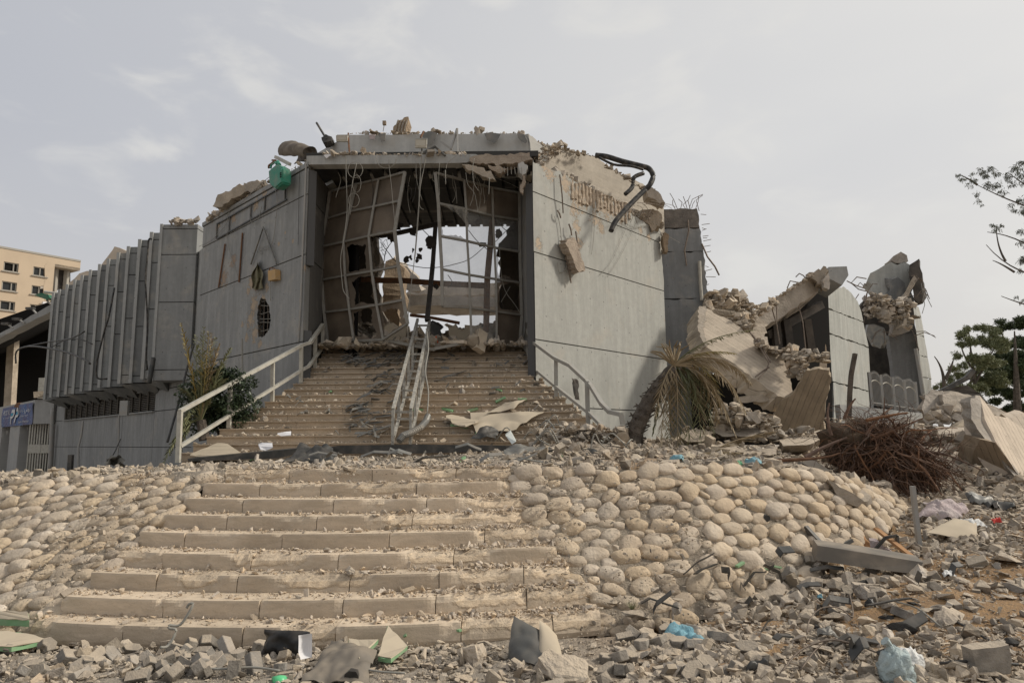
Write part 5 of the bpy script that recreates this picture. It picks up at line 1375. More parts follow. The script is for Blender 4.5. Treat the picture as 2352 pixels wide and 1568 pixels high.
# ------------------------------------------------------------ cables
def cable(pts, label, group='cables dangling from the lintel', r=.012, m=None, name='cable', sub=5):
    # smooth (Catmull-Rom) path
    q = [Vector(p) for p in pts]; out = []
    for i in range(len(q) - 1):
        p0, p1, p2, p3 = q[max(i - 1, 0)], q[i], q[i + 1], q[min(i + 2, len(q) - 1)]
        for j in range(sub):
            t = j / sub; out.append(.5 * ((2 * p1) + (p2 - p0) * t + (2 * p0 - 5 * p1 + 4 * p2 - p3) * t * t + (3 * p1 - p0 - 3 * p2 + p3) * t ** 3))
    out.append(q[-1]); mb = MB(); mb.tube(out, r * .72, 4)
    return thing_mesh(name, mb, m or m_wire, label, 'cable', group, smooth=True)
def cc(pts, Y): return [C3(x, y, Y if len(r) == 0 else r[0]) for x, y, *r in pts]
LBN = -1; LABS = ['long pale cable hanging in front of the buckled brown screen near the corner', 'thin straight cable hanging before the inner edge of the buckled screen', 'short hooked cable hanging left of the entrance gap top', 'longest pale cable falling from the lintel down to the centre railing', 'thin cable hanging close beside the longest one', 'shallow loop of cable slung under the lintel over the buckled screen',
 'hooked cable hanging beneath the tapering broken slab', 'thin crooked wire dangling before the dark upper pane', 'cable dropping from the shattered lintel end', 'short stiff stub hanging under the lintel before the standing screen', 'fine wavy wire along the post of the standing screen', 'short stiff stub under the shattered lintel end', 'fine wire slanting under the middle of the lintel', 'wavy cable hanging from the coils down the buckled screen']
for pts, r in [([(320, 40), (322, 200), (328, 420), (305, 620), (283, 760), (292, 900), (305, 985), (345, 1035)], .014), ([(620, 60), (622, 120), (638, 260), (652, 420), (668, 580)], .012),
            ([(850, 10), (842, 120), (830, 300), (835, 390), (862, 416)], .013), ([(880, 20), (865, 120), (838, 260), (818, 500), (795, 780), (772, 960), (755, 1150), (752, 1340)], .013),
            ([(835, 90), (840, 200), (828, 420), (812, 640), (800, 760)], .012), ([(530, 40), (540, 90), (575, 122), (620, 125), (660, 95), (672, 60)], .012),
            ([(1215, 60), (1203, 130), (1212, 230), (1245, 285)], .012), ([(1155, 160), (1170, 240), (1215, 300), (1232, 380), (1240, 430)], .009), ([(1115, -10), (1100, 30), (1030, 90), (1018, 130)], .012),
            ([(1013, 140), (1015, 240)], .016), ([(972, 90), (966, 200), (972, 300), (962, 350), (972, 400)], .008), ([(1320, 190), (1316, 310)], .014), ([(810, 60), (812, 200), (850, 350)], .008), ([(395, 90), (372, 200), (358, 280), (345, 380), (352, 450)], .012)]:
    LBN += 1; cable(cc(pts, 15.85), LABS[LBN], r=r)
for cx, cy, rx, ry in ((385, 140, 52, 55), (395, 235, 30, 60), (375, 350, 38, 48)):
    cable([C3(cx + math.cos(a) * rx, cy + math.sin(a) * ry, 15.8 + .03 * math.sin(a)) for a in [k * math.pi / 5 for k in range(12)]], {140: 'uppermost', 235: 'middle', 350: 'lowest'}[cy] + ' loop of the pale cable coil hanging near the corner of the entrance', 'coils of cable near the entrance corner', r=.011)
for pts in ([(1360, 178, 16), (1450, 200, 17.4), (1530, 205, 17.6)], [(1355, 190, 16), (1440, 225, 17.2), (1545, 275, 17.6)]):
    cable([C3(x, y, Y) for x, y, Y in pts], ('upper' if pts[0][1] < 185 else 'lower') + ' thin straight wire stretched below the shattered lintel end', 'wires below the shattered lintel end', r=.01, m=m_wire)
for pts in ([(1390, 690), (1400, 850), (1430, 980), (1500, 1080), (1560, 1180), (1592, 1225)], [(1465, 950), (1430, 1010), (1400, 1060)], [(1590, 700), (1560, 800), (1540, 930)]):
    cable(cc(pts, 16.9), 'thin wire trailing across the standing screen', 'wires trailing across the standing screen', r=.008)
for pts in ([(1300, 660), (1180, 760), (1060, 800), (990, 815)], [(560, 640), (620, 720), (680, 780), (860, 820), (985, 815)], [(640, 640), (600, 700), (585, 780)], [(1175, 560), (1240, 640), (1330, 710)], [(1380, 500), (1440, 560), (1490, 500)], [(1360, 640), (1440, 560), (1500, 500)], [(840, 540), (900, 600), (940, 640)], [(1030, 870), (1060, 920), (1030, 960)]):
    cable(cc(pts, 18.3), 'drooping rebar wire seen against the sky inside the entrance', 'rebar wires inside the entrance', r=.016, m=m_char)
for k in range(26):
    x, y = r_.uniform(400, 620), r_.uniform(560, 840); pts = [(x, y)]
    for _ in range(3): x += r_.uniform(-50, 50); y += r_.uniform(-50, 50); pts.append((x, y))
    cable(cc(pts, 20.5), 'tangled thin wire on the torn slab inside the entrance', 'tangled wires inside the entrance', r=.01, m=m_wire, sub=3)
for k in range(16):
    x = r_.uniform(230, 1500); pts = [(x, 130 + r_.uniform(0, 60))]
    for j in range(3): pts.append((pts[-1][0] + r_.uniform(-25, 25), pts[-1][1] + r_.uniform(30, 110)))
    cable([C3(px_, py_, 16.4 + .1 * (k % 5)) for px_, py_ in pts], 'thin dark wire hanging from the soffit just inside the entrance', 'dark wires hanging from the soffit', r=.012, m=m_wire if k % 3 else m_wiredark)
def D1(x, y): return x / 2.6, 488 + y / 2.6
def W2(x, y, o=.05): return OL((700 + x / 1.568) / 1.7415, (450 + y / 1.568) / 1.7415, o)
for pts, lab in [([(785, 290), (778, 500), (775, 700), (772, 830)], 'dark cable running down the wall close to the entrance corner'), ([(545, 580), (520, 680), (480, 690), (475, 655)], 'short wire curling below the wall sign track'),
            ([(628, 470), (640, 560), (632, 680), (615, 800), (590, 850), (545, 860), (520, 880)], 'pale wire wandering down the wall under the green jerrycan'), ([(700, 330), (560, 430), (420, 560), (340, 620), (320, 700), (230, 800), (150, 840)], 'long grey wire slung diagonally over the wall sign track'),
            ([(325, 700), (330, 800), (350, 900), (400, 1040)], 'thin rusty wire dropping from the sign track'), ([(598, 1045), (600, 1180)], 'thin wire dropping from the yellow junction box'), ([(545, 890), (530, 850), (560, 840), (600, 830)], 'bent wire above the khaki jacket')]:
    cable([W2(*p) for p in pts], lab, None, r=.011, m=m_wiredark if 'dark' in lab else m_wire)
def W4(x, y, o=.05): return OR(1148.4 + .4394 * x, 315.8 + .4394 * y, o)
for pts, lab, r in [([(300, 400), (315, 470), (325, 560), (350, 640), (340, 690), (310, 705), (300, 650)], 'looping cable hanging beside the dangling concrete lump', .014), ([(495, 430), (488, 540), (478, 610)], 'thin stray wire on the pale wall under the torn ribs', .008), ([(645, 440), (700, 470), (770, 460), (850, 500), (940, 550)], 'wire trailing along the torn wall edge', .01),
                    ([(700, 370), (640, 520), (580, 650), (520, 720)], 'faint diagonal wire crossing the pale wall', .007), ([(740, 380), (640, 600), (560, 730)], 'second faint wire crossing the pale wall nearer the tower', .007)]:
    cable([W4(*p, .05) for p in pts], lab, None, r=r)
for k in range(14):
    x, y = r_.uniform(690, 850), r_.uniform(330, 400); pts = [(x, y)]; dx = r_.uniform(-20, 50); dy = r_.uniform(10, 50)
    for j in range(3): x += dx + r_.uniform(-15, 15); y += dy * (j * .6) + r_.uniform(-10, 15); pts.append((x, y))
    cable([W4(*p, .08 + .05 * k % 3) for p in pts], 'thin bar end hanging over the torn corner by the tower', 'bar ends at the torn corner by the tower', r=.011, m=m_rebar)

# ------------------------------------------------------------ things on and against the walls
def poly_thing(name, pts, ext, m, label, cat, group=None, step=.12, amp=.02, seed=0, smooth=False): return thing_mesh(name, slab_mb(pts, ext, step, amp, seed), m, label, cat, group)
strip_thing('angle_frame', [W2(475, 952, .06), W2(553, 720, .08), W2(637, 950, .06)], .035, m_sheet, 'thin triangular metal frame leaning on the wall above the jacket', 'frame')
# khaki jacket: folded cloth hanging from the frame
mb = MB()
def jk(u, v):
    x = lerp(480, 552, u) + (18 * (1 - v) ** 2) * (1 - 2 * u) + 6 * math.sin(v * 9 + u * 4); y = lerp(942, 1098, v) + 25 * math.sin(u * 3.1) * (v - .5)
    if v < .3: x = lerp(520, x, v / .3)
    return W2(x, y, .08 + .05 * math.sin(u * 13 + v * 3))
mb.grid(jk, 12, 12); thing_mesh('jacket', mb, plain('khaki_cloth', (.14, .13, .075), .95, 0, .3, 5), 'khaki jacket hanging on the wall above the blast hole', 'jacket', smooth=True)
e = empty('junction_box', W2(605, 1050, .1), 'yellowed junction box fixed on the wall beside the khaki jacket', 'junction box')
MB().prism([W2(582, 992, .16), W2(628, 982, .16), W2(630, 1045, .16), W2(584, 1055, .16)], -NL * .14).build('case', plain('yellowed_box', (.46, .29, .12), .7, 0, .4), e)
MB().tube([W2(590, 992, .1), W2(598, 975, .1), W2(625, 978, .1), W2(628, 985, .1)], .015, 5).build('bracket', m_rust, e)
# jerrycan
e = empty('jerrycan', W2(628, 475, .25), 'green plastic jerrycan hanging over the top edge of the wall', 'jerrycan')
m_can = plain('green_plastic', (.035, .22, .145), .5, 0, .55, 5, dcol=(.20, .22, .17))
q = [(583, 365), (632, 322), (672, 345), (670, 440), (625, 478), (590, 448)]
mb = MB(); mb.prism([W2(x, y, .42) for x, y in q], -NL * .26); o = mb.build('can', m_can, e)
bm = bmesh.new(); bm.from_mesh(o.data); bmesh.ops.bevel(bm, geom=bm.edges[:], offset=.035, segments=3, affect='EDGES'); bm.to_mesh(o.data); bm.free()
MB().tube([W2(640, 330, .3), W2(645, 312, .3), W2(655, 330, .3)], .05, 8).build('cap', m_can, e)
MB().tube([W2(600, 352, .3), W2(604, 330, .3), W2(628, 312, .3), W2(636, 325, .3)], .025, 6).build('handle', m_can, e)
for y in (378, 390, 402): MB().prism([W2(658, y, .425), W2(668, y - 3, .425), W2(668, y + 5, .425), W2(658, y + 8, .425)], -NL * -.004).build('label_mark', m_dark, e)
e = empty('jerrycan_bracket', W2(600, 350, .2), 'rusty angled arm from which the green jerrycan hangs', 'bracket')
bars(e, 'arm', [W2(588, 350, .25), W2(588, 335, .25), W2(632, 300, .2), W2(610, 300, .1)], .04, m_rust); bars(e, 'arm', [W2(632, 280, 0), W2(720, 325, 0)], .08, m_rail)
# crushed duct on the wall top
def shell(name, a, b, rad, arc0, arc1, m, label, cat, dent=.25, n=14, th=None, seed=0):
    a, b = Vector(a), Vector(b); d = (b - a).normalized(); up = Vector((0, 0, 1)); x = d.cross(up).normalized(); y = x.cross(d); mb = MB(); o = Vector((seed, 1, 2))
    def fn(u, v):
        an = lerp(arc0, arc1, v); p = a.lerp(b, u) + (x * math.cos(an) + y * math.sin(an)) * rad * (1 - .25 * u)
        return p + Vector((noise.noise(p * 2.2 + o), noise.noise(p * 2.2 - o), noise.noise(p * 2.6 + o * 2))) * dent * rad
    mb.grid(fn, n, n); mb.grid(lambda u, v: fn(u, v) + Vector((.008, .008, -.012)), n, n); return thing_mesh(name, mb, m, label, cat, smooth=True)
shell('crushed_duct', P(662, 350, 17.7), P(712, 353, 16.8), .30, -.6, 3.9, m_spall if False else plain('scorched_duct', (.13, .105, .08), .75, .2, .5, 5), 'crushed scorched duct lying on the wall top above the jerrycan', 'duct')
for k, pts in enumerate([[(491, 470), (500, 447), (525, 440), (545, 425), (562, 424), (566, 440), (545, 452), (515, 466)], [(560, 440), (560, 420), (578, 416), (600, 416), (605, 425), (580, 440)], [(488, 474), (496, 458), (512, 452), (530, 458), (505, 476)]]):
    poly_thing('roof_lump', [P(x, y, 19.2 - .01 * (x - 490)) for x, y in pts], (.2, .8, .05), m_slab, ['long broken concrete slab on the wall top left of the jerrycan', 'rounded concrete lump on the wall top nearest the jerrycan', 'low crumbled lump at the outer end of the wall top'][k], 'rubble', seed=k, amp=.04)
r_ = random.Random(5)
for k in range(40):
    x = r_.choice([r_.uniform(395, 455), r_.uniform(480, 610)]); y = 511 if x < 456 else np.interp(x, [470, 705], [510, 372])
    o = place_mesh(CH[k % 26], 'roof_fragment', P(x, y - r_.uniform(0, 4), 21.5 if x < 456 else np.interp(x, [470, 705], [20.2, 16.4]) + .1), r_.uniform(.06, .16), (r_.random() * 6, r_.random() * 6, 0))
    tag(o, 'small concrete fragment lying on top of the ' + ('end bay' if x < 456 else 'dark wall'), 'rubble', 'fragments on top of the ' + ('end bay' if x < 456 else 'dark wall'))
# parapet objects
e = empty('scorched_block', P(912, 306, 17.4), 'ribbed brown block fragment standing up from the parapet', 'rubble')
slab_mb(PX((900, 304, 17.4), (903, 292, 17.4), (915, 282, 17.4), (916, 276, 17.4), (924, 275, 17.4), (928, 270, 17.4), (938, 268, 17.4), (937, 280, 17.4), (933, 292, 17.4), (934, 305, 17.4)), (0, .5, 0), .08, .015, 2).build('body', m_spall, e)
for k in range(4): MB().tube([P(908 + k * 7, 302, 17.36), P(910 + k * 7, 290, 17.36), P(915 + k * 7, 276, 17.36)], .022, 5).build('rib', m_slab, e)
def floodlight(px, py, w, h, Y, lab):
    e = empty('floodlight', P(px, py, Y), lab, 'floodlight'); s = Y / 1569
    c = P(px, py, Y); W_, H_ = w * s, h * s
    MB().box(c, (W_, .12, H_), (.25, 0, .05)).build('housing', m_rail, e)
    MB().box(c + Vector((0, -.066, .0)), (W_ * .82, .012, H_ * .75), (.25, 0, .05)).build('lens', plain('dusty_lens', (.48, .46, .40), .4, 0, .3), e)
    MB().tube([c + Vector((-W_ / 2, .05, 0)), c + Vector((-W_ / 2, .05, H_ * .8)), c + Vector((W_ / 2, .05, H_ * .8)), c + Vector((W_ / 2, .05, 0))], .018, 5).build('bracket', m_steel, e); return e
floodlight(786, 319, 27, 14, 16.2, 'square dusty floodlight at the corner of the parapet')
floodlight(967, 331, 27, 19, 16.0, 'square dusty floodlight in the middle of the parapet')
def bent(name, px, w, m, lab, cat='bar', group=None): return strip_thing(name, PX(*px), w, m, lab, cat, group)
bent('leaning_rod', [(727, 282, 17.6), (750, 320, 17.4)], .045, m_darksheet, 'black rod sticking up left of the parapet corner', 'rod')
poly_thing('dark_clump', PX((738, 316, 17.4), (748, 308, 17.4), (762, 314, 17.4), (760, 324, 17.4), (742, 328, 17.4)), (0, .3, 0), m_darksheet, 'dark clump of metal at the foot of the black rod', 'scrap', amp=.03)
bent('lamp_post_stub', [(800, 306, 16.3), (801, 330, 16.2), (803, 354, 16.1)], .035, m_rust, 'rusty upright beside the corner floodlight', 'rod')
bent('lamp_post_stub', [(973, 302, 16.2), (966, 316, 16.1)], .035, m_rust, 'rusty stub above the middle floodlight', 'rod')
bent('lamp_post_stub', [(969, 342, 16.1), (969, 356, 16.1)], .03, m_darksheet, 'dark stub below the middle floodlight', 'rod')
bent('folded_bracket', [(1012, 325, 16.2), (1036, 343, 16.1), (1050, 296, 16.3), (1052, 350, 16.0)], .045, m_steel, 'bent upright bracket on the lintel right of the middle floodlight', 'bracket')
bent('folded_bracket', [(962, 356, 16), (1000, 337, 16.1), (1022, 358, 15.9)], .05, m_darksheet, 'dark folded strip lying across the lintel under the middle floodlight', 'strip')
bent('leaning_rod', [(880, 302, 17.2), (883, 284, 17.2)], .015, m_wire, 'thin pin with a small cap on the parapet beside the ribbed block', 'rod')
MBp = MB().box(P(883, 283, 17.2), (.09, .09, .1)); thing_mesh('pin_cap', MBp, m_spall, 'small cap on the thin pin beside the ribbed block', 'cap')
for k, (pts, m, lab) in enumerate([([(1112, 306), (1128, 304), (1150, 308), (1143, 322), (1135, 330), (1118, 322)], m_sheet, 'dark crumpled sheet hanging over the parapet rim'), ([(1188, 309), (1205, 309), (1212, 324), (1207, 330), (1195, 322)], m_sheet, 'torn grey flap at the broken end of the parapet'),
                              ([(968, 306), (984, 301), (1003, 306), (1000, 320), (988, 334), (976, 324)], m_sheet, 'grey crumpled sheet behind the middle floodlight'), ([(868, 308), (885, 306), (884, 322), (876, 326)], m_sheet, 'small grey sheet hanging left of the ribbed block'), ([(847, 309), (862, 309), (860, 320), (850, 320)], m_bagpink, 'pinkish rag on the parapet rim'), ([(743, 356), (765, 356), (750, 364)], m_paper, 'white paper scrap lying on the lintel corner')]):
    poly_thing('torn_sheet', PX(*[(x, y, 17.0 if 'lintel' not in lab else 15.9) for x, y in pts]), (0, .05, .02), m, lab, 'sheet', seed=k, amp=.015, step=.1)
for k in range(46):
    onl = k % 2; x = r_.uniform(735, 1075) if onl else r_.uniform(805, 1205); Y = 16.05 if onl else 17.3
    o = place_mesh(CH[(k * 3) % 26], 'roof_fragment', P(x, (355 if onl else 306) - r_.uniform(0, 2), Y), r_.uniform(.04, .1), (r_.random() * 6, r_.random() * 6, 0))
    tag(o, 'small concrete fragment on the ' + ('lintel ledge' if onl else 'parapet rim'), 'rubble', 'fragments on the ' + ('lintel ledge' if onl else 'parapet rim'))
# shattered end of the lintel
for k, (pts, ext, m, lab) in enumerate([
    ([(1078, 362), (1100, 356), (1150, 356), (1190, 352), (1216, 350), (1224, 366), (1200, 372), (1150, 378), (1110, 374), (1085, 374)], (0, .35, 0), m_spall, 'long shattered concrete edge bridging the lintel end and the pale wall'),
    ([(1060, 378), (1085, 380), (1105, 384), (1130, 398), (1138, 414), (1125, 412), (1095, 398), (1070, 386)], (0, .3, .05), m_slab, 'tapering broken slab hanging under the shattered lintel end'),
    ([(1120, 378), (1150, 382), (1165, 388), (1150, 398), (1128, 390)], (0, .3, 0), m_spall, 'wedge of broken concrete jammed under the lintel end'),
    ([(1190, 376), (1203, 372), (1212, 380), (1208, 398), (1200, 402), (1193, 392)], (0, .25, 0), m_drum, 'grey lump dangling at the top of the pale wall corner'),
    ([(1198, 402), (1206, 404), (1204, 425), (1200, 444), (1194, 440), (1198, 422)], (0, .12, 0), m_spall, 'narrow strip of concrete dangling beneath the grey lump')]):
    poly_thing('broken_lintel_piece', PX(*[(x, y, 15.95) for x, y in pts]), ext, m, lab, 'rubble', seed=k + 20, amp=.035, step=.1)
for k in range(7): bent('bare_rebar', [(1150 + k * 8, 384, 15.9), (1152 + k * 8 + r_.uniform(-2, 2), 396 + r_.uniform(0, 8), 15.9)], .014, m_wire, 'short bare bar under the shattered lintel end', 'rebar', 'bare bars under the shattered lintel end')
# big bent pipes over the torn corner
def pipe(px, r, m, lab, name='bent_pipe', cat='pipe'):
    q = [P(*p) for p in px]; out = []
    for i in range(len(q) - 1):
        p0, p1, p2, p3 = q[max(i - 1, 0)], q[i], q[i + 1], q[min(i + 2, len(q) - 1)]
        for j in range(4):
            t = j / 4; out.append(.5 * ((2 * p1) + (p2 - p0) * t + (2 * p0 - 5 * p1 + 4 * p2 - p3) * t * t + (3 * p1 - p0 - 3 * p2 + p3) * t ** 3))
    out.append(q[-1]); mb = MB(); mb.tube(out, r, 8); return thing_mesh(name, mb, m, lab, cat, smooth=True)
pipe([(1368, 357, 18.4), (1394, 360, 18.3), (1430, 371, 18.2), (1474, 382, 18.1), (1491, 388, 18.1), (1500, 404, 18), (1493, 424, 17.9), (1484, 434, 17.9)], .075, m_blackpipe, 'thick black pipe curling over the broken parapet')
pipe([(1484, 434, 17.9), (1456, 461, 17.7), (1416, 505, 17.4), (1403, 531, 17.3)], .07, m_blackpipe, 'straight charred pipe poking down from the broken parapet')
pipe([(1478, 398, 18), (1456, 408, 17.9), (1452, 430, 17.8), (1436, 446, 17.7)], .06, m_blackpipe, 'short hooked black pipe inside the larger curl')
pipe([(1376, 362, 18.2), (1410, 378, 18.1), (1450, 382, 18.0), (1478, 390, 18)], .035, m_blackpipe, 'thin black hose running along the thick pipe')
poly_thing('dangling_lump', [W4(x, y, .3) for x, y in [(342, 552), (350, 535), (385, 520), (402, 545), (412, 590), (430, 640), (447, 690), (415, 705), (395, 680), (385, 640), (365, 600)]], -NR * .22, m_spall, 'brown concrete lump dangling on bars against the pale wall', 'rubble', amp=.03, step=.09)
poly_thing('edge_lump', [P(x, y, 20.3) for x, y in [(1522, 540), (1528, 533), (1536, 538), (1535, 560), (1533, 580), (1526, 578), (1524, 560)]], (0, .25, 0), m_spall, 'narrow lump hanging at the torn corner next to the tower', 'rubble', amp=.03, step=.1)
poly_thing('edge_lump', [P(x, y, 19.6) for x, y in [(1483, 432), (1498, 430), (1512, 440), (1528, 466), (1515, 468), (1500, 456), (1488, 452)]], (0, .5, 0), m_slab, 'grey broken lump at the low end of the broken parapet', 'rubble', amp=.04, step=.12)
poly_thing('edge_lump', [P(x, y, 20.0) for x, y in [(1455, 490), (1475, 482), (1500, 480), (1520, 492), (1515, 520), (1498, 530), (1485, 512), (1465, 505)]], (0, .4, 0), m_slab, 'crumpled lump under the wire tangle beside the tower', 'rubble', amp=.06, step=.12)
for k, (a, b) in enumerate([((312, 195), (330, 395)), ((360, 452), (375, 512)), ((335, 580), (372, 760)), ((300, 380), (318, 420)), ((395, 490), (420, 690))]):
    strip_thing('wall_bar', [W4(*a, .1), W4((a[0] + b[0]) / 2 + 3, (a[1] + b[1]) / 2, .13), W4(*b, .1)], .03, m_rebar, ['long dark bar standing off the pale wall near its corner', 'short dark bar above the dangling lump', 'dark bar sticking out under the dangling lump', 'small hooked bar left of the dangling lump', 'bent bar running behind the dangling lump'][k], 'rebar')
# pipes and wires on the fins
FP_ = lambda x, y, Y: P(*D1(x, y), Y)
pipe([(*D1(905, 160), 21.9), (*D1(888, 165), 21.9), (*D1(880, 260), 21.9), (*D1(868, 400), 21.9), (*D1(878, 580), 21.9), (*D1(880, 700), 21.9), (*D1(873, 850), 21.9), (*D1(880, 940), 21.9)], .03, m_blackpipe, 'black drain pipe running down beside the end bay')
pipe([(*D1(683, 450), 24.6), (*D1(650, 620), 24.4), (*D1(625, 700), 24.4), (*D1(590, 840), 24.4), (*D1(578, 900), 24.4), (*D1(580, 985), 24.4), (*D1(640, 992), 24.4)], .032, m_blackpipe, 'bent black pipe slanting down across the middle fins')
pipe([(*D1(95, 900), 33), (*D1(98, 830), 33), (*D1(160, 800), 32), (*D1(260, 805), 30), (*D1(400, 835), 28), (*D1(500, 875), 26.5), (*D1(538, 902), 26)], .04, m_blackpipe, 'long thin black pole bowed in front of the lower fins')
pipe([(*D1(165, 797), 32), (*D1(280, 775), 30.5), (*D1(420, 752), 28.5), (*D1(505, 710), 27)], .03, m_blackpipe, 'thin black rod rising across the fins')
pipe([(*D1(300, 810), 30), (*D1(380, 765), 29), (*D1(470, 755), 27.8), (*D1(550, 785), 27)], .02, m_wiredark, 'faint thin rod crossing the bowed pole')
pipe([(*D1(915, 870), 21.8), (*D1(900, 960), 21.6), (*D1(890, 1020), 21.6)], .08, m_darksheet, 'dark flap hanging below the end bay')
pipe([(*D1(1160, 780), 19.5), (*D1(1110, 960), 19), (*D1(1060, 1160), 18.4), (*D1(1000, 1370), 17.8)], .03, m_wiredark, 'black cable slanting to the ground by the palm sapling')
for x, lab in ((300, 'grey drain pipe at the outer end of the base wall'),):
    pipe([(*D1(315, 1170), 31.5), (*D1(308, 1300), 31.5), (*D1(297, 1550), 31.5)], .09, m_steel, lab)
bent('crooked_conduit', [(*D1(495, 1245), 25), (*D1(485, 1330), 25), (*D1(468, 1400), 25), (*D1(468, 1530), 25)], .05, m_steel, 'crooked grey conduit on the base wall below the louvres', 'conduit')
bent('crooked_conduit', [(*D1(710, 1210), 23.4), (*D1(707, 1390), 23.4), (*D1(700, 1460), 23.4)], .04, m_steel, 'straight grey conduit on the base wall nearer the stairs', 'conduit')
bent('leaning_bar', [(*D1(720, 1352), 21), (*D1(690, 1420), 20), (*D1(650, 1490), 19)], .025, m_wiredark, 'thin dark bar leaning on the base wall', 'bar')
bent('bollard_pipe', [(*D1(424, 1445), 23), (*D1(418, 1540), 23)], .13, m_darksheet, 'short black upright pipe in front of the base wall', 'pipe')
bent('aerial_rod', [(556, 778, 17.6), (557, 850, 17.6)], .03, m_wire, 'thin pale rod standing behind the stair railing', 'rod')
mb = MB(); mb.grid(lambda u, v: P(*D1(lerp(632, 742, u) + 8 * math.sin(v * 11), lerp(1470, 1528, v) - 20 * math.sin(u * 3) + 8 * math.sin(u * 15)), 18.5 + .2 * math.sin(u * 9 + v * 6)), 14, 8)
thing_mesh('dusty_rag', mb, plain('grey_cloth', (.17, .165, .145), .95, 0, .4, 6), 'dusty crumpled rag on the rim in front of the base wall', 'rag', smooth=True)
MBl = MB(); MBl.box(P(*D1(743, 1168), 22.9), (.26, .12, .5)); thing_mesh('air_vent_box', MBl, m_steel, 'white slatted box hung in the louvred strip window', 'vent box')
# ------------------------------------------------------------ surfaces that debris lies on
def surf(x, y):
    if 6.0 < y < 8.9 and STEPS[0][0] - .2 < x < STEPS[0][1] + .2:
        z = None
        for i in range(9):
            if STEPS[i][0] <= x <= STEPS[i][1] and y > step_y(i, x) + .02: z = RISE * (i + 1)
        if z is not None and y < step_y(8, x) + .45: return z
    k = int((y - 12.5802) / .2852)
    if 1 <= k:
        k = min(k, 18); xl, xr = UX[k - 1]
        if xl < x < xr and y < 24.5: return uz(k)
    return hz(x, y)
def GT(px, py, lift=0):
    v = ray(px, py); o = Vector((0, 0, EYE)); t = 3.0
    def below(t): p = o + v * t; return p.z < surf(p.x, p.y) + lift
    while t < 60 and not below(t): t += .14
    a, b = t - .14, t
    for _ in range(6):
        m = (a + b) / 2
        if below(m): b = m
        else: a = m
    return o + v * b
def pxm(p): return abs((CAMROT.transposed() @ (p - Vector((0, 0, EYE)))).z) / FPX     # metres per photo pixel there

# ------------------------------------------------------------ heaps of chunks joined into one mesh per zone
def tris_of(me):
    bm = bmesh.new(); bm.from_mesh(me); bmesh.ops.triangulate(bm, faces=bm.faces[:]); co = np.array([v.co[:] for v in bm.verts]); f = np.array([[v.index for v in fa.verts] for fa in bm.faces]); bm.free(); return co, f
CA = [tris_of(m) for m in CH]
BOX = (np.array([(x, y, z) for x in (-1, 1) for y in (-.62, .62) for z in (-.3, .3)], float), np.array([(0, 1, 3), (0, 3, 2), (4, 6, 7), (4, 7, 5), (0, 4, 5), (0, 5, 1), (2, 3, 7), (2, 7, 6), (0, 2, 6), (0, 6, 4), (1, 5, 7), (1, 7, 3)]))
def rand_rot(rng, flat):
    a = rng.uniform(0, 6.283); t = rng.normal(0, .25 if flat else 1.6); b = rng.uniform(0, 6.283)
    q = Euler((t * math.cos(b), t * math.sin(b), a)).to_matrix(); return np.array(q)
def heap(name, label, pts, m, seed=0, flatp=.5, boxp=.07):
    """pts: list of (x, y, z, size)"""
    rng = np.random.RandomState(seed); V, F, off = [], [], 0
    for (x, y, z, s) in pts:
        isb = rng.rand() < boxp; co, f = BOX if isb else CA[rng.randint(len(CA))]
        flat = rng.rand() < flatp
        sc_ = s * np.array([1, rng.uniform(.6, 1), rng.uniform(.3, .6) if flat else rng.uniform(.6, 1)])
        V.append((co * sc_) @ rand_rot(rng, flat).T + (x, y, z + s * (.12 if flat else .3))); F.append(f + off); off += len(co)
    me = np_mesh(name, np.concatenate(V), np.concatenate(F), [m]); o = link_mesh(name, me)
    return tag(o, label, 'rubble', kind='stuff')
def scatter(n, xr, yr, smin, smax, ok=None, seed=0, a=2.2, lift=0.0, dens=None):
    rng = random.Random(seed); out = []
    while len(out) < n:
        x, y = rng.uniform(*xr), rng.uniform(*yr)
        if ok and not ok(x, y): 
            if rng.random() < 1e-6: break
            continue
        s = min(smax, smin * (1 - rng.random()) ** (-1 / a))
        out.append((x, y, surf(x, y) + lift, s))
    return out
def in_view(x, y, marg=.06): return abs(x) < y * (.76 + marg) + .3
def front_ok(x, y):
    by, _ = botc(x)
    if ((x - 3.7) / .95) ** 2 + ((y - 6.5) / .6) ** 2 < 1 or ((x - 4.9) / .8) ** 2 + ((y - 7.4) / .5) ** 2 < 1:
        if random.random() < .72: return False
    return in_view(x, y) and y < by - .02
def patch(x, y, s=1.0, th=0.0, seed=0): return noise.noise(Vector((x * s + seed, y * s, seed))) > th
f1 = scatter(9000, (-4.6, 4.6), (3.9, 6.3), .010, .06, lambda x, y: front_ok(x, y) and (y < 6.05), 1)
f1 += scatter(9000, (-4.6, 4.6), (3.9, 6.05), .005, .022, front_ok, 32)
f1 += scatter(1500, (-4.6, 4.6), (3.9, 6.0), .03, .10, lambda x, y: front_ok(x, y) and patch(x, y, 1.1, -.05), 2)
heap('foreground_rubble', 'grey brown broken stone and concrete crumbs covering the ground in front of the lowest step', f1, m_rubble, 1)
f2 = scatter(26000, (1.1, 9.5), (4.3, 13), .012, .085, lambda x, y: front_ok(x, y) and (not (noise.noise(Vector((x * .7, y * .7, 3))) > .08) or random.random() < .3), 3)
f2 += scatter(16000, (1.1, 9.5), (4.3, 11), .006, .03, front_ok, 31)
f2 += scatter(1500, (1.1, 9.5), (4.3, 13), .045, .12, lambda x, y: front_ok(x, y) and patch(x, y, .8, -.1, 5), 4)
heap('rubble_field', 'wide field of grey rubble spreading below the cobbled slope and the uprooted stump', f2, m_rubble, 2)
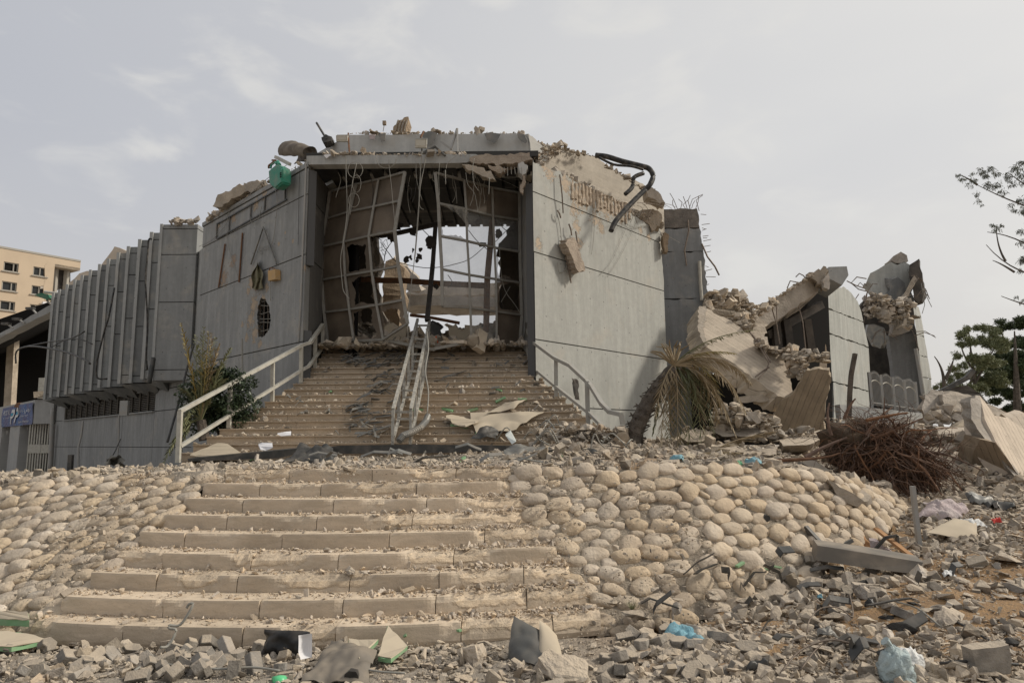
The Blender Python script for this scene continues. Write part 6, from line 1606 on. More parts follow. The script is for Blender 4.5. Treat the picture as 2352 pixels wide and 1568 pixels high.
def tread_pts(n, seed, xlo=-5, xhi=2, smin=.008, smax=.05):
    rng = random.Random(seed); out = []
    while len(out) < n:
        i = rng.randrange(9); x = rng.uniform(STEPS[i][0], STEPS[i][1])
        if not xlo < x < xhi: continue
        d = .3 if i < 8 else .4; yy = step_y(i, x) + .03 + (d - .04) * rng.random() ** .6
        dn = .45 + .55 * noise.noise(Vector((x * 1.4, i * 2.3, 1))) + .35 * sm((x + 1.2) / 1.5)
        if rng.random() > dn: continue
        s = min(smax, smin * (1 - rng.random()) ** (-1 / 2.0))
        back = (yy - step_y(i, x)) / .3
        out.append((x, yy, RISE * (i + 1) + back * .012 * rng.random(), s))
    return out
sl = []
rng = random.Random(91)
while len(sl) < 9000:
    x = rng.uniform(-11, 6.2); y = rng.uniform(6, 11.3); ty_, tz_ = topc(x); by_, bz_ = botc(x)
    if not (by_ - .1 < y < ty_ + .1) or STEPS[0][0] < x < STEPS[4][1] and y < 8.4 and x < STEPS[max(0, min(8, int((y - 6) / .3)))][1] and x > STEPS[max(0, min(8, int((y - 6) / .3)))][0] or not in_view(x, y): continue
    if noise.noise(Vector((x * 1.3, y * 1.3, 8))) < -.05 and rng.random() < .7: continue
    sl.append((x, y, hz(x, y) - .02, min(.03, .007 * (1 - rng.random()) ** (-1 / 2.2))))
heap('slope_crumbs', 'crumbs of mortar and grit caught between the cobbles of the slopes', sl, m_rubble, 17)
heap('step_chips', 'pale limestone chips and crumbs littering the treads of the foreground staircase', tread_pts(6500, 5) + tread_pts(2600, 6, -1.4, 2, .012, .06), m_chips, 3, boxp=.02)
def land_ok(x, y):
    ty, _ = topc(x); return in_view(x, y) and y > ty + .0
lp = scatter(8000, (-6.2, 1.2), (8.5, 13.0), .014, .08, lambda x, y: land_ok(x, y) and not (y > 12.85), 7) + scatter(420, (-6.2, 1.2), (8.5, 12.8), .045, .11, land_ok, 8)
lp += scatter(900, (-12, -5.5), (9.0, 10.6), .03, .12, lambda x, y: in_view(x, y) and topc(x)[0] - .1 < y < topc(x)[0] + .8, 9)
heap('landing_rubble', 'rubble of stone and concrete covering the landing between the two staircases', lp, m_rubble, 4)
mp_ = scatter(12000, (.4, 8.5), (8.5, 17), .018, .12, lambda x, y: land_ok(x, y) and y > topc(x)[0] + .05, 10) + scatter(500, (.4, 8.5), (9, 17), .07, .18, land_ok, 11)
heap('mound_rubble', 'loose rubble mounded at the foot of the pale wall and around the fallen palm', mp_, m_rubble, 5)
fp = scatter(3600, (5.5, 17), (11, 24), .05, .24, lambda x, y: in_view(x, y) and y > botc(x)[0], 12) + scatter(2500, (6, 12), (9.5, 13), .03, .14, lambda x, y: in_view(x, y), 13)
heap('heap_rubble', 'rubble heaped around the fallen slabs at the far edge of the ruin', fp, m_rubble, 6)
def ustair_pts(n, seed, lo=.012, hi=.07, dens=None):
    rng = random.Random(seed); out = []
    while len(out) < n:
        k = rng.randint(1, 18); xl, xr = UX[k - 1]; x = rng.uniform(xl + .03, xr - .03); yy = uy(k) + .02 + .25 * rng.random() ** .7
        dn = .35 + .6 * noise.noise(Vector((x * 1.1, k * .7, 4))) + (.55 if x > -.6 else 0)
        if rng.random() > dn: continue
        out.append((x, yy, uz(k), min(hi, lo * (1 - rng.random()) ** (-1 / 2.1))))
    return out
heap('stair_rubble', 'small stones and plaster crumbs scattered over the upper staircase', ustair_pts(8000, 14) + ustair_pts(1300, 24, .035, .11), m_rubble, 7)
# hall floor heap
rng = random.Random(15); hp_ = []
def hall_h(x, y): return 4.05 + max(0, .55 * sm((y - 17.3) / 2.5) + .35 * noise.noise(Vector((x * .7, y * .7, 2)))) + .5 * sm((x + 1.2) / 1.2) * sm((y - 18) / 2) + .3 * sm((-3 - x) / 1.5) * sm((y - 17.5) / 2)
for _ in range(5200):
    x, y = rng.uniform(-4.85, .45), rng.uniform(16.7, 23.5)
    t_ = rng.random(); hp_.append((x, y, lerp(4.0, hall_h(x, y), 1 if t_ > .35 else t_ / .35) if y > 17.3 else 4.02, min(.3, .045 * (1 - rng.random()) ** (-1 / 1.8))))
heap('hall_rubble', 'heap of concrete and lining fragments filling the floor of the wrecked hall', hp_, m_rubble, 8)
mb = MB(); mb.grid(lambda u, v: Vector((lerp(-4.9, .5, u), lerp(17.2, 24.5, v), hall_h(lerp(-4.9, .5, u), lerp(17.2, 24.5, v)) - .05)), 24, 24)
struct(mb.build('hall_heap', m_ground, None, smooth=True))
# crumbs on the collapsed wing
rng = random.Random(16); wp = []
def seg_pts(segs, n, s0, s1):
    for _ in range(n):
        a, b, jx, jy = rng.choice(segs); t = rng.random(); x = lerp(a[0], b[0], t) + rng.uniform(-jx, jx); y = lerp(a[1], b[1], t) + rng.uniform(-jy, jy); Y = lerp(a[2], b[2], t)
        p = P(x, y, Y + rng.uniform(-.2, .2)); wp.append((p.x, p.y, p.z, min(s1, s0 * (1 - rng.random()) ** (-1 / 1.8))))
seg_pts([((1625, 695, 20.6), (1680, 690, 21.2), 6, 16), ((1680, 690, 21.5), (1730, 720, 22.5), 6, 16), ((1740, 722, 23.5), (1780, 695, 23.8), 6, 5), ((1690, 735, 20.3), (1720, 755, 20), 5, 8)], 620, .07, .32)
seg_pts([((1795, 812, 18.9), (1900, 825, 17.6), 4, 8), ((1815, 845, 18.4), (1850, 845, 17.5), 8, 22), ((1740, 790, 19.1), (1790, 812, 19), 4, 3)], 520, .05, .22)
seg_pts([((1795, 680, 24.3), (1870, 628, 25), 4, 3)], 70, .04, .14)
seg_pts([((1660, 955, 13.6), (1740, 965, 13.4), 25, 14)], 420, .05, .2)
seg_pts([((1230, 1000, 12.4), (1440, 1000, 12.2), 8, 16), ((1560, 1000, 13.6), (1900, 1005, 13.6), 10, 14), ((1640, 975, 15.5), (1790, 985, 15.5), 10, 14)], 900, .035, .17)
seg_pts([((1900, 975, 15), (2130, 1000, 15), 10, 14), ((2110, 1010, 14.3), (2260, 1040, 13.5), 10, 20), ((2120, 1070, 12.6), (2290, 1125, 11.4), 10, 14)], 900, .04, .2)
seg_pts([((1700, 735, 24.1), (1810, 668, 24.9), 3, 2)], 120, .03, .11)
seg_pts([((1995, 700, 38.8), (2095, 730, 38.8), 8, 30)], 260, .08, .45)
rf = wp; wp = []
seg_pts([((478, 507, 20.3), (705, 371, 16.45), 2, 5), ((480, 500, 20.3), (610, 420, 18), 4, 7), ((390, 512, 22.3), (452, 508, 21.5), 3, 4), ((1225, 370, 16.4), (1290, 340, 18), 14, 10), ((1232, 330, 17.6), (1372, 362, 19), 3, 2), ((1392, 380, 19), (1522, 462, 21.2), 3, 3), ((740, 355, 16.1), (1080, 357, 16.1), 3, 1), ((805, 307, 17.3), (1210, 307, 17.3), 3, 1.5), ((1290, 398, 17.4), (1522, 520, 20.4), 4, 5)], 1500, .022, .2)
heap('edge_crumbs', 'crumbled concrete strewn along the broken roof edges of the hall', wp, m_rubble, 19); wp = rf
heap('wing_rubble', 'broken concrete lumps spilling over the tilted slab and roof of the collapsed wing', wp, m_rubble, 9)

# ------------------------------------------------------------ single lumps
def lump(px, py, w, lab, group=None, hr=.75, mesh=None, k=[0], lift=0, cat='rubble', name='rubble_chunk', m=None):
    k[0] += 1; p = GT(px, py); s = w * pxm(p) / 2; me = mesh or RCH[k[0] % 10]
    o = place_mesh(me, name, (p.x, p.y + s * .3, p.z + s * .25 + lift), (s, s * .9, s * hr * 1.1), (r_.uniform(-.3, .3), r_.uniform(-.3, .3), r_.random() * 6))
    return tag(o, lab, cat, group)
for px, py, w, hr, lab in [
    (803, 1318, 44, .7, 'pale angular lump resting alone in the middle of the foreground stairs'), (834, 1318, 24, .5, 'small stone beside the pale angular lump on the foreground stairs'),
    (1084, 1522, 92, 1.15, 'pointed grey concrete boulder standing below the lowest step'), (1292, 1566, 180, .55, 'huge rounded concrete boulder cut by the bottom of the picture beside the bent sheet metal'),
    (1692, 1474, 52, 1.1, 'tall rounded concrete boulder near the blue film scrap'), (1623, 1464, 46, 1.0, 'squat concrete boulder beside the tall rounded one'), (1990, 1374, 64, .8, 'pitted concrete boulder in the rubble field below the kerb beam'),
    (2118, 1334, 72, .8, 'large angular boulder at the end of the kerb beam'), (1858, 1412, 40, 1.2, 'leaning pale chunk in the middle of the rubble field'), (1768, 1334, 54, .6, 'flat topped lump at the foot of the cobbled slope'),
    (1932, 1354, 38, .9, 'knobbly chunk just left of the pitted boulder'), (1510, 1508, 56, .6, 'smooth rounded stone near the hexagonal pavers'), (1460, 1424, 46, 1.2, 'bluish grey jagged chunk by the end of the lowest step'),
    (2178, 1438, 86, .5, 'brown flat sided boulder on the ochre soil'), (1266, 1006, 58, .6, 'broad concrete lump at the foot of the bent railing'), (1284, 1012, 46, .8, 'second broad lump leaning on the first near the bent railing'),
    (1344, 996, 34, .8, 'small boulder between the bent railing posts'), (1416, 1014, 50, 1.1, 'upright boulder at the end of the bent railing'), (1311, 1008, 38, .7, 'grey boulder under the bent railing'),
    (1012, 1056, 34, 1.2, 'pointed stone standing on the landing behind the top block step'), (1080, 1054, 26, .9, 'small pale stone on the landing near the long dark beam'), (592, 1072, 28, 1.1, 'upright stone on the landing left of the crumpled tarpaulin'),
    (636, 1066, 34, .6, 'blocky stone on the landing beside the crumpled tarpaulin'), (402, 1064, 26, .8, 'pale stone at the foot of the cream railing'), (1030, 975, 40, .4, 'slab shaped stone near the foot of the centre railing'),
    (2000, 1568, 60, .6, 'worn chunk at the bottom beside the knotted bag'), (1795, 1520, 60, .4, 'flat square stone in the lower rubble field'), (1550, 1550, 70, .8, 'pale cracked boulder at the bottom near the pavers'),
    (2215, 1340, 44, .7, 'grey chunk right of the kerb beam'), (1900, 1440, 40, .7, 'pale chunk by the twisted cables'), (120, 1560, 60, .8, 'rounded block half buried in the corner of the foreground'), (430, 1545, 70, .5, 'flat lump among the tumbled pavers')]:
    lump(px, py, w, lab, None, hr)
r_ = random.Random(33)
ZN = [('grey concrete chunk among the rubble in front of the lowest step', 'chunks in front of the lowest step', (-30, 1380), (1480, 1566), 62, 20, 46),
      ('grey concrete chunk in the rubble field below the cobbled slope', 'chunks in the rubble field', (1400, 2350), (1260, 1566), 88, 18, 48),
      ('stone chip lying on a tread of the foreground stairs', 'chips on the foreground treads', (200, 1300), (1090, 1440), 40, 10, 24),
      ('concrete chunk on the landing between the stairs', 'chunks on the landing', (380, 1250), (1045, 1075), 30, 14, 28),
      ('concrete chunk on the mound by the pale wall', 'chunks on the mound by the pale wall', (1220, 1850), (985, 1075), 34, 18, 42)]
ZN.append(('flat broken slab piece in the rubble field', 'slab pieces in the rubble field', (1450, 2340), (1290, 1560), 34, 38, 84))
for lab, grp, xr_, yr_, n, s0, s1 in ZN:
    for _ in range(n):
        px, py = r_.uniform(*xr_), r_.uniform(*yr_)
        if 'treads' in grp or 'slope' in lab:
            p = GT(px, py)
        fl = r_.random() < .5 or 'slab piece' in lab
        lump(px, py, r_.uniform(s0, s1) * (1 if r_.random() < .8 else 1.3), lab, grp, .35 if fl else r_.uniform(.6, 1.0), mesh=CH[r_.randrange(26)] if r_.random() < .7 else None)
# pavers
def paver_mesh(k):
    r = random.Random(k); pts = [(-1.0, 0), (-.6, -.55), (.6, -.55), (1.0, 0), (.6, .55), (-.6, .55)]
    if k % 4 == 1: pts = [(-.95, -.5), (.95, -.5), (.95, .5), (-.95, .5)]
    if k % 4 == 3: pts = [(-1, 0), (-.6, -.55), (.1, -.55), (.25, -.1), (0, .2), (.1, .55), (-.6, .55)]
    bm = bmesh.new(); vs = [bm.verts.new((x, y, -.38)) for x, y in pts]; f = bm.faces.new(vs); e = bmesh.ops.extrude_face_region(bm, geom=[f])
    bmesh.ops.translate(bm, vec=(0, 0, .76), verts=[v for v in e['geom'] if isinstance(v, bmesh.types.BMVert)])
    bmesh.ops.recalc_face_normals(bm, faces=bm.faces[:]); bmesh.ops.bevel(bm, geom=bm.edges[:], offset=.05, segments=1, affect='EDGES')
    me = bpy.data.meshes.new('paver'); bm.to_mesh(me); bm.free(); me.materials.append(m_paver); return me
PV = [paver_mesh(k) for k in range(4)]
def paver(px, py, lab, grp, w=44, tilt=.5):
    p = GT(px, py); s = .085 * r_.uniform(.7, 1.25)
    o = place_mesh(PV[r_.randrange(4)], 'paver', (p.x, p.y, p.z + s * .35), s, (r_.gauss(0, tilt), r_.gauss(0, tilt), r_.random() * 6)); tag(o, lab, 'paving block', grp)
for _ in range(48):
    px = r_.uniform(0, 720); py = r_.uniform(1490, 1566)
    if r_.random() < .5: px = r_.uniform(180, 640); py = r_.uniform(1485, 1560)
    paver(px, py, 'tumbled grey six-sided paver in the near left foreground rubble', 'tumbled pavers before the lowest step', tilt=.7)
for _ in range(34): paver(r_.uniform(1380, 1720), r_.uniform(1440, 1560), 'grey paver lying in the rubble beyond the bent sheet metal', 'pavers beyond the bent sheet metal', tilt=.35)
for _ in range(30): paver(r_.uniform(1620, 1880), r_.uniform(1062, 1078), 'grey paver at the top edge of the cobbled slope near the film scraps', 'pavers along the top of the cobbled slope', tilt=.2)
for _ in range(26): paver(r_.uniform(1780, 2330), r_.uniform(1290, 1420), 'loose grey paver near the kerb beam', 'pavers near the kerb beam', tilt=.6)

# ------------------------------------------------------------ sheets, scraps, beams
def crumple(name, quad, m, label, cat, amp=.06, n=16, seed=0, fold=1.0, lift=.03, fr=5.0, th=True):
    """quad: four corners (world). rumpled sheet between them"""
    a, b, c, d = [Vector(q) for q in quad]; o = Vector((seed * 1.7, seed, 3)); mb = MB(); nrm_ = (b - a).cross(d - a).normalized()
    if nrm_.z < 0: nrm_ = -nrm_
    def fn(u, v):
        p = a.lerp(b, u).lerp(d.lerp(c, u), v)
        q = p * fr + o; w = abs(noise.noise(q)) * 1.6 + .5 * noise.noise(q * 2.3) + .25 * noise.noise(q * 5)
        e = (1 - abs(2 * u - 1) ** 4) * (1 - abs(2 * v - 1) ** 4)
        s = Vector((noise.noise(q * .8 + o), noise.noise(q * .8 - o), 0)) * amp * .9
        return p + nrm_ * (w * amp * fold + lift * e) + s
    mb.grid(fn, n, n)
    if th: mb.grid(lambda u, v: fn(u, v) - nrm_ * .006, n, n)
    return thing_mesh(name, mb, m, label, cat, smooth=True)
def gq(*pts, lift=.02): return [GT(x, y) + Vector((0, 0, lift)) for x, y in pts]
def upq(x0, y0, x1, y1, h, lean=0.0):
    """upright quad standing on the ground between two pixels with a given height in pixels"""
    a, b = GT(x0, y0), GT(x1, y1); s = pxm(a) * h
    return [a, b, b + Vector((lean, lean * .5, s)), a + Vector((lean, lean * .5, s))]
m_darkgrey = plain('dark_grey_sheet', (.085, .085, .08), .45, .1, .4, 4, dcol=(.22, .19, .155))
crumple('black_plastic_scrap', upq(600, 1500, 695, 1508, 52, .05), m_black, 'torn black plastic bumper scrap lying at the foot of the lowest step', 'scrap', .07, seed=1)
crumple('black_plastic_flap', gq((608, 1500), (690, 1506), (698, 1478), (630, 1470)), m_black, 'black plastic flap lying under the torn bumper scrap', 'scrap', .05, seed=21)
crumple('paper_sheet', [p + Vector((0, -.12, .03)) for p in upq(698, 1512, 728, 1508, 52, -.01)], m_paper, 'crumpled white paper sheet leaning beside the black plastic scrap', 'paper', .015, 8, seed=2)
poly_thing('metal_cover', [GT(x, y) + Vector((0, 0, z)) for x, y, z in [(1165, 1500, .04), (1180, 1518, .02), (1220, 1530, .02), (1245, 1500, .2), (1240, 1475, .3), (1205, 1490, .42), (1182, 1500, .40), (1178, 1505, .2)]], (.02, .03, .02), m_sheet, 'tall bent grey sheet metal cover standing among the foreground rubble', 'sheet metal', amp=.004) if False else None
crumple('metal_cover', [GT(1163, 1514), GT(1256, 1536), GT(1262, 1500) + Vector((-.02, .05, .13)), GT(1178, 1500) + Vector((.02, .10, .26))], m_darkgrey, 'tall bent grey sheet metal cover standing among the foreground rubble', 'sheet metal', .05, 18, seed=3, fr=3)
crumple('metal_flap', [GT(1232, 1530), GT(1292, 1530), GT(1282, 1500) + Vector((0, .1, .10)), GT(1240, 1500) + Vector((0, .12, .22))], m_board, 'dusty pale flap leaning against the bent sheet metal cover', 'sheet metal', .03, 12, seed=4, fr=3)
m_shell = plain('dusty_moulding', (.16, .14, .115), .6, 0, .5, 4, dcol=(.30, .25, .19))
crumple('moulded_shell', [GT(695, 1572), GT(850, 1572), GT(860, 1530) + Vector((0, .05, .09)), GT(752, 1515) + Vector((0, .1, .11))], m_shell, 'large dusty moulded shell with a dark open mouth at the bottom of the picture', 'shell', .05, 26, seed=5, fr=3.6, lift=.05)
poly_thing('shell_mouth', [GT(790, 1568) + Vector((x, -.03, z)) for x, z in [(0, -.02), (.10, -.02), (.11, .05), (.09, .085), (.04, .09), (.01, .07)]], (0, .10, 0), m_black, 'black hollow part inside the mouth of the moulded shell', 'shell', amp=.01)
def foam(pts, h, lab, m=m_green, k=0):
    q = [GT(x, y) + Vector((0, 0, .02 + z)) for x, y, z in pts]; top = [p + Vector((0, 0, h)) for p in q]
    e = empty('foam_board', q[0], lab, 'foam board'); slab_mb(q, (0, 0, h), .1, .006, k).build('green_core', m, e)
    slab_mb([p + Vector((0, 0, h + .002)) for p in q], (0, 0, .006), .1, .006, k + 1).build('dusty_face', m_board, e); return e
foam([(-60, 1453, .05), (66, 1450, .02), (60, 1432, .02), (-60, 1432, .05)], .055, 'green edged foam board at the outer end of the lowest step')
foam([(-40, 1505, .02), (25, 1508, .02), (108, 1486, .0), (60, 1470, .0), (-50, 1475, .05)], .035, 'bigger green edged foam board lying in the corner foreground rubble', k=3)
foam([(795, 1535, .05), (825, 1545, .05), (868, 1508, .08), (800, 1498, .05)], .03, 'green edged foam slab tilted behind the moulded shell', k=5)
foam([(868, 1530, .02), (898, 1535, .02), (935, 1508, .03), (890, 1488, .12)], .03, 'broken green foam wedge beside the tilted foam slab', k=7)
foam([(1035, 985, .03), (1075, 990, .03), (1077, 978, .03), (1037, 974, .03)], .05, 'small green foam block near the foot of the centre railing', k=9)
for k, (x, y) in enumerate([(500, 895), (525, 900), (1085, 945), (1200, 920), (1145, 898), (960, 945), (1100, 1000), (1028, 945), (580, 1058), (1290, 1050), (1760, 1310), (1785, 1305), (930, 1455), (1050, 1450), (1700, 1300), (760, 902), (1150, 922), (1060, 1060)]):
    p = GT(x, y); s = pxm(p) * r_.uniform(9, 15); o = place_mesh(PV[1], 'foam_scrap', p + Vector((0, 0, s * .3)), (s, s * .6, s * .5), (r_.gauss(0, .3), r_.gauss(0, .3), r_.random() * 6))
    tag(o, 'small scrap of green foam lying among the debris', 'foam scrap', 'green foam scraps'); 
    if k == 0: GF = o.data.copy(); GF.materials.clear(); GF.materials.append(m_green)
    o.data = GF
e = empty('plastic_bottle', GT(655, 1566), 'green plastic bottle neck poking up at the bottom edge', 'bottle')
a = GT(628, 1568); b = GT(662, 1560); MB().tube([a, a.lerp(b, .5), a.lerp(b, .8), a.lerp(b, .9), b], [.045, .045, .035, .02, .02], 10).build('bottle_body', plain('green_bottle', (.10, .50, .22), .3, 0, .2), e, smooth=True)
MB().tube([b, b + (b - a).normalized() * .025], .024, 8).build('bottle_cap', m_green, e)
# rods and bars in the foreground
pipe([(1255 * .3418, 1062 + 975 * .3418, 5.95), (1272 * .3418, 1062 + 950 * .3418, 5.95), (1296 * .3418, 1062 + 957 * .3418, 5.93), (1215 * .3418, 1062 + 1085 * .3418, 5.9), (1140 * .3418, 1062 + 1092 * .3418, 5.88), (1140 * .3418, 1062 + 1112 * .3418, 5.87), (1185 * .3418, 1062 + 1128 * .3418, 5.86), (1130 * .3418, 1062 + 1228 * .3418, 5.82), (1078 * .3418, 1062 + 1240 * .3418, 5.75)], .011, m_wire, 'bent rusty hooked rod leaning on the lowest step', 'hooked_rod', 'rod')
def ground_rod(pts, r, m, lab, lift=.05, cat='rebar', name='rebar_rod'):
    q = [GT(x, y) + Vector((0, 0, lift + dz)) for x, y, *d in pts for dz in [d[0] if d else 0]]; out = []
    for i in range(len(q) - 1):
        p0, p1, p2, p3 = q[max(i - 1, 0)], q[i], q[i + 1], q[min(i + 2, len(q) - 1)]
        for j in range(4):
            t = j / 4; out.append(.5 * ((2 * p1) + (p2 - p0) * t + (2 * p0 - 5 * p1 + 4 * p2 - p3) * t * t + (3 * p1 - p0 - 3 * p2 + p3) * t ** 3))
    out.append(q[-1]); mb = MB(); mb.tube(out, r, 5); return thing_mesh(name, mb, m, lab, cat, smooth=True)
ground_rod([(308, 1555), (345, 1540), (437, 1546), (500, 1552), (580, 1548), (640, 1556)], .009, m_wire, 'ribbed rod lying across the tumbled pavers')
ground_rod([(815, 1548), (870, 1558), (930, 1562)], .008, m_wire, 'short ribbed rod beside the moulded shell')
ground_rod([(1855, 1470), (1862, 1450, .05), (1890, 1438, .1), (1930, 1432, .08), (1960, 1430), (1955, 1405, .1)], .006, m_rebar, 'looping thin bar above the blue film scrap')
ground_rod([(1795, 1562), (1840, 1530, .06), (1905, 1512, .08), (1965, 1515, .06), (2040, 1530, .02), (2110, 1540)], .007, m_rebar, 'long thin cable arching over the lower rubble field', cat='cable', name='cable')
ground_rod([(1840, 1555), (1880, 1520, .05), (1920, 1505, .08)], .006, m_rebar, 'second thinner cable curving beside the long arching one', cat='cable', name='cable')
ground_rod([(2160, 1540), (2230, 1545, .03), (2340, 1542)], .01, m_wiredark, 'straight dark bar lying at the lower edge of the rubble field')
ground_rod([(2180, 1430), (2230, 1460), (2290, 1495)], .01, m_wiredark, 'thin dark bar slanting across the ochre soil')
ground_rod([(2060, 1400, .02), (2110, 1425, .05), (2160, 1452)], .008, m_wire, 'thin wire lying near the brown boulder', cat='cable', name='cable')
for k in range(16):
    x, y = r_.uniform(1180, 1480), r_.uniform(985, 1040); dx, dy = r_.uniform(30, 90) * r_.choice([-1, 1]), r_.uniform(-14, 10)
    q = ground_rod([(x, y), (x + dx * .35, y + dy * .4, r_.uniform(.05, .35)), (x + dx * .7, y + dy * .8, r_.uniform(.05, .3)), (x + dx, y + dy, 0)], .012, m_wire, 'curling wire in the mound at the foot of the bent railing', cat='cable', name='cable'); q['group'] = 'curling wires at the foot of the bent railing'
# landing pieces
e = empty('long_beam', GT(800, 1052), 'long dark folded metal beam lying across the foot of the upper stairs', 'beam')
YB = 12.3
slab_mb([P(430, 1053, YB), P(560, 1041, YB), P(688, 1029, YB), P(690, 1040, YB), P(640, 1052, YB), P(432, 1059, YB)], (0, .25, .02), .6, .0, 1).build('beam_length', m_darksheet, e)
slab_mb([P(740, 1028, YB), P(776, 1023, YB), P(960, 1020, YB), P(1172, 1023, YB), P(1172, 1036, YB), P(960, 1041, YB), P(770, 1042, YB)], (0, .28, .0), .6, .0, 2).build('beam_length', m_darksheet, e)
crumple('tarpaulin', [P(650, 1074, 11.2), P(778, 1070, 11.2), P(772, 1030, 12.0), P(690, 1024, 12.1)], m_darksheet, 'dark crumpled tarpaulin heaped over the long beam', 'tarpaulin', .10, 22, seed=6, fr=3.5)
crumple('black_sheet', [P(1140, 1068, 10.9), P(1205, 1072, 10.9), P(1262, 1030, 11.6), P(1165, 1030, 11.6)], m_sheet, 'crumpled grey metal sheet at the end of the long beam above the cobbles', 'sheet metal', .10, 20, seed=7, fr=3)
crumple('black_sheet', [P(1295, 1058, 10.9), P(1382, 1058, 10.9), P(1378, 1036, 11.6), P(1302, 1034, 11.6)], m_darksheet, 'torn dark sheet lying on the mound beyond the crumpled grey one', 'sheet metal', .07, 16, seed=8, fr=3)
poly_thing('black_block', [P(x, y, 11.2) for x, y in [(1258, 1034), (1272, 1032), (1290, 1036), (1290, 1056), (1275, 1060), (1260, 1056)]], (0, .3, 0), m_black, 'black rounded plastic block between the two crumpled sheets', 'block', amp=.01)
mb = MB()
for _ in range(60):
    q = P(r_.uniform(1200, 1230), r_.uniform(1052, 1070), 10.85 + r_.uniform(-.05, .1)); mb.box(q, (.05, .05, .03), (r_.random() * 3, r_.random() * 3, 0))
thing_mesh('insulation_clump', mb, plain('mustard_wool', (.30, .22, .09), .95, 0, .3, 9), 'mustard clump of insulation beside the crumpled grey sheet', 'insulation')
poly_thing('plywood_sheet', [P(436, 1046, 12.8), P(498, 1020, 13.0), P(522, 1022, 13.0), P(550, 1043, 12.8), P(500, 1050, 12.7)], (0, .02, .03), m_board, 'pointed beige board lying on the bottom step near the cream railing', 'board', amp=.005)
poly_thing('white_card', [P(593, 1022, 12.9), P(600, 1019, 12.9), P(625, 1019, 12.9), P(626, 1028, 12.8), P(612, 1034, 12.8), P(598, 1033, 12.8)], (0, .01, .02), m_paper, 'crumpled white card on the lowest upper step', 'card', amp=.004)
poly_thing('white_card', [P(637, 997, 13.2), P(668, 992, 13.3), P(668, 1000, 13.2), P(645, 1001, 13.2)], (0, .01, .02), m_paper, 'small white card one step above the crumpled one', 'card', amp=.004)
crumple('fallen_board', [P(1095, 998, 13.2), P(1185, 985, 13.3), P(1250, 945, 14.2), P(1080, 950, 14.3)], m_board, 'large torn beige board sliding down the upper stairs', 'board', .05, 18, seed=9, fr=1.6)
poly_thing('fallen_board', [P(1024, 958, 13.9), P(1045, 956, 14.0), P(1066, 961, 13.9), P(1100, 968, 13.6), P(1070, 980, 13.4), P(1044, 976, 13.5)], (0, .02, .03), m_board, 'smaller torn beige board beside the large one on the upper stairs', 'board', amp=.02, step=.1)
crumple('fallen_board', [P(1120, 950, 14.0), P(1180, 940, 14.2), P(1210, 922, 14.8), P(1160, 925, 14.8)], m_board, 'curled upper corner piece of beige board on the stairs', 'board', .05, 12, seed=29, fr=2)
crumple('dented_sheet', [P(1083, 1010, 12.8), P(1140, 1008, 12.8), P(1148, 990, 13.2), P(1105, 982, 13.2)], m_darksheet, 'dented dark sheet on the lowest stairs beside the silver lamp', 'sheet metal', .06, 14, seed=10, fr=4)
e = empty('silver_lamp', P(1174, 1005, 12.8), 'broken silver lamp housing glinting at the foot of the upper stairs', 'lamp')
MB().prism([P(1161, 1000, 12.8), P(1172, 991, 12.9), P(1185, 1014, 12.7), P(1176, 1020, 12.7)], (0, .05, .03)).build('housing', plain('bright_foil', (.62, .64, .60), .35, .5, .2), e)
# flexible duct
q = [P(x, y, Y) for x, y, Y in [(916, 1013, 12.8), (926, 1000, 12.9), (945, 993, 13.1), (965, 982, 13.3), (978, 968, 13.6), (983, 955, 13.9)]]; out = []
for i in range(len(q) - 1):
    for j in range(10): out.append(q[i].lerp(q[i + 1], j / 10))
mb = MB(); mb.tube(out, [.07 if i % 2 else .058 for i in range(len(out))], 10); thing_mesh('flexible_duct', mb, m_sheet, 'ribbed flexible metal duct curling beside the foot of the centre railing', 'duct', smooth=False)
pipe([(981, 950, 13.9), (984, 900, 14.2), (977, 850, 14.6), (984, 800, 15.2), (979, 755, 15.8)], .014, m_wire, 'thin twisted foil ribbon hanging along the centre railing', 'foil_ribbon', 'ribbon')
# bent strips on the stairs
LBS = 'bent grey metal strip heaped on the stairs by the centre railing'
def strips(n, region, lab, grp, s0=.15, s1=.45, m=None, seed=0):
    rr = random.Random(seed)
    for _ in range(n):
        x0, x1, y0, y1 = region; p = GT(rr.uniform(x0, x1), rr.uniform(y0, y1)) + Vector((0, 0, rr.uniform(.02, .16)))
        a = rr.gauss(.5, .7); d = Vector((math.cos(a), math.sin(a) * .6, rr.uniform(-.15, .5))) * rr.uniform(s0, s1) * .5
        k = Vector((rr.uniform(-.06, .06), rr.uniform(-.05, .05), rr.uniform(0, .08))); w = Vector((rr.uniform(-.3, .3), 1, rr.uniform(-.5, .8))).normalized() * rr.uniform(.025, .05)
        mb = MB(); prof = [p - d, p - d * .3 + k, p + d * .4 + k * .4, p + d]
        vs = []
        for q_ in prof: vs += [q_ - w, q_ + w, q_ + w + Vector((0, 0, -.012)), q_ - w + Vector((0, 0, -.012))]
        fs = []
        for i in range(3):
            for j in range(4): fs.append((i * 4 + j, i * 4 + (j + 1) % 4, (i + 1) * 4 + (j + 1) % 4, (i + 1) * 4 + j))
        fs += [(3, 2, 1, 0), (12, 13, 14, 15)]; mb.add(vs, fs); thing_mesh('metal_strip', mb, m or m_sheet, lab, 'metal strip', grp)
strips(90, (790, 935, 795, 850), LBS, 'bent strips by the centre railing', seed=1)
strips(34, (840, 925, 850, 920), 'bent metal strip spilled further down beside the centre railing', 'bent strips further down the stairs', .15, .4, seed=2)
strips(34, (800, 905, 925, 1010), 'dusty metal strip on the lower part of the upper stairs', 'dusty strips low on the upper stairs', .2, .6, seed=3)
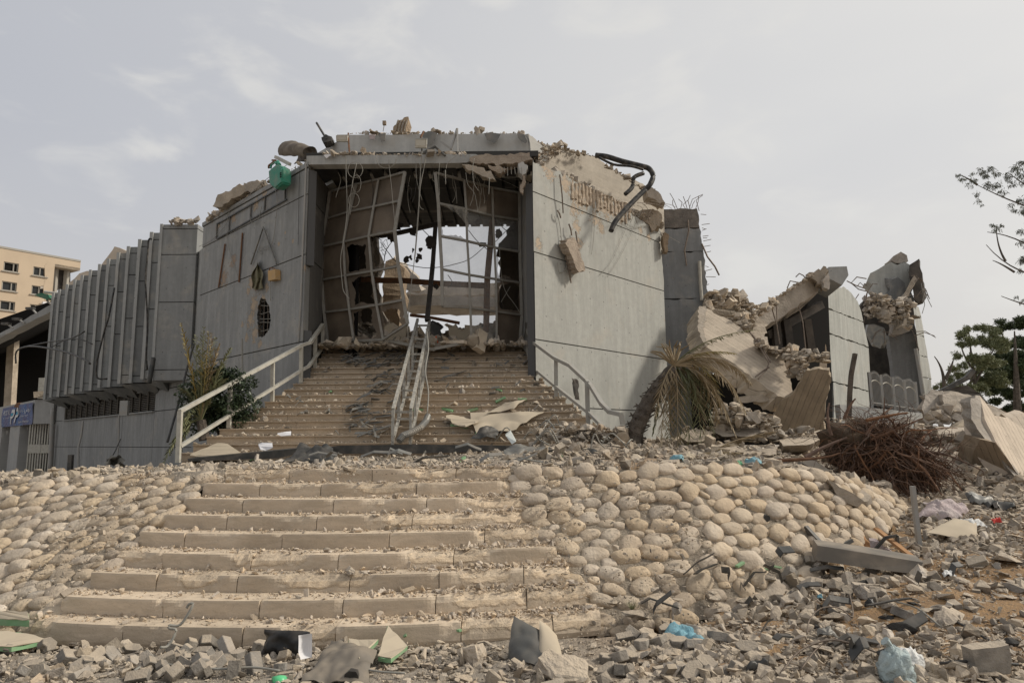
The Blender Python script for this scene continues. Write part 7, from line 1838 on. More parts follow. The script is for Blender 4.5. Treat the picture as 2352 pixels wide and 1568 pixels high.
strips(30, (1000, 1240, 820, 915), 'small torn strip on the stairs near the bent railing', 'torn strips near the bent railing', .12, .3, seed=4)
strips(22, (600, 850, 830, 1000), 'small torn strip on the stairs near the cream railing', 'torn strips near the cream railing', .08, .22, seed=5)
strips(26, (690, 1240, 1045, 1068), 'flat metal strip lying on the rubble of the landing', 'flat strips on the landing', .2, .6, seed=6)
strips(26, (1500, 2340, 1290, 1540), 'rusty or grey strip lying in the rubble field', 'strips in the rubble field', .15, .4, seed=7, m=m_darksheet)
# torn fittings seen in the hall
for k, (pts, m, lab) in enumerate([([(860, 770), (900, 745), (930, 760), (925, 790), (880, 795)], m_board, 'beige panel leaning in the hall behind the strip heap'), ([(1020, 745), (1060, 760), (1100, 745), (1115, 765), (1080, 785), (1040, 780)], m_board, 'curved torn panel on the hall floor heap'), ([(1100, 770), (1140, 745), (1160, 750), (1130, 775)], m_board, 'small bright torn panel behind the standing screen'),
                             ([(990, 740), (1010, 750), (1015, 775), (1000, 790), (985, 770)], m_darksheet, 'dark bent panel beside the top of the centre railing'), ([(780, 770), (820, 760), (850, 790), (800, 800)], m_soot, 'sooty panel at the foot of the buckled screen')]):
    poly_thing('leaning_sheet', [P(x, y, 18.2 + .2 * k) for x, y in pts], (.03, .06, .05), m, lab, 'panel', seed=k + 50, amp=.05)
poly_thing('orange_scrap', [P(x, y, 17.2) for x, y in [(996, 775), (1001, 772), (1007, 788), (1001, 792)]], (0, .04, 0), plain('orange_plastic', (.60, .10, .03), .5, 0, .1), 'small bright orange scrap beside the top of the centre railing', 'scrap')
crumple('torn_cloth', [P(1206, 740, 16.9), P(1216, 738, 16.9), P(1212, 815, 16.9), P(1203, 800, 16.9)], m_sheet, 'ragged cloth strip caught on the top of the bent railing', 'cloth', .05, 12, seed=11)
crumple('hanging_rag', [OR(1313, 868, .2), OR(1324, 872, .2), OR(1330, 920, .3), OR(1318, 915, .3)], m_soot, 'dark ragged scrap hanging behind the bent railing', 'rag', .05, 12, seed=12)

# ---- right-hand beams, sheets, bags
def U(px, py, bx, by, dy=0.0): return P(px, py, GT(bx, by).y + dy)     # above the spot seen at bx, by
Yk0, Yk1 = GT(1873, 1292).y - .15, GT(2105, 1322).y - .1
mb = slab_mb([P(1873, 1286, Yk0), P(1878, 1252, Yk0), P(2000, 1270, (Yk0 + Yk1) / 2), P(2121, 1291, Yk1), P(2105, 1318, Yk1), P(1990, 1304, (Yk0 + Yk1) / 2)], (.06, .24, .03), .5, .004, 1)
thing_mesh('kerb_beam', mb, plain('dark_faced_concrete', (.16, .145, .125), .9, 0, .8, 2.5, dcol=(.33, .28, .22)), 'long dusty kerb beam lying at the foot of the cobbled slope', 'beam')
poly_thing('channel_slab', [U(1843, 1062, 1850, 1075), U(1862, 1052, 1850, 1075, .2), U(2001, 1138, 1985, 1160, .05), U(1995, 1150, 1985, 1160, -.1), U(1980, 1152, 1985, 1160, -.15)], (.03, .05, -.09), m_slab, 'long grooved concrete channel slanting down over the cobbles', 'slab', amp=.01)
poly_thing('broken_lump', [U(x, y, 1950, 1160, -.05) for x, y in [(1900, 1100), (1945, 1125), (1985, 1150), (1970, 1164), (1930, 1150)]], (.1, .3, -.1), m_slab, 'broken concrete lump wedged beneath the grooved channel', 'rubble', amp=.03)
strip_thing('steel_post', [U(2096, 1116, 2113, 1262), U(2104, 1190, 2113, 1262), U(2113, 1266, 2113, 1262)], .05, m_steel, 'upright grey steel post standing in the rubble before the uprooted stump', 'post')
crumple('pink_sack', [U(2105, 1192, 2160, 1196), U(2212, 1198, 2160, 1196), U(2218, 1168, 2160, 1196, .35), U(2120, 1152, 2160, 1196, .4)], m_bagpink, 'pinkish torn sack lying beside the steel post', 'sack', .09, 20, seed=13, fr=4, lift=.12)
crumple('fallen_plate', [U(2128, 1224, 2190, 1238, -.1), U(2240, 1240, 2190, 1238, -.1), U(2244, 1200, 2190, 1238, .3), U(2190, 1190, 2190, 1238, .4)], m_board, 'large dusty plate sloping under the pinkish sack', 'plate', .03, 12, seed=14, fr=2)
strip_thing('wood_plank', [U(2011, 1213, 2050, 1285, .25), U(2110, 1290, 2110, 1290)], .06, m_wood, 'splintered orange brown plank leaning behind the kerb beam', 'plank', h=.03)
strip_thing('bent_bracket', [U(2004, 1268, 2050, 1290, .1), U(2034, 1234, 2050, 1290, .1), U(2060, 1229, 2050, 1290, .1), U(2062, 1250, 2050, 1290, .1), U(2082, 1284, 2050, 1290, .1)], .03, m_darksheet, 'dark bent bracket arching behind the kerb beam', 'bracket')
strip_thing('black_strip', [U(1850, 1210, 1885, 1250, .15), U(1888, 1252, 1885, 1250, -.05)], .05, m_darksheet, 'black strip propped against the cobbles above the kerb beam', 'strip')
strip_thing('metal_stub', [U(1935, 1252, 1945, 1262), U(1958, 1240, 1945, 1262)], .04, m_sheet, 'short grey stub behind the kerb beam', 'strip')
poly_thing('white_film', [U(x, y, 2020, 1290, .1) for x, y in [(1998, 1240), (2020, 1244), (2058, 1275), (1995, 1270)]], (0, .02, .01), m_bagpink, 'pale film sheet crumpled behind the kerb beam', 'film', amp=.02, step=.08)
crumple('straw_bundle', [U(1955, 1215, 1985, 1262, .1), U(1975, 1220, 1985, 1262, .1), U(2012, 1258, 1985, 1262), U(1990, 1264, 1985, 1262)], m_wood, 'sheaf of dry palm fibre lying on the cobbles behind the kerb beam', 'fibre', .03, 14, seed=15, fr=8)
MBc = MB().tube([P(1748, 1185, 8.3), P(1762, 1190, 8.15)], .04, 10); thing_mesh('pipe_stub', MBc, m_darksheet, 'grey pipe stub poking out between the cobbles', 'pipe')
crumple('blue_film', gq((1528, 1468), (1626, 1490), (1600, 1462), (1540, 1455)), m_bagblue, 'blue plastic film scrap on the rubble field', 'film', .05, 16, seed=16, fr=9)
e = empty('knotted_bag', GT(2070, 1560), 'pale blue knotted plastic bag at the bottom of the rubble field', 'bag')
bp_ = GT(2060, 1566)
def blob(c, rx, ry, rz, seed, m, parent, nm):
    bm = bmesh.new(); bmesh.ops.create_icosphere(bm, subdivisions=4, radius=1); o = Vector((seed, 2, 1)); mb = MB(); vs = []
    for v in bm.verts:
        n = v.co; k = 1 + .35 * abs(noise.noise(n * 2 + o)) - .15 + .12 * noise.noise(n * 6 + o); vs.append(c + Vector((n.x * rx, n.y * ry, n.z * rz * (1.25 if n.z > .6 else 1))) * k)
    mb.add(vs, [tuple(v.index for v in f.verts) for f in bm.faces]); bm.free(); return mb.build(nm, m, parent, smooth=True)
blob(bp_ + Vector((0, 0, .06)), .13, .11, .14, 1, m_bagpale, e, 'bag_body'); MB().tube([bp_ + Vector((-.02, 0, .18)), bp_ + Vector((-.03, 0, .24)), bp_ + Vector((-.06, 0, .27))], [.04, .02, .035], 8).build('bag_knot', m_bagpale, e)
e = empty('white_bag', GT(2105, 1560), 'off white crumpled bag tucked behind the pale blue knotted one', 'bag'); blob(bp_ + Vector((.15, .12, .05)), .11, .1, .12, 4, m_bagwhite, e, 'bag_body')
for k, (x, y, w, m, lab) in enumerate([(1695, 1072, 22, m_baggreen, 'green plastic scrap at the top of the cobbled slope'), (1730, 1070, 40, m_bagblue, 'blue plastic bag at the top of the cobbled slope'), (1555, 1066, 36, m_bagblue, 'flattened blue film near the foot of the fallen palm'), (1990, 1078, 26, m_bagblue, 'blue scrap beside the grooved channel'), (2235, 1215, 50, m_bagwhite, 'white film bag by the far fallen plate'), (2290, 1205, 24, plain('red_scrap', (.50, .04, .03), .6, 0, .1), 'small red scrap in the far rubble'), (2180, 1330, 30, m_bagwhite, 'white rag in the rubble right of the kerb beam'), (1998, 1400, 28, m_black, 'black rag in the middle of the rubble field'), (1885, 1380, 12, m_bagblue, 'tiny blue can in the rubble field'), (1740, 1545, 44, m_darksheet, 'dark bent tray at the bottom of the rubble field'), (1900, 1470, 44, m_sheet, 'pale bent plate near the arching cable'), (2300, 1175, 60, m_darksheet, 'dark crushed metal at the edge below the leaning slabs'), (2250, 1160, 60, m_sheet, 'grey crushed sheet below the leaning slabs'), (1580, 1058, 30, m_board, 'flat tile on the rubble near the fallen palm')]):
    p = GT(x, y); s = pxm(p) * w / 2; crumple('plastic_scrap', [p + Vector((-s, -s * .5, .03)), p + Vector((s, -s * .4, .03)), p + Vector((s * .8, s * .8, .06)), p + Vector((-s * .7, s * .7, .05))], m, lab, 'scrap', s * .5, 12, seed=30 + k, fr=1.2 / s, lift=s * .4)
for k, (x, y, w) in enumerate([(1985, 1345, 60), (2090, 1385, 60), (2070, 1450, 90), (1930, 1480, 90), (1880, 1440, 50), (2040, 1420, 60), (2190, 1400, 40), (2330, 1480, 60), (1600, 1500, 40)]):
    p = GT(x, y); s = pxm(p) * w / 2; mA = MAT.get('asphalt') or rock('asphalt', (.06, .057, .052), (.035, .033, .031), 8, 1, .02, .2)
    me = CH[k].copy(); me.materials.clear(); me.materials.append(mA); o = place_mesh(me, 'asphalt_chunk', p + Vector((0, 0, s * .1)), (s, s * .8, s * .45), (.2, .1, k)); tag(o, 'black asphalt chunk lying on the ochre soil of the rubble field', 'asphalt', 'asphalt chunks in the rubble field')
poly_thing('standing_block', [GT(2232, 1558) + Vector((x, 0, z)) for x, z in [(0, 0), (.27, .03), (.29, .12), (.28, .22), (.17, .2), (.02, .19), (.035, .09)]], (0, .12, 0), m_paver, 'grey concrete block standing on edge in the near corner of the rubble field', 'block', amp=.006, step=.06)
poly_thing('tile_slab', [P(1909, 1470, 5.9), P(1930, 1466, 6.0), P(2004, 1500, 5.8), P(1995, 1518, 5.6), P(1915, 1500, 5.7)], (0, .05, -.04), m_slab, 'dark faced tile slab lying above the arching cable', 'slab', amp=.01, step=.08)

# ---- big fallen slabs at the edge of the frame
def big(name, pts, ext, m, lab, amp=.03, step=.18, seed=0): return poly_thing(name, PX(*pts), ext, m, lab, 'slab', amp=amp, step=step, seed=seed)
e = empty('leaning_slab', P(2280, 1110, 12), 'huge thick board-marked slab leaning at the edge of the rubble', 'slab')
slab_mb(flat(PLJ, [(2250, 908), (2262, 922), (2285, 954), (2312, 958), (2352, 985), (2420, 1080), (2400, 1190), (2351, 1104), (2287, 1014), (2262, 962)]), PLJ[1] * -.4 if PLJ[1].y < 0 else PLJ[1] * .4, .18, .02, 1).build('slab_body', m_bsJ, e)
slab_mb(PX((2230, 914, 12.7), (2250, 908, 12.95), (2262, 962, 12.55), (2287, 1014, 12.15), (2351, 1104, 11.65), (2345, 1112, 11.6), (2280, 1030, 11.95), (2245, 985, 12.2), (2231, 962, 12.35)), (.15, .5, 0), .15, .03, 2).build('broken_edge', m_slab, e)
slab_mb(flat(PLU, [(2252, 1008), (2286, 1016), (2320, 1062), (2351, 1104), (2340, 1112), (2275, 1123), (2245, 1101), (2232, 1076), (2234, 1047)]), (.15, .6, .1), .2, .02, 3).build('slab_underside', m_bsJ2, e)
big('far_leaning_slab', [(2300, 950, 14.0), (2330, 941, 14.2), (2352, 948, 14), (2420, 1010, 13.6), (2440, 1060, 13.2), (2380, 1040, 13.2), (2318, 962, 13.8)], (.3, .5, 0), m_bsJ, 'second pale slab rising behind the huge leaning one', seed=4)
big('fallen_slab', [(2318, 1130, 11.4), (2352, 1100, 11.6), (2420, 1100, 11.6), (2420, 1140, 11.2), (2330, 1140, 11.2)], (.2, .4, 0), m_bsJ2, 'brown slab end under the huge leaning one', seed=5)
big('level_slab', [(2124, 984, 14.2), (2180, 980, 14.4), (2244, 981, 14.4), (2250, 994, 14.1), (2244, 1006, 14.0), (2144, 1008, 14.0), (2128, 996, 14.0)], (.1, 1.0, 0), m_slab, 'level grey slab bridging behind the root ball', seed=6)
big('low_beam', [(2118, 1030, 13.2), (2160, 1026, 13.4), (2228, 1042, 13.3), (2231, 1058, 13.1), (2230, 1080, 12.9), (2180, 1066, 12.9), (2140, 1052, 13.0)], (.1, .7, 0), m_slab, 'cracked concrete beam lying below the level slab', seed=7)
big('dark_hollow', [(2130, 1005, 15), (2245, 1003, 15), (2260, 1060, 15), (2150, 1060, 15)], (0, .2, 0), m_soot, 'dark slab face in the hollow under the level slab', seed=8)
big('heap_slab', [(2126, 905, 16.5), (2140, 893, 16.6), (2165, 897, 16.7), (2172, 930, 16.5), (2170, 965, 16.3), (2128, 975, 16.2), (2118, 940, 16.3)], (.5, 1.0, 0), m_slab, 'battered concrete mass beside the foot of the far ruin', amp=.07, seed=9)
big('heap_slab', [(2165, 905, 16.3), (2200, 900, 16.5), (2240, 912, 16.5), (2243, 945, 16.2), (2200, 955, 16.1), (2170, 960, 16.0)], (.3, 1.2, 0), m_slab, 'cracked sloping slab right behind the battered mass', amp=.06, seed=10)
big('heap_slab', [(2180, 905, 17), (2200, 888, 17), (2225, 886, 17.1), (2252, 903, 17.2), (2270, 925, 17.2), (2240, 930, 17)], (.4, 1.0, 0), m_soot, 'dark rounded slab on top of the heap by the trees', amp=.08, seed=11)
big('thin_ledge', [(2178, 966, 15.6), (2228, 952, 15.8), (2232, 957, 15.7), (2182, 972, 15.5)], (0, .5, 0), m_slab, 'narrow ledge of slab sticking out over the stones', amp=.01, seed=12)
big('pale_wedge', [(2196, 980, 14.9), (2215, 965, 15.0), (2232, 958, 15.1), (2242, 980, 14.9)], (.1, .4, 0), m_board, 'pale wedge standing on the level slab', amp=.01, seed=13)
big('fallen_column', [(2265, 925, 17.5), (2290, 935, 17.4), (2338, 965, 17.2), (2334, 975, 17.0), (2318, 972, 17.0), (2275, 945, 17.3)], (.1, .4, -.1), m_slab, 'toppled dark column slanting down behind the slabs', amp=.02, seed=14)
lumpb = [(2180, 1035, 46, 'rounded boulder sitting between the level slab and the cracked beam'), (2260, 1085, 30, 'pale lump hanging by the brown slab underside')]
for x, y, w, lab in lumpb:
    p = P(x, y, 13.0 if x < 2200 else 11.2); s = pxm(p) * w / 2; tag(place_mesh(RCH[3], 'rubble_chunk', p, s, (0, 1, 2)), lab, 'rubble')
for k in range(26):
    p = P(r_.uniform(2135, 2235), r_.uniform(930, 985), 15.4); tag(place_mesh(CH[k], 'rubble_chunk', p, r_.uniform(.08, .24), (r_.random() * 6, r_.random() * 6, 0)), 'dark stone wedged under the narrow ledge of slab', 'rubble', 'stones under the narrow ledge')
# slabs on the terrace under the tilted wing
for k, (pts, ext, m, lab) in enumerate([
    ([(1650, 955, 14.2), (1668, 947, 14.4), (1710, 948, 14.4), (1752, 958, 14.2), (1748, 968, 14.0), (1728, 980, 13.8), (1690, 972, 13.8), (1655, 968, 14)], (.1, .8, -.05), m_slab, 'upper layered slab in the pile beyond the fallen palm'),
    ([(1635, 985, 13.6), (1690, 975, 13.8), (1745, 982, 13.6), (1758, 990, 13.4), (1730, 1000, 13.2), (1660, 1002, 13.2)], (.1, .7, -.05), m_slab, 'lower layered slab in the pile beyond the fallen palm'),
    ([(1635, 1030, 12.2), (1660, 1018, 12.4), (1700, 1030, 12.2), (1740, 1036, 12.1), (1786, 1026, 12.3), (1784, 1042, 12.0), (1740, 1050, 11.9), (1700, 1050, 11.9), (1675, 1050, 11.9), (1640, 1042, 12.0)], (.05, .5, 0), m_slab, 'curved concrete kerb lying in front of the slab pile'),
    ([(1790, 1008, 13.4), (1850, 992, 13.9), (1892, 986, 14.1), (1905, 1000, 13.6), (1860, 1020, 13.0), (1800, 1024, 12.8)], (.1, .3, -.15), m_slab, 'flat pale slab sloping below the leaning brown one'),
    ([(1560, 1000, 13.2), (1590, 985, 13.4), (1640, 992, 13.2), (1630, 1010, 13.0), (1580, 1015, 13.0)], (.1, .5, -.05), m_slab, 'flat slab half hidden by the hanging palm fronds')]):
    poly_thing('terrace_slab', PX(*pts), ext, m, lab, 'slab', amp=.03, step=.14, seed=60 + k)

# ------------------------------------------------------------ plants
def leafmat(name, a, b, rough=.6, trans=.15):
    t = NT(name); oi = t.geo.outputs['Random Per Island']
    col = t.mix(oi, a, b); col = t.mix(t.ramp(t.noise(.8, 3), .35, .7, 0, .6), col, tuple(x * .6 for x in a))
    return t.fin(col, rough)
m_palmg = leafmat('palm_green', (.15, .165, .085), (.23, .215, .11)); m_palmd = leafmat('palm_dry', (.36, .28, .17), (.25, .19, .115)); m_palmy = leafmat('palm_yellow', (.28, .24, .09), (.34, .235, .08))
m_shrub = leafmat('shrub_leaf', (.025, .04, .02), (.05, .07, .035), .4); m_euc = leafmat('eucalyptus_leaf', (.15, .17, .08), (.25, .26, .14)); m_eucfar = leafmat('grey_green_leaf', (.12, .13, .095), (.18, .19, .145)); m_darkleaf = leafmat('dark_leaf', (.045, .065, .03), (.10, .125, .05))
def bez(p, n=12):
    p = [Vector(q) for q in p]; out = []
    for i in range(n + 1):
        t = i / n
        if len(p) == 3: out.append(p[0] * (1 - t) ** 2 + p[1] * 2 * t * (1 - t) + p[2] * t * t)
        else: out.append(p[0] * (1 - t) ** 3 + p[1] * 3 * t * (1 - t) ** 2 + p[2] * 3 * t * t * (1 - t) + p[3] * t ** 3)
    return out
def frond(parent, ctrl, m, llen=.28, n=34, width=.014, droop=.5, rr=None, name='frond', stem=.016, start=.15):
    rr = rr or r_; path = bez(ctrl, 24); mb = MB(); mb.tube(path, [lerp(stem, .003, i / 24) for i in range(25)], 4)
    for k in range(n):
        t = lerp(start, .99, k / (n - 1)); i = min(23, int(t * 24)); p = path[i].lerp(path[i + 1], t * 24 - i); d = (path[i + 1] - path[i]).normalized()
        side = d.cross(Vector((0, 0, 1)))
        if side.length < .2: side = d.cross(Vector((0, 1, 0)))
        side.normalize(); L = llen * (math.sin(math.pi * min(1, t * .85 + .15)) * .8 + .2) * rr.uniform(.8, 1.15)
        for s in (-1, 1):
            dr = (side * s * rr.uniform(.45, 1.0) + Vector((rr.uniform(-.3, .3), rr.uniform(-.3, .3), 0)) + d * rr.uniform(.5, 1.0) + Vector((0, 0, -droop * rr.uniform(.5, 1.2)))).normalized()
            w = dr.cross(Vector((rr.uniform(-.5, .5), rr.uniform(-.5, .5), 1))).normalized() * width
            mid = p + dr * L * .5 + Vector((0, 0, -droop * L * .05)); tip = p + dr * L + Vector((0, 0, -droop * L * .3))
            mb.add([p - w * .4, p + w * .4, mid + w, tip, mid - w], [(0, 1, 2, 3, 4)])
    me = bpy.data.meshes.new(name); me.from_pydata(mb.v, [], mb.f); me.materials.append(m); return link_mesh(name, me, parent)
# fallen palm
r_ = random.Random(44)
palm = empty('fallen_palm', P(1455, 1020, 12.5), 'leaning uprooted palm with drooping dry fronds in front of the pale wall', 'palm tree')
tb, tt = P(1452, 1022, 12.5), P(1545, 848, 12.7)
path = bez([tb, P(1470, 930, 12.5), tt], 20)
MB().tube(path, [lerp(.15, .11, i / 20) + .015 * (i % 2) for i in range(21)], 12).build('trunk', m_bark, palm)
mb = MB()
for k in range(130):
    t = r_.random() * .95; p = path[int(t * 20)]; a = r_.random() * 6.28; o = Vector((math.cos(a), math.sin(a) * .8, 0)) * .13; d = Vector((math.cos(a) * .3, math.sin(a) * .3, 0)) + (path[min(20, int(t * 20) + 1)] - p).normalized() * r_.uniform(-.2, .35)
    mb.tube([p + o, p + o + d * .35], [.018, .006], 4)
mb.build('husk', m_bark, palm)['kind'] = 'stuff'
cr = tt + Vector((.02, -.05, .08))
for tip, c1_, m, L in [((1735, 757), (1610, 770), m_palmg, .2), ((1690, 812), (1620, 795), m_palmy, .2), ((1725, 880), (1660, 790), m_palmd, .30), ((1712, 945), (1650, 800), m_palmd, .34), ((1655, 930), (1620, 800), m_palmy, .32), ((1690, 1000), (1630, 830), m_palmd, .34), ((1475, 1000), (1505, 850), m_palmd, .32), ((1485, 940), (1510, 850), m_palmg, .3), ((1560, 1060), (1572, 840), m_palmg, .4), ((1612, 1050), (1605, 830), m_palmg, .4), ((1530, 1058), (1545, 840), m_palmd, .38),
                       ((1640, 1010), (1615, 840), m_palmg, .38), ((1580, 1045), (1590, 860), m_palmg, .40), ((1555, 1045), (1560, 870), m_palmd, .40), ((1535, 1035), (1545, 880), m_palmg, .38), ((1515, 1030), (1530, 880), m_palmd, .36), ((1498, 1000), (1520, 870), m_palmg, .34),
                       ((1625, 1020), (1600, 850), m_palmd, .38), ((1650, 980), (1625, 820), m_palmd, .34), ((1505, 960), (1520, 860), m_palmd, .3)]:
    Yt = 12.7 + r_.uniform(-.6, .5); frond(palm, [cr, P(c1_[0], c1_[1], (12.7 + Yt) / 2), P(tip[0], tip[1], Yt)], m, L * (1.25 if tip[0] > 1640 and tip[1] > 850 else .9), 34, .010, .35 if tip[1] > 900 else .45)
for k in range(22):
    a = r_.uniform(-.9, 2.6); MB().tube([cr, cr + Vector((math.cos(a) * .3, r_.uniform(-.2, .2), math.sin(a) * .3 + .05)), cr + Vector((math.cos(a) * .5, r_.uniform(-.3, .3), math.sin(a) * .45))], [.03, .018, .006], 5).build('frond_stub', m_palmd, palm)
for (a, b, c_) in (((1620, 1050, 11.6), (1670, 1005, 11.8), (1790, 990, 11.9)), ((1550, 1060, 11.6), (1620, 1030, 11.6), (1700, 1040, 11.5))):
    f_ = empty('loose_frond', P(*a), ['dry frond lying on the curved kerb beside the fallen palm', 'dry frond trailing on the rubble under the fallen palm'][int(a[0] < 1600)], 'palm frond'); frond(f_, [P(*a), P(*b), P(*c_)], m_palmd, .3, 40, .016, .2)
# palm sapling and shrub behind the railing
sap = empty('palm_sapling', P(468, 1005, 13.6), 'young upright palm growing between the dark wall and the cream railing', 'palm tree')
c0 = P(462, 965, 13.6)
MB().tube([P(470, 1010, 13.6), c0], [.11, .09], 8).build('trunk', m_bark, sap)
for tip, c1_, m in [((415, 742), (440, 850), m_palmy), ((468, 752), (462, 850), m_palmg), ((480, 762), (472, 850), m_palmy), ((495, 775), (478, 850), m_palmg), ((530, 800), (500, 850), m_palmg), ((450, 770), (450, 850), m_palmg), ((505, 790), (482, 850), m_palmd), ((420, 900), (430, 880), m_palmg), ((405, 1020), (425, 920), m_palmg), ((375, 1062), (420, 960), m_palmg), ((410, 1050), (430, 950), m_palmg),
                     ((470, 770), (455, 870), m_palmg), ((520, 870), (495, 880), m_palmg), ((430, 960), (440, 900), m_palmg), ((390, 1045), (430, 930), m_palmg), ((487, 765), (480, 860), m_palmd)]:
    Yt = 13.6 + r_.uniform(-.5, .4); frond(sap, [c0, P(c1_[0], c1_[1], 13.6), P(tip[0], tip[1], Yt)], m, .24, 38, .012, .1)
def leaves_mesh(clumps, n, size, asp, seed, droop=.3, flat=.0):
    """clumps: list of (center, rx, ry, rz)"""
    rng = np.random.RandomState(seed); w = np.array([c[1] * c[2] * c[3] for c in clumps]) ** .75; w /= w.sum(); idx = rng.choice(len(clumps), n, p=w)
    C_ = np.array([tuple(c[0]) for c in clumps])[idx]; Rr = np.array([c[1:4] for c in clumps])[idx]
    d = rng.normal(size=(n, 3)); d /= np.linalg.norm(d, axis=1)[:, None]; rad = rng.uniform(.35, 1.05, n) ** .6; p = C_ + d * Rr * rad[:, None]
    ax = rng.normal(size=(n, 3)); ax[:, 2] -= droop; ax /= np.linalg.norm(ax, axis=1)[:, None]; sd = np.cross(ax, rng.normal(size=(n, 3))); sd /= np.linalg.norm(sd, axis=1)[:, None]
    L = size * rng.uniform(.6, 1.3, n)[:, None]; W = L * asp
    V = np.stack([p, p + ax * L * .5 + sd * W, p + ax * L, p + ax * L * .5 - sd * W], 1).reshape(-1, 3); F = np.arange(n * 4).reshape(-1, 4); return V, F
def foliage(parent, name, clumps, n, size, asp, m, seed, droop=.3):
    V, F = leaves_mesh(clumps, n, size, asp, seed, droop); me = np_mesh(name, V, F, [m]); return link_mesh(name, me, parent)
sh = empty('shrub', P(520, 990, 14.3), 'dark glossy leaved shrub behind the cream railing', 'shrub')
cl = []
for _ in range(46):
    x, y = r_.uniform(425, 578), r_.uniform(850, 990)
    if (x - 505) ** 2 / 82 ** 2 + (y - 925) ** 2 / 78 ** 2 > 1: continue
    cl.append((P(x, y, 14.2 + r_.uniform(-.4, .5)), .22, .22, .17))
for x, y in ((560, 880), (535, 865), (500, 880), (440, 900), (570, 930), (560, 965), (520, 950), (470, 940)): cl.append((P(x, y, 14.2), .28, .28, .2))
foliage(sh, 'foliage', cl, 12000, .075, .22, m_shrub, 1, -.3)
for k in range(6): MB().tube([P(505 + k * 5, 1005, 14.3), P(480 + k * 16, 930, 14.2 + .1 * k)], [.03, .015], 5).build('stem', m_bark, sh)
# trees beyond the ruin
def tree(name, label, base, clumps, m, n, size, asp, limbs, seed, tr=.25, cat='tree', droop=.6):
    cl2 = []
    for c, a, b, d in clumps:
        for _ in range(7):
            v = Vector((r_.gauss(0, 1), r_.gauss(0, 1), r_.gauss(0, 1))).normalized() * r_.uniform(.3, 1.05); q = r_.uniform(.3, .8); cl2.append((c + Vector((v.x * a, v.y * b, v.z * d)), a * q, b * q, d * q * .8))
    clumps = cl2
    t = empty(name, base, label, cat)
    for k, l in enumerate(limbs): MB().tube(bez(l, 8) if len(l) in (3, 4) else l, [lerp(tr if k == 0 else tr * .45, tr * .12, i / (8 if len(l) in (3, 4) else len(l) - 1)) for i in range(9 if len(l) in (3, 4) else len(l))], 7).build('trunk' if k == 0 else 'limb', m_bark, t)
    foliage(t, 'crown', clumps, n, size, asp, m, seed, droop); return t
def cls(lst, Y, dy=1.0): return [(P(x, y, Y + r_.uniform(-dy, dy)), rr_ * Y / 1569, rr_ * Y / 1569, rr_ * .8 * Y / 1569) for x, y, rr_ in lst]
YA = 38
lo = [(2205, 770, 14), (2222, 755, 16), (2240, 750, 16), (2262, 752, 18), (2285, 760, 20), (2210, 790, 12), (2230, 785, 16), (2250, 780, 16), (2275, 785, 22), (2300, 790, 22), (2200, 815, 14), (2215, 835, 16), (2240, 820, 18), (2265, 830, 24), (2290, 830, 24), (2190, 845, 14), (2205, 865, 18), (2235, 860, 22), (2265, 870, 26), (2180, 870, 12), (2165, 880, 14), (2300, 870, 26), (2150, 888, 9), (2190, 890, 16), (2225, 890, 20), (2250, 895, 24)]
tree('eucalyptus_tree', 'loose light green tree rising behind the rubble heap at the far edge', P(2250, 960, YA), [(c, a * .8, b * .8, d * .8) for c, a, b, d in cls(lo, YA, 2)], m_euc, 34000, .15, .13,
     [[P(2250, 960, YA), P(2235, 860, YA), P(2225, 760, YA)], [P(2240, 880, YA), P(2270, 820, YA), P(2290, 790, YA)], [P(2238, 850, YA), P(2210, 820, YA), P(2205, 780, YA)], [P(2200, 920, YA), P(2240, 860, YA), P(2280, 800, YA)]], 2, .16)
YB2 = 44
dk = [(2300, 738, 10), (2315, 748, 20), (2345, 742, 22), (2375, 745, 26), (2300, 780, 18), (2330, 785, 28), (2370, 790, 34), (2290, 815, 16), (2320, 820, 30), (2355, 830, 34), (2270, 850, 18), (2300, 855, 26), (2340, 870, 30), (2380, 860, 40), (2255, 885, 20), (2285, 895, 24), (2315, 905, 20), (2420, 800, 50), (2430, 880, 50), (2350, 900, 16), (2240, 905, 14), (2290, 920, 16), (2320, 935, 16), (2345, 930, 18), (2350, 955, 16)]
tree('dense_tree', 'dense dark green tree at the far edge behind the loose light green one', P(2335, 980, YB2), [(c, a * .85, b * .85, d * .8) for c, a, b, d in cls(dk, YB2, 2.5)], m_darkleaf, 95000, .17, .16,
     [[P(2338, 1000, YB2 - 3), P(2335, 880, YB2 - 3), P(2330, 760, YB2 - 3)], [P(2335, 860, YB2 - 2), P(2310, 800, YB2), P(2300, 760, YB2)], [P(2335, 880, YB2 - 2), P(2370, 820, YB2), P(2390, 780, YB2)]], 3, .3)
YN = 26
nr = [(2200, 402, 7), (2212, 412, 8), (2225, 425, 8), (2238, 412, 8), (2232, 398, 8), (2250, 395, 9), (2262, 405, 9), (2275, 388, 10), (2285, 400, 11), (2268, 425, 10), (2290, 425, 12), (2310, 405, 11), (2322, 418, 10), (2305, 440, 9), (2330, 385, 10), (2345, 375, 11), (2345, 400, 12), (2240, 445, 6), (2248, 460, 6), (2253, 472, 5), (2320, 470, 8), (2330, 482, 7), (2345, 460, 10), (2350, 485, 9), (2282, 515, 7), (2290, 525, 8), (2300, 518, 6), (2345, 530, 9), (2350, 560, 12), (2352, 595, 12), (2345, 620, 8), (2335, 680, 5), (2350, 690, 8), (2400, 400, 40), (2420, 480, 50), (2440, 560, 50), (2430, 340, 45), (2460, 640, 45)]
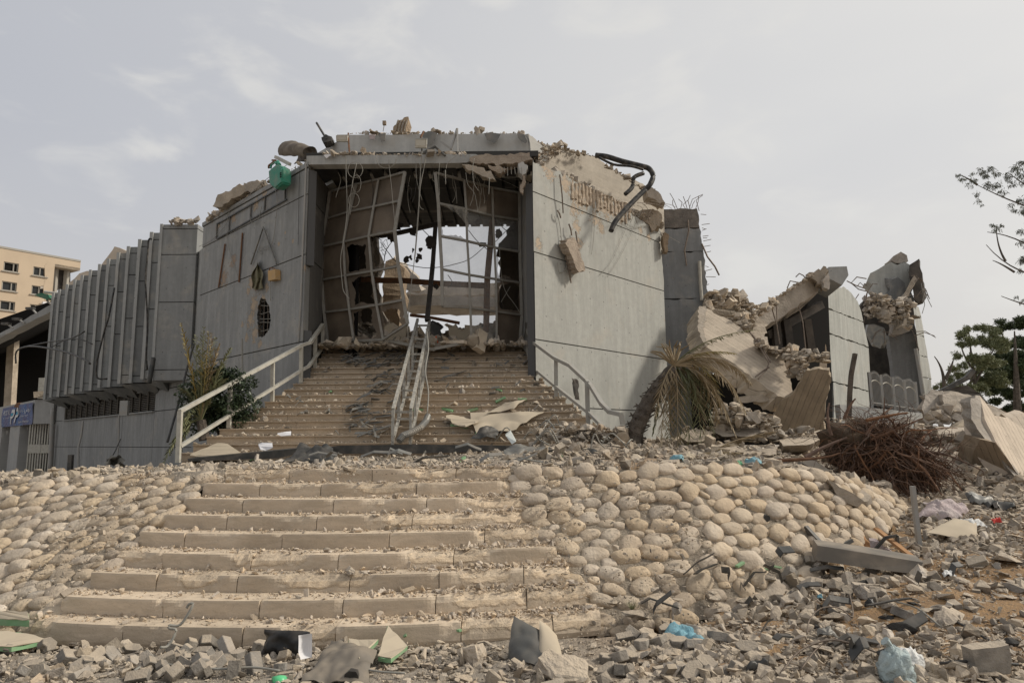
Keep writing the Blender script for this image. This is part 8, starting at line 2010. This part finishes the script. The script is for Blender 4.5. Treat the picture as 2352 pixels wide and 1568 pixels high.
tree('tall_eucalyptus', 'tall eucalyptus leaning in from beyond the frame with bare broken boughs against the sky', P(2480, 1010, YN), cls(nr, YN, .6), m_eucfar, 20000, .13, .09,
     [[P(2480, 1010, YN), P(2450, 700, YN), P(2430, 330, YN)], [P(2440, 640, YN), P(2330, 640, YN), P(2265, 562, YN)], [P(2440, 620, YN), P(2352, 540, YN), P(2268, 533, YN)], [P(2440, 500, YN), P(2330, 470, YN), P(2245, 425, YN)], [P(2245, 425, YN), P(2225, 410, YN), P(2205, 402, YN)],
      [P(2440, 480, YN), P(2360, 430, YN), P(2320, 400, YN)], [P(2310, 600, YN), P(2290, 570, YN), P(2288, 520, YN)], [P(2330, 625, YN), P(2300, 605, YN), P(2280, 598, YN)], [P(2430, 720, YN), P(2350, 700, YN), P(2300, 680, YN)]], 4, .10, droop=1.6)
e = empty('dead_sapling', P(2175, 900, 30), 'bare forked branch standing between the far ruin and the loose light tree', 'dead tree')
for l in ([(2168, 900), (2172, 850), (2146, 818)], [(2172, 870), (2185, 845), (2190, 825)]): MB().tube(bez([P(x, y, 30) for x, y in l], 8), [lerp(.09, .02, i / 8) for i in range(9)], 6).build('branch', m_bark, e)
strip_thing('leaning_girder', [P(2150, 905, 26), P(2220, 868, 26), P(2235, 850, 26)], .16, m_darksheet, 'dark girder slanting through the loose light tree', 'girder')
far_h = MB().prism(PX((2330, 935, 90), (2400, 930, 90), (2400, 960, 90), (2330, 962, 90)), (0, 6, 0)); thing_mesh('roofed_house', far_h, plain('terracotta_house', (.38, .24, .17), .9, 0, .3, .5), 'low terracotta coloured house glimpsed under the dense dark tree', 'building')
MBt = MB()
for _ in range(18): pass
# weed tuft at the foot of the cobbles
wd = empty('weed_tuft', GT(1452, 1400), 'spiky green weed at the foot of the cobbled slope', 'weed'); mb = MB(); b0_ = GT(1452, 1402)
for k in range(40):
    a = r_.random() * 6.28; d = Vector((math.cos(a) * .07, math.sin(a) * .07, r_.uniform(.05, .12))); w = Vector((-math.sin(a), math.cos(a), 0)) * .004; mb.add([b0_ - w, b0_ + w, b0_ + d], [(0, 1, 2)])
mb.build('blades', m_palmg, wd)

# ------------------------------------------------------------ uprooted stump with its mat of roots
rt = empty('uprooted_stump', P(2010, 1130, 11.2), 'uprooted tree stump bristling with tangled brown roots above the cobbled slope', 'tree stump')
m_root = rock('root_bark', (.17, .10, .065), (.10, .06, .042), 9, .8, .01, .8); m_rootf = rock('fresh_root', (.25, .125, .065), (.17, .09, .05), 9, .8, .01, .5); m_rootd = rock('root_core', (.12, .085, .055), (.07, .05, .035), 5, 1, .03, 0)
cR = P(2015, 1045, 11.6); bm = bmesh.new(); bmesh.ops.create_icosphere(bm, subdivisions=4, radius=1); vs = []
for v in bm.verts: n = v.co; k = 1 + .3 * noise.noise(n * 1.6) + .15 * noise.noise(n * 4); vs.append(cR + Vector((n.x * .84 + n.z * -.12, n.y * .5, n.z * .52 - n.x * .2)) * k)
mb = MB(); mb.add(vs, [tuple(v.index for v in f.verts) for f in bm.faces]); bm.free(); mb.build('root_core', m_rootd, rt, smooth=True)
def root_path(r, L, thick):
    th = r.uniform(0, 6.283); n = Vector((math.cos(th), 0, math.sin(th))); st = cR + Vector((n.x * .72 * r.uniform(.1, .95), -.42 * r.uniform(.3, 1.1), n.z * .46 * r.uniform(.1, .95) - n.x * .12))
    d = Vector((n.x * .8 + .3, -.25 + r.uniform(-.3, .3), n.z * .6 - .45)) + Vector((r.gauss(0, .7), r.gauss(0, .4), r.gauss(0, .6))); d.normalize(); pts = [st]; o = Vector((r.random() * 40, r.random() * 40, 0))
    for k in range(8):
        q = pts[-1] * 3.2 + o; d = (d + Vector((noise.noise(q), noise.noise(q + Vector((9, 0, 0))), noise.noise(q + Vector((0, 9, 0))) - .12)) * 1.5).normalized(); pts.append(pts[-1] + d * L / 8)
    return pts
r_ = random.Random(71)
for k in range(150):
    f = r_.random(); L = r_.uniform(.4, 1.1) * (1.35 if k < 30 else 1); th = r_.uniform(.01, .026) * (1.6 if k < 30 else 1)
    MB().tube(root_path(r_, L, th), [lerp(th, .005, i / 8) for i in range(9)], 5).build('root', m_rootf if f < .28 else m_root, rt)
mb = MB()
for k in range(1500): mb.tube(root_path(r_, r_.uniform(.35, 1.25), .007), [lerp(.009, .002, i / 8) for i in range(9)], 3, cap=False)
mb.build('fine_roots', m_root, rt)['kind'] = 'stuff'
for pl, th in [([(1850, 1050, 11.0), (1900, 1020, 11.0), (1945, 1005, 11.1)], .04), ([(1760, 1062, 10.9), (1820, 1050, 10.9), (1880, 1060, 10.8), (1930, 1040, 10.9)], .035), ([(1990, 1000, 11), (2010, 960, 11), (2050, 935, 11.1)], .03), ([(2000, 1010, 11), (2060, 985, 11), (2120, 960, 11)], .025), ([(1910, 1000, 11), (1895, 960, 11), (1905, 925, 11)], .03), ([(1990, 965, 10.9), (2060, 950, 10.9), (2085, 948, 10.9)], .03), ([(2060, 1040, 10.9), (2130, 1060, 10.8), (2175, 1078, 10.7)], .022), ([(1940, 960, 11), (1950, 930, 11), (1965, 915, 11)], .03)]:
    q = bez(PX(*pl), 10); MB().tube(q, [lerp(th, th * .4, i / 10) for i in range(11)], 6).build('root', m_root, rt)
strip_thing('dead_pole', [P(1950, 958, 13), P(1952, 900, 13), P(1955, 860, 13), P(1964, 812, 13)], .07, m_bark, 'bare broken pole standing in front of the distant grey facade', 'pole')
# rubble and earth bank under the roots
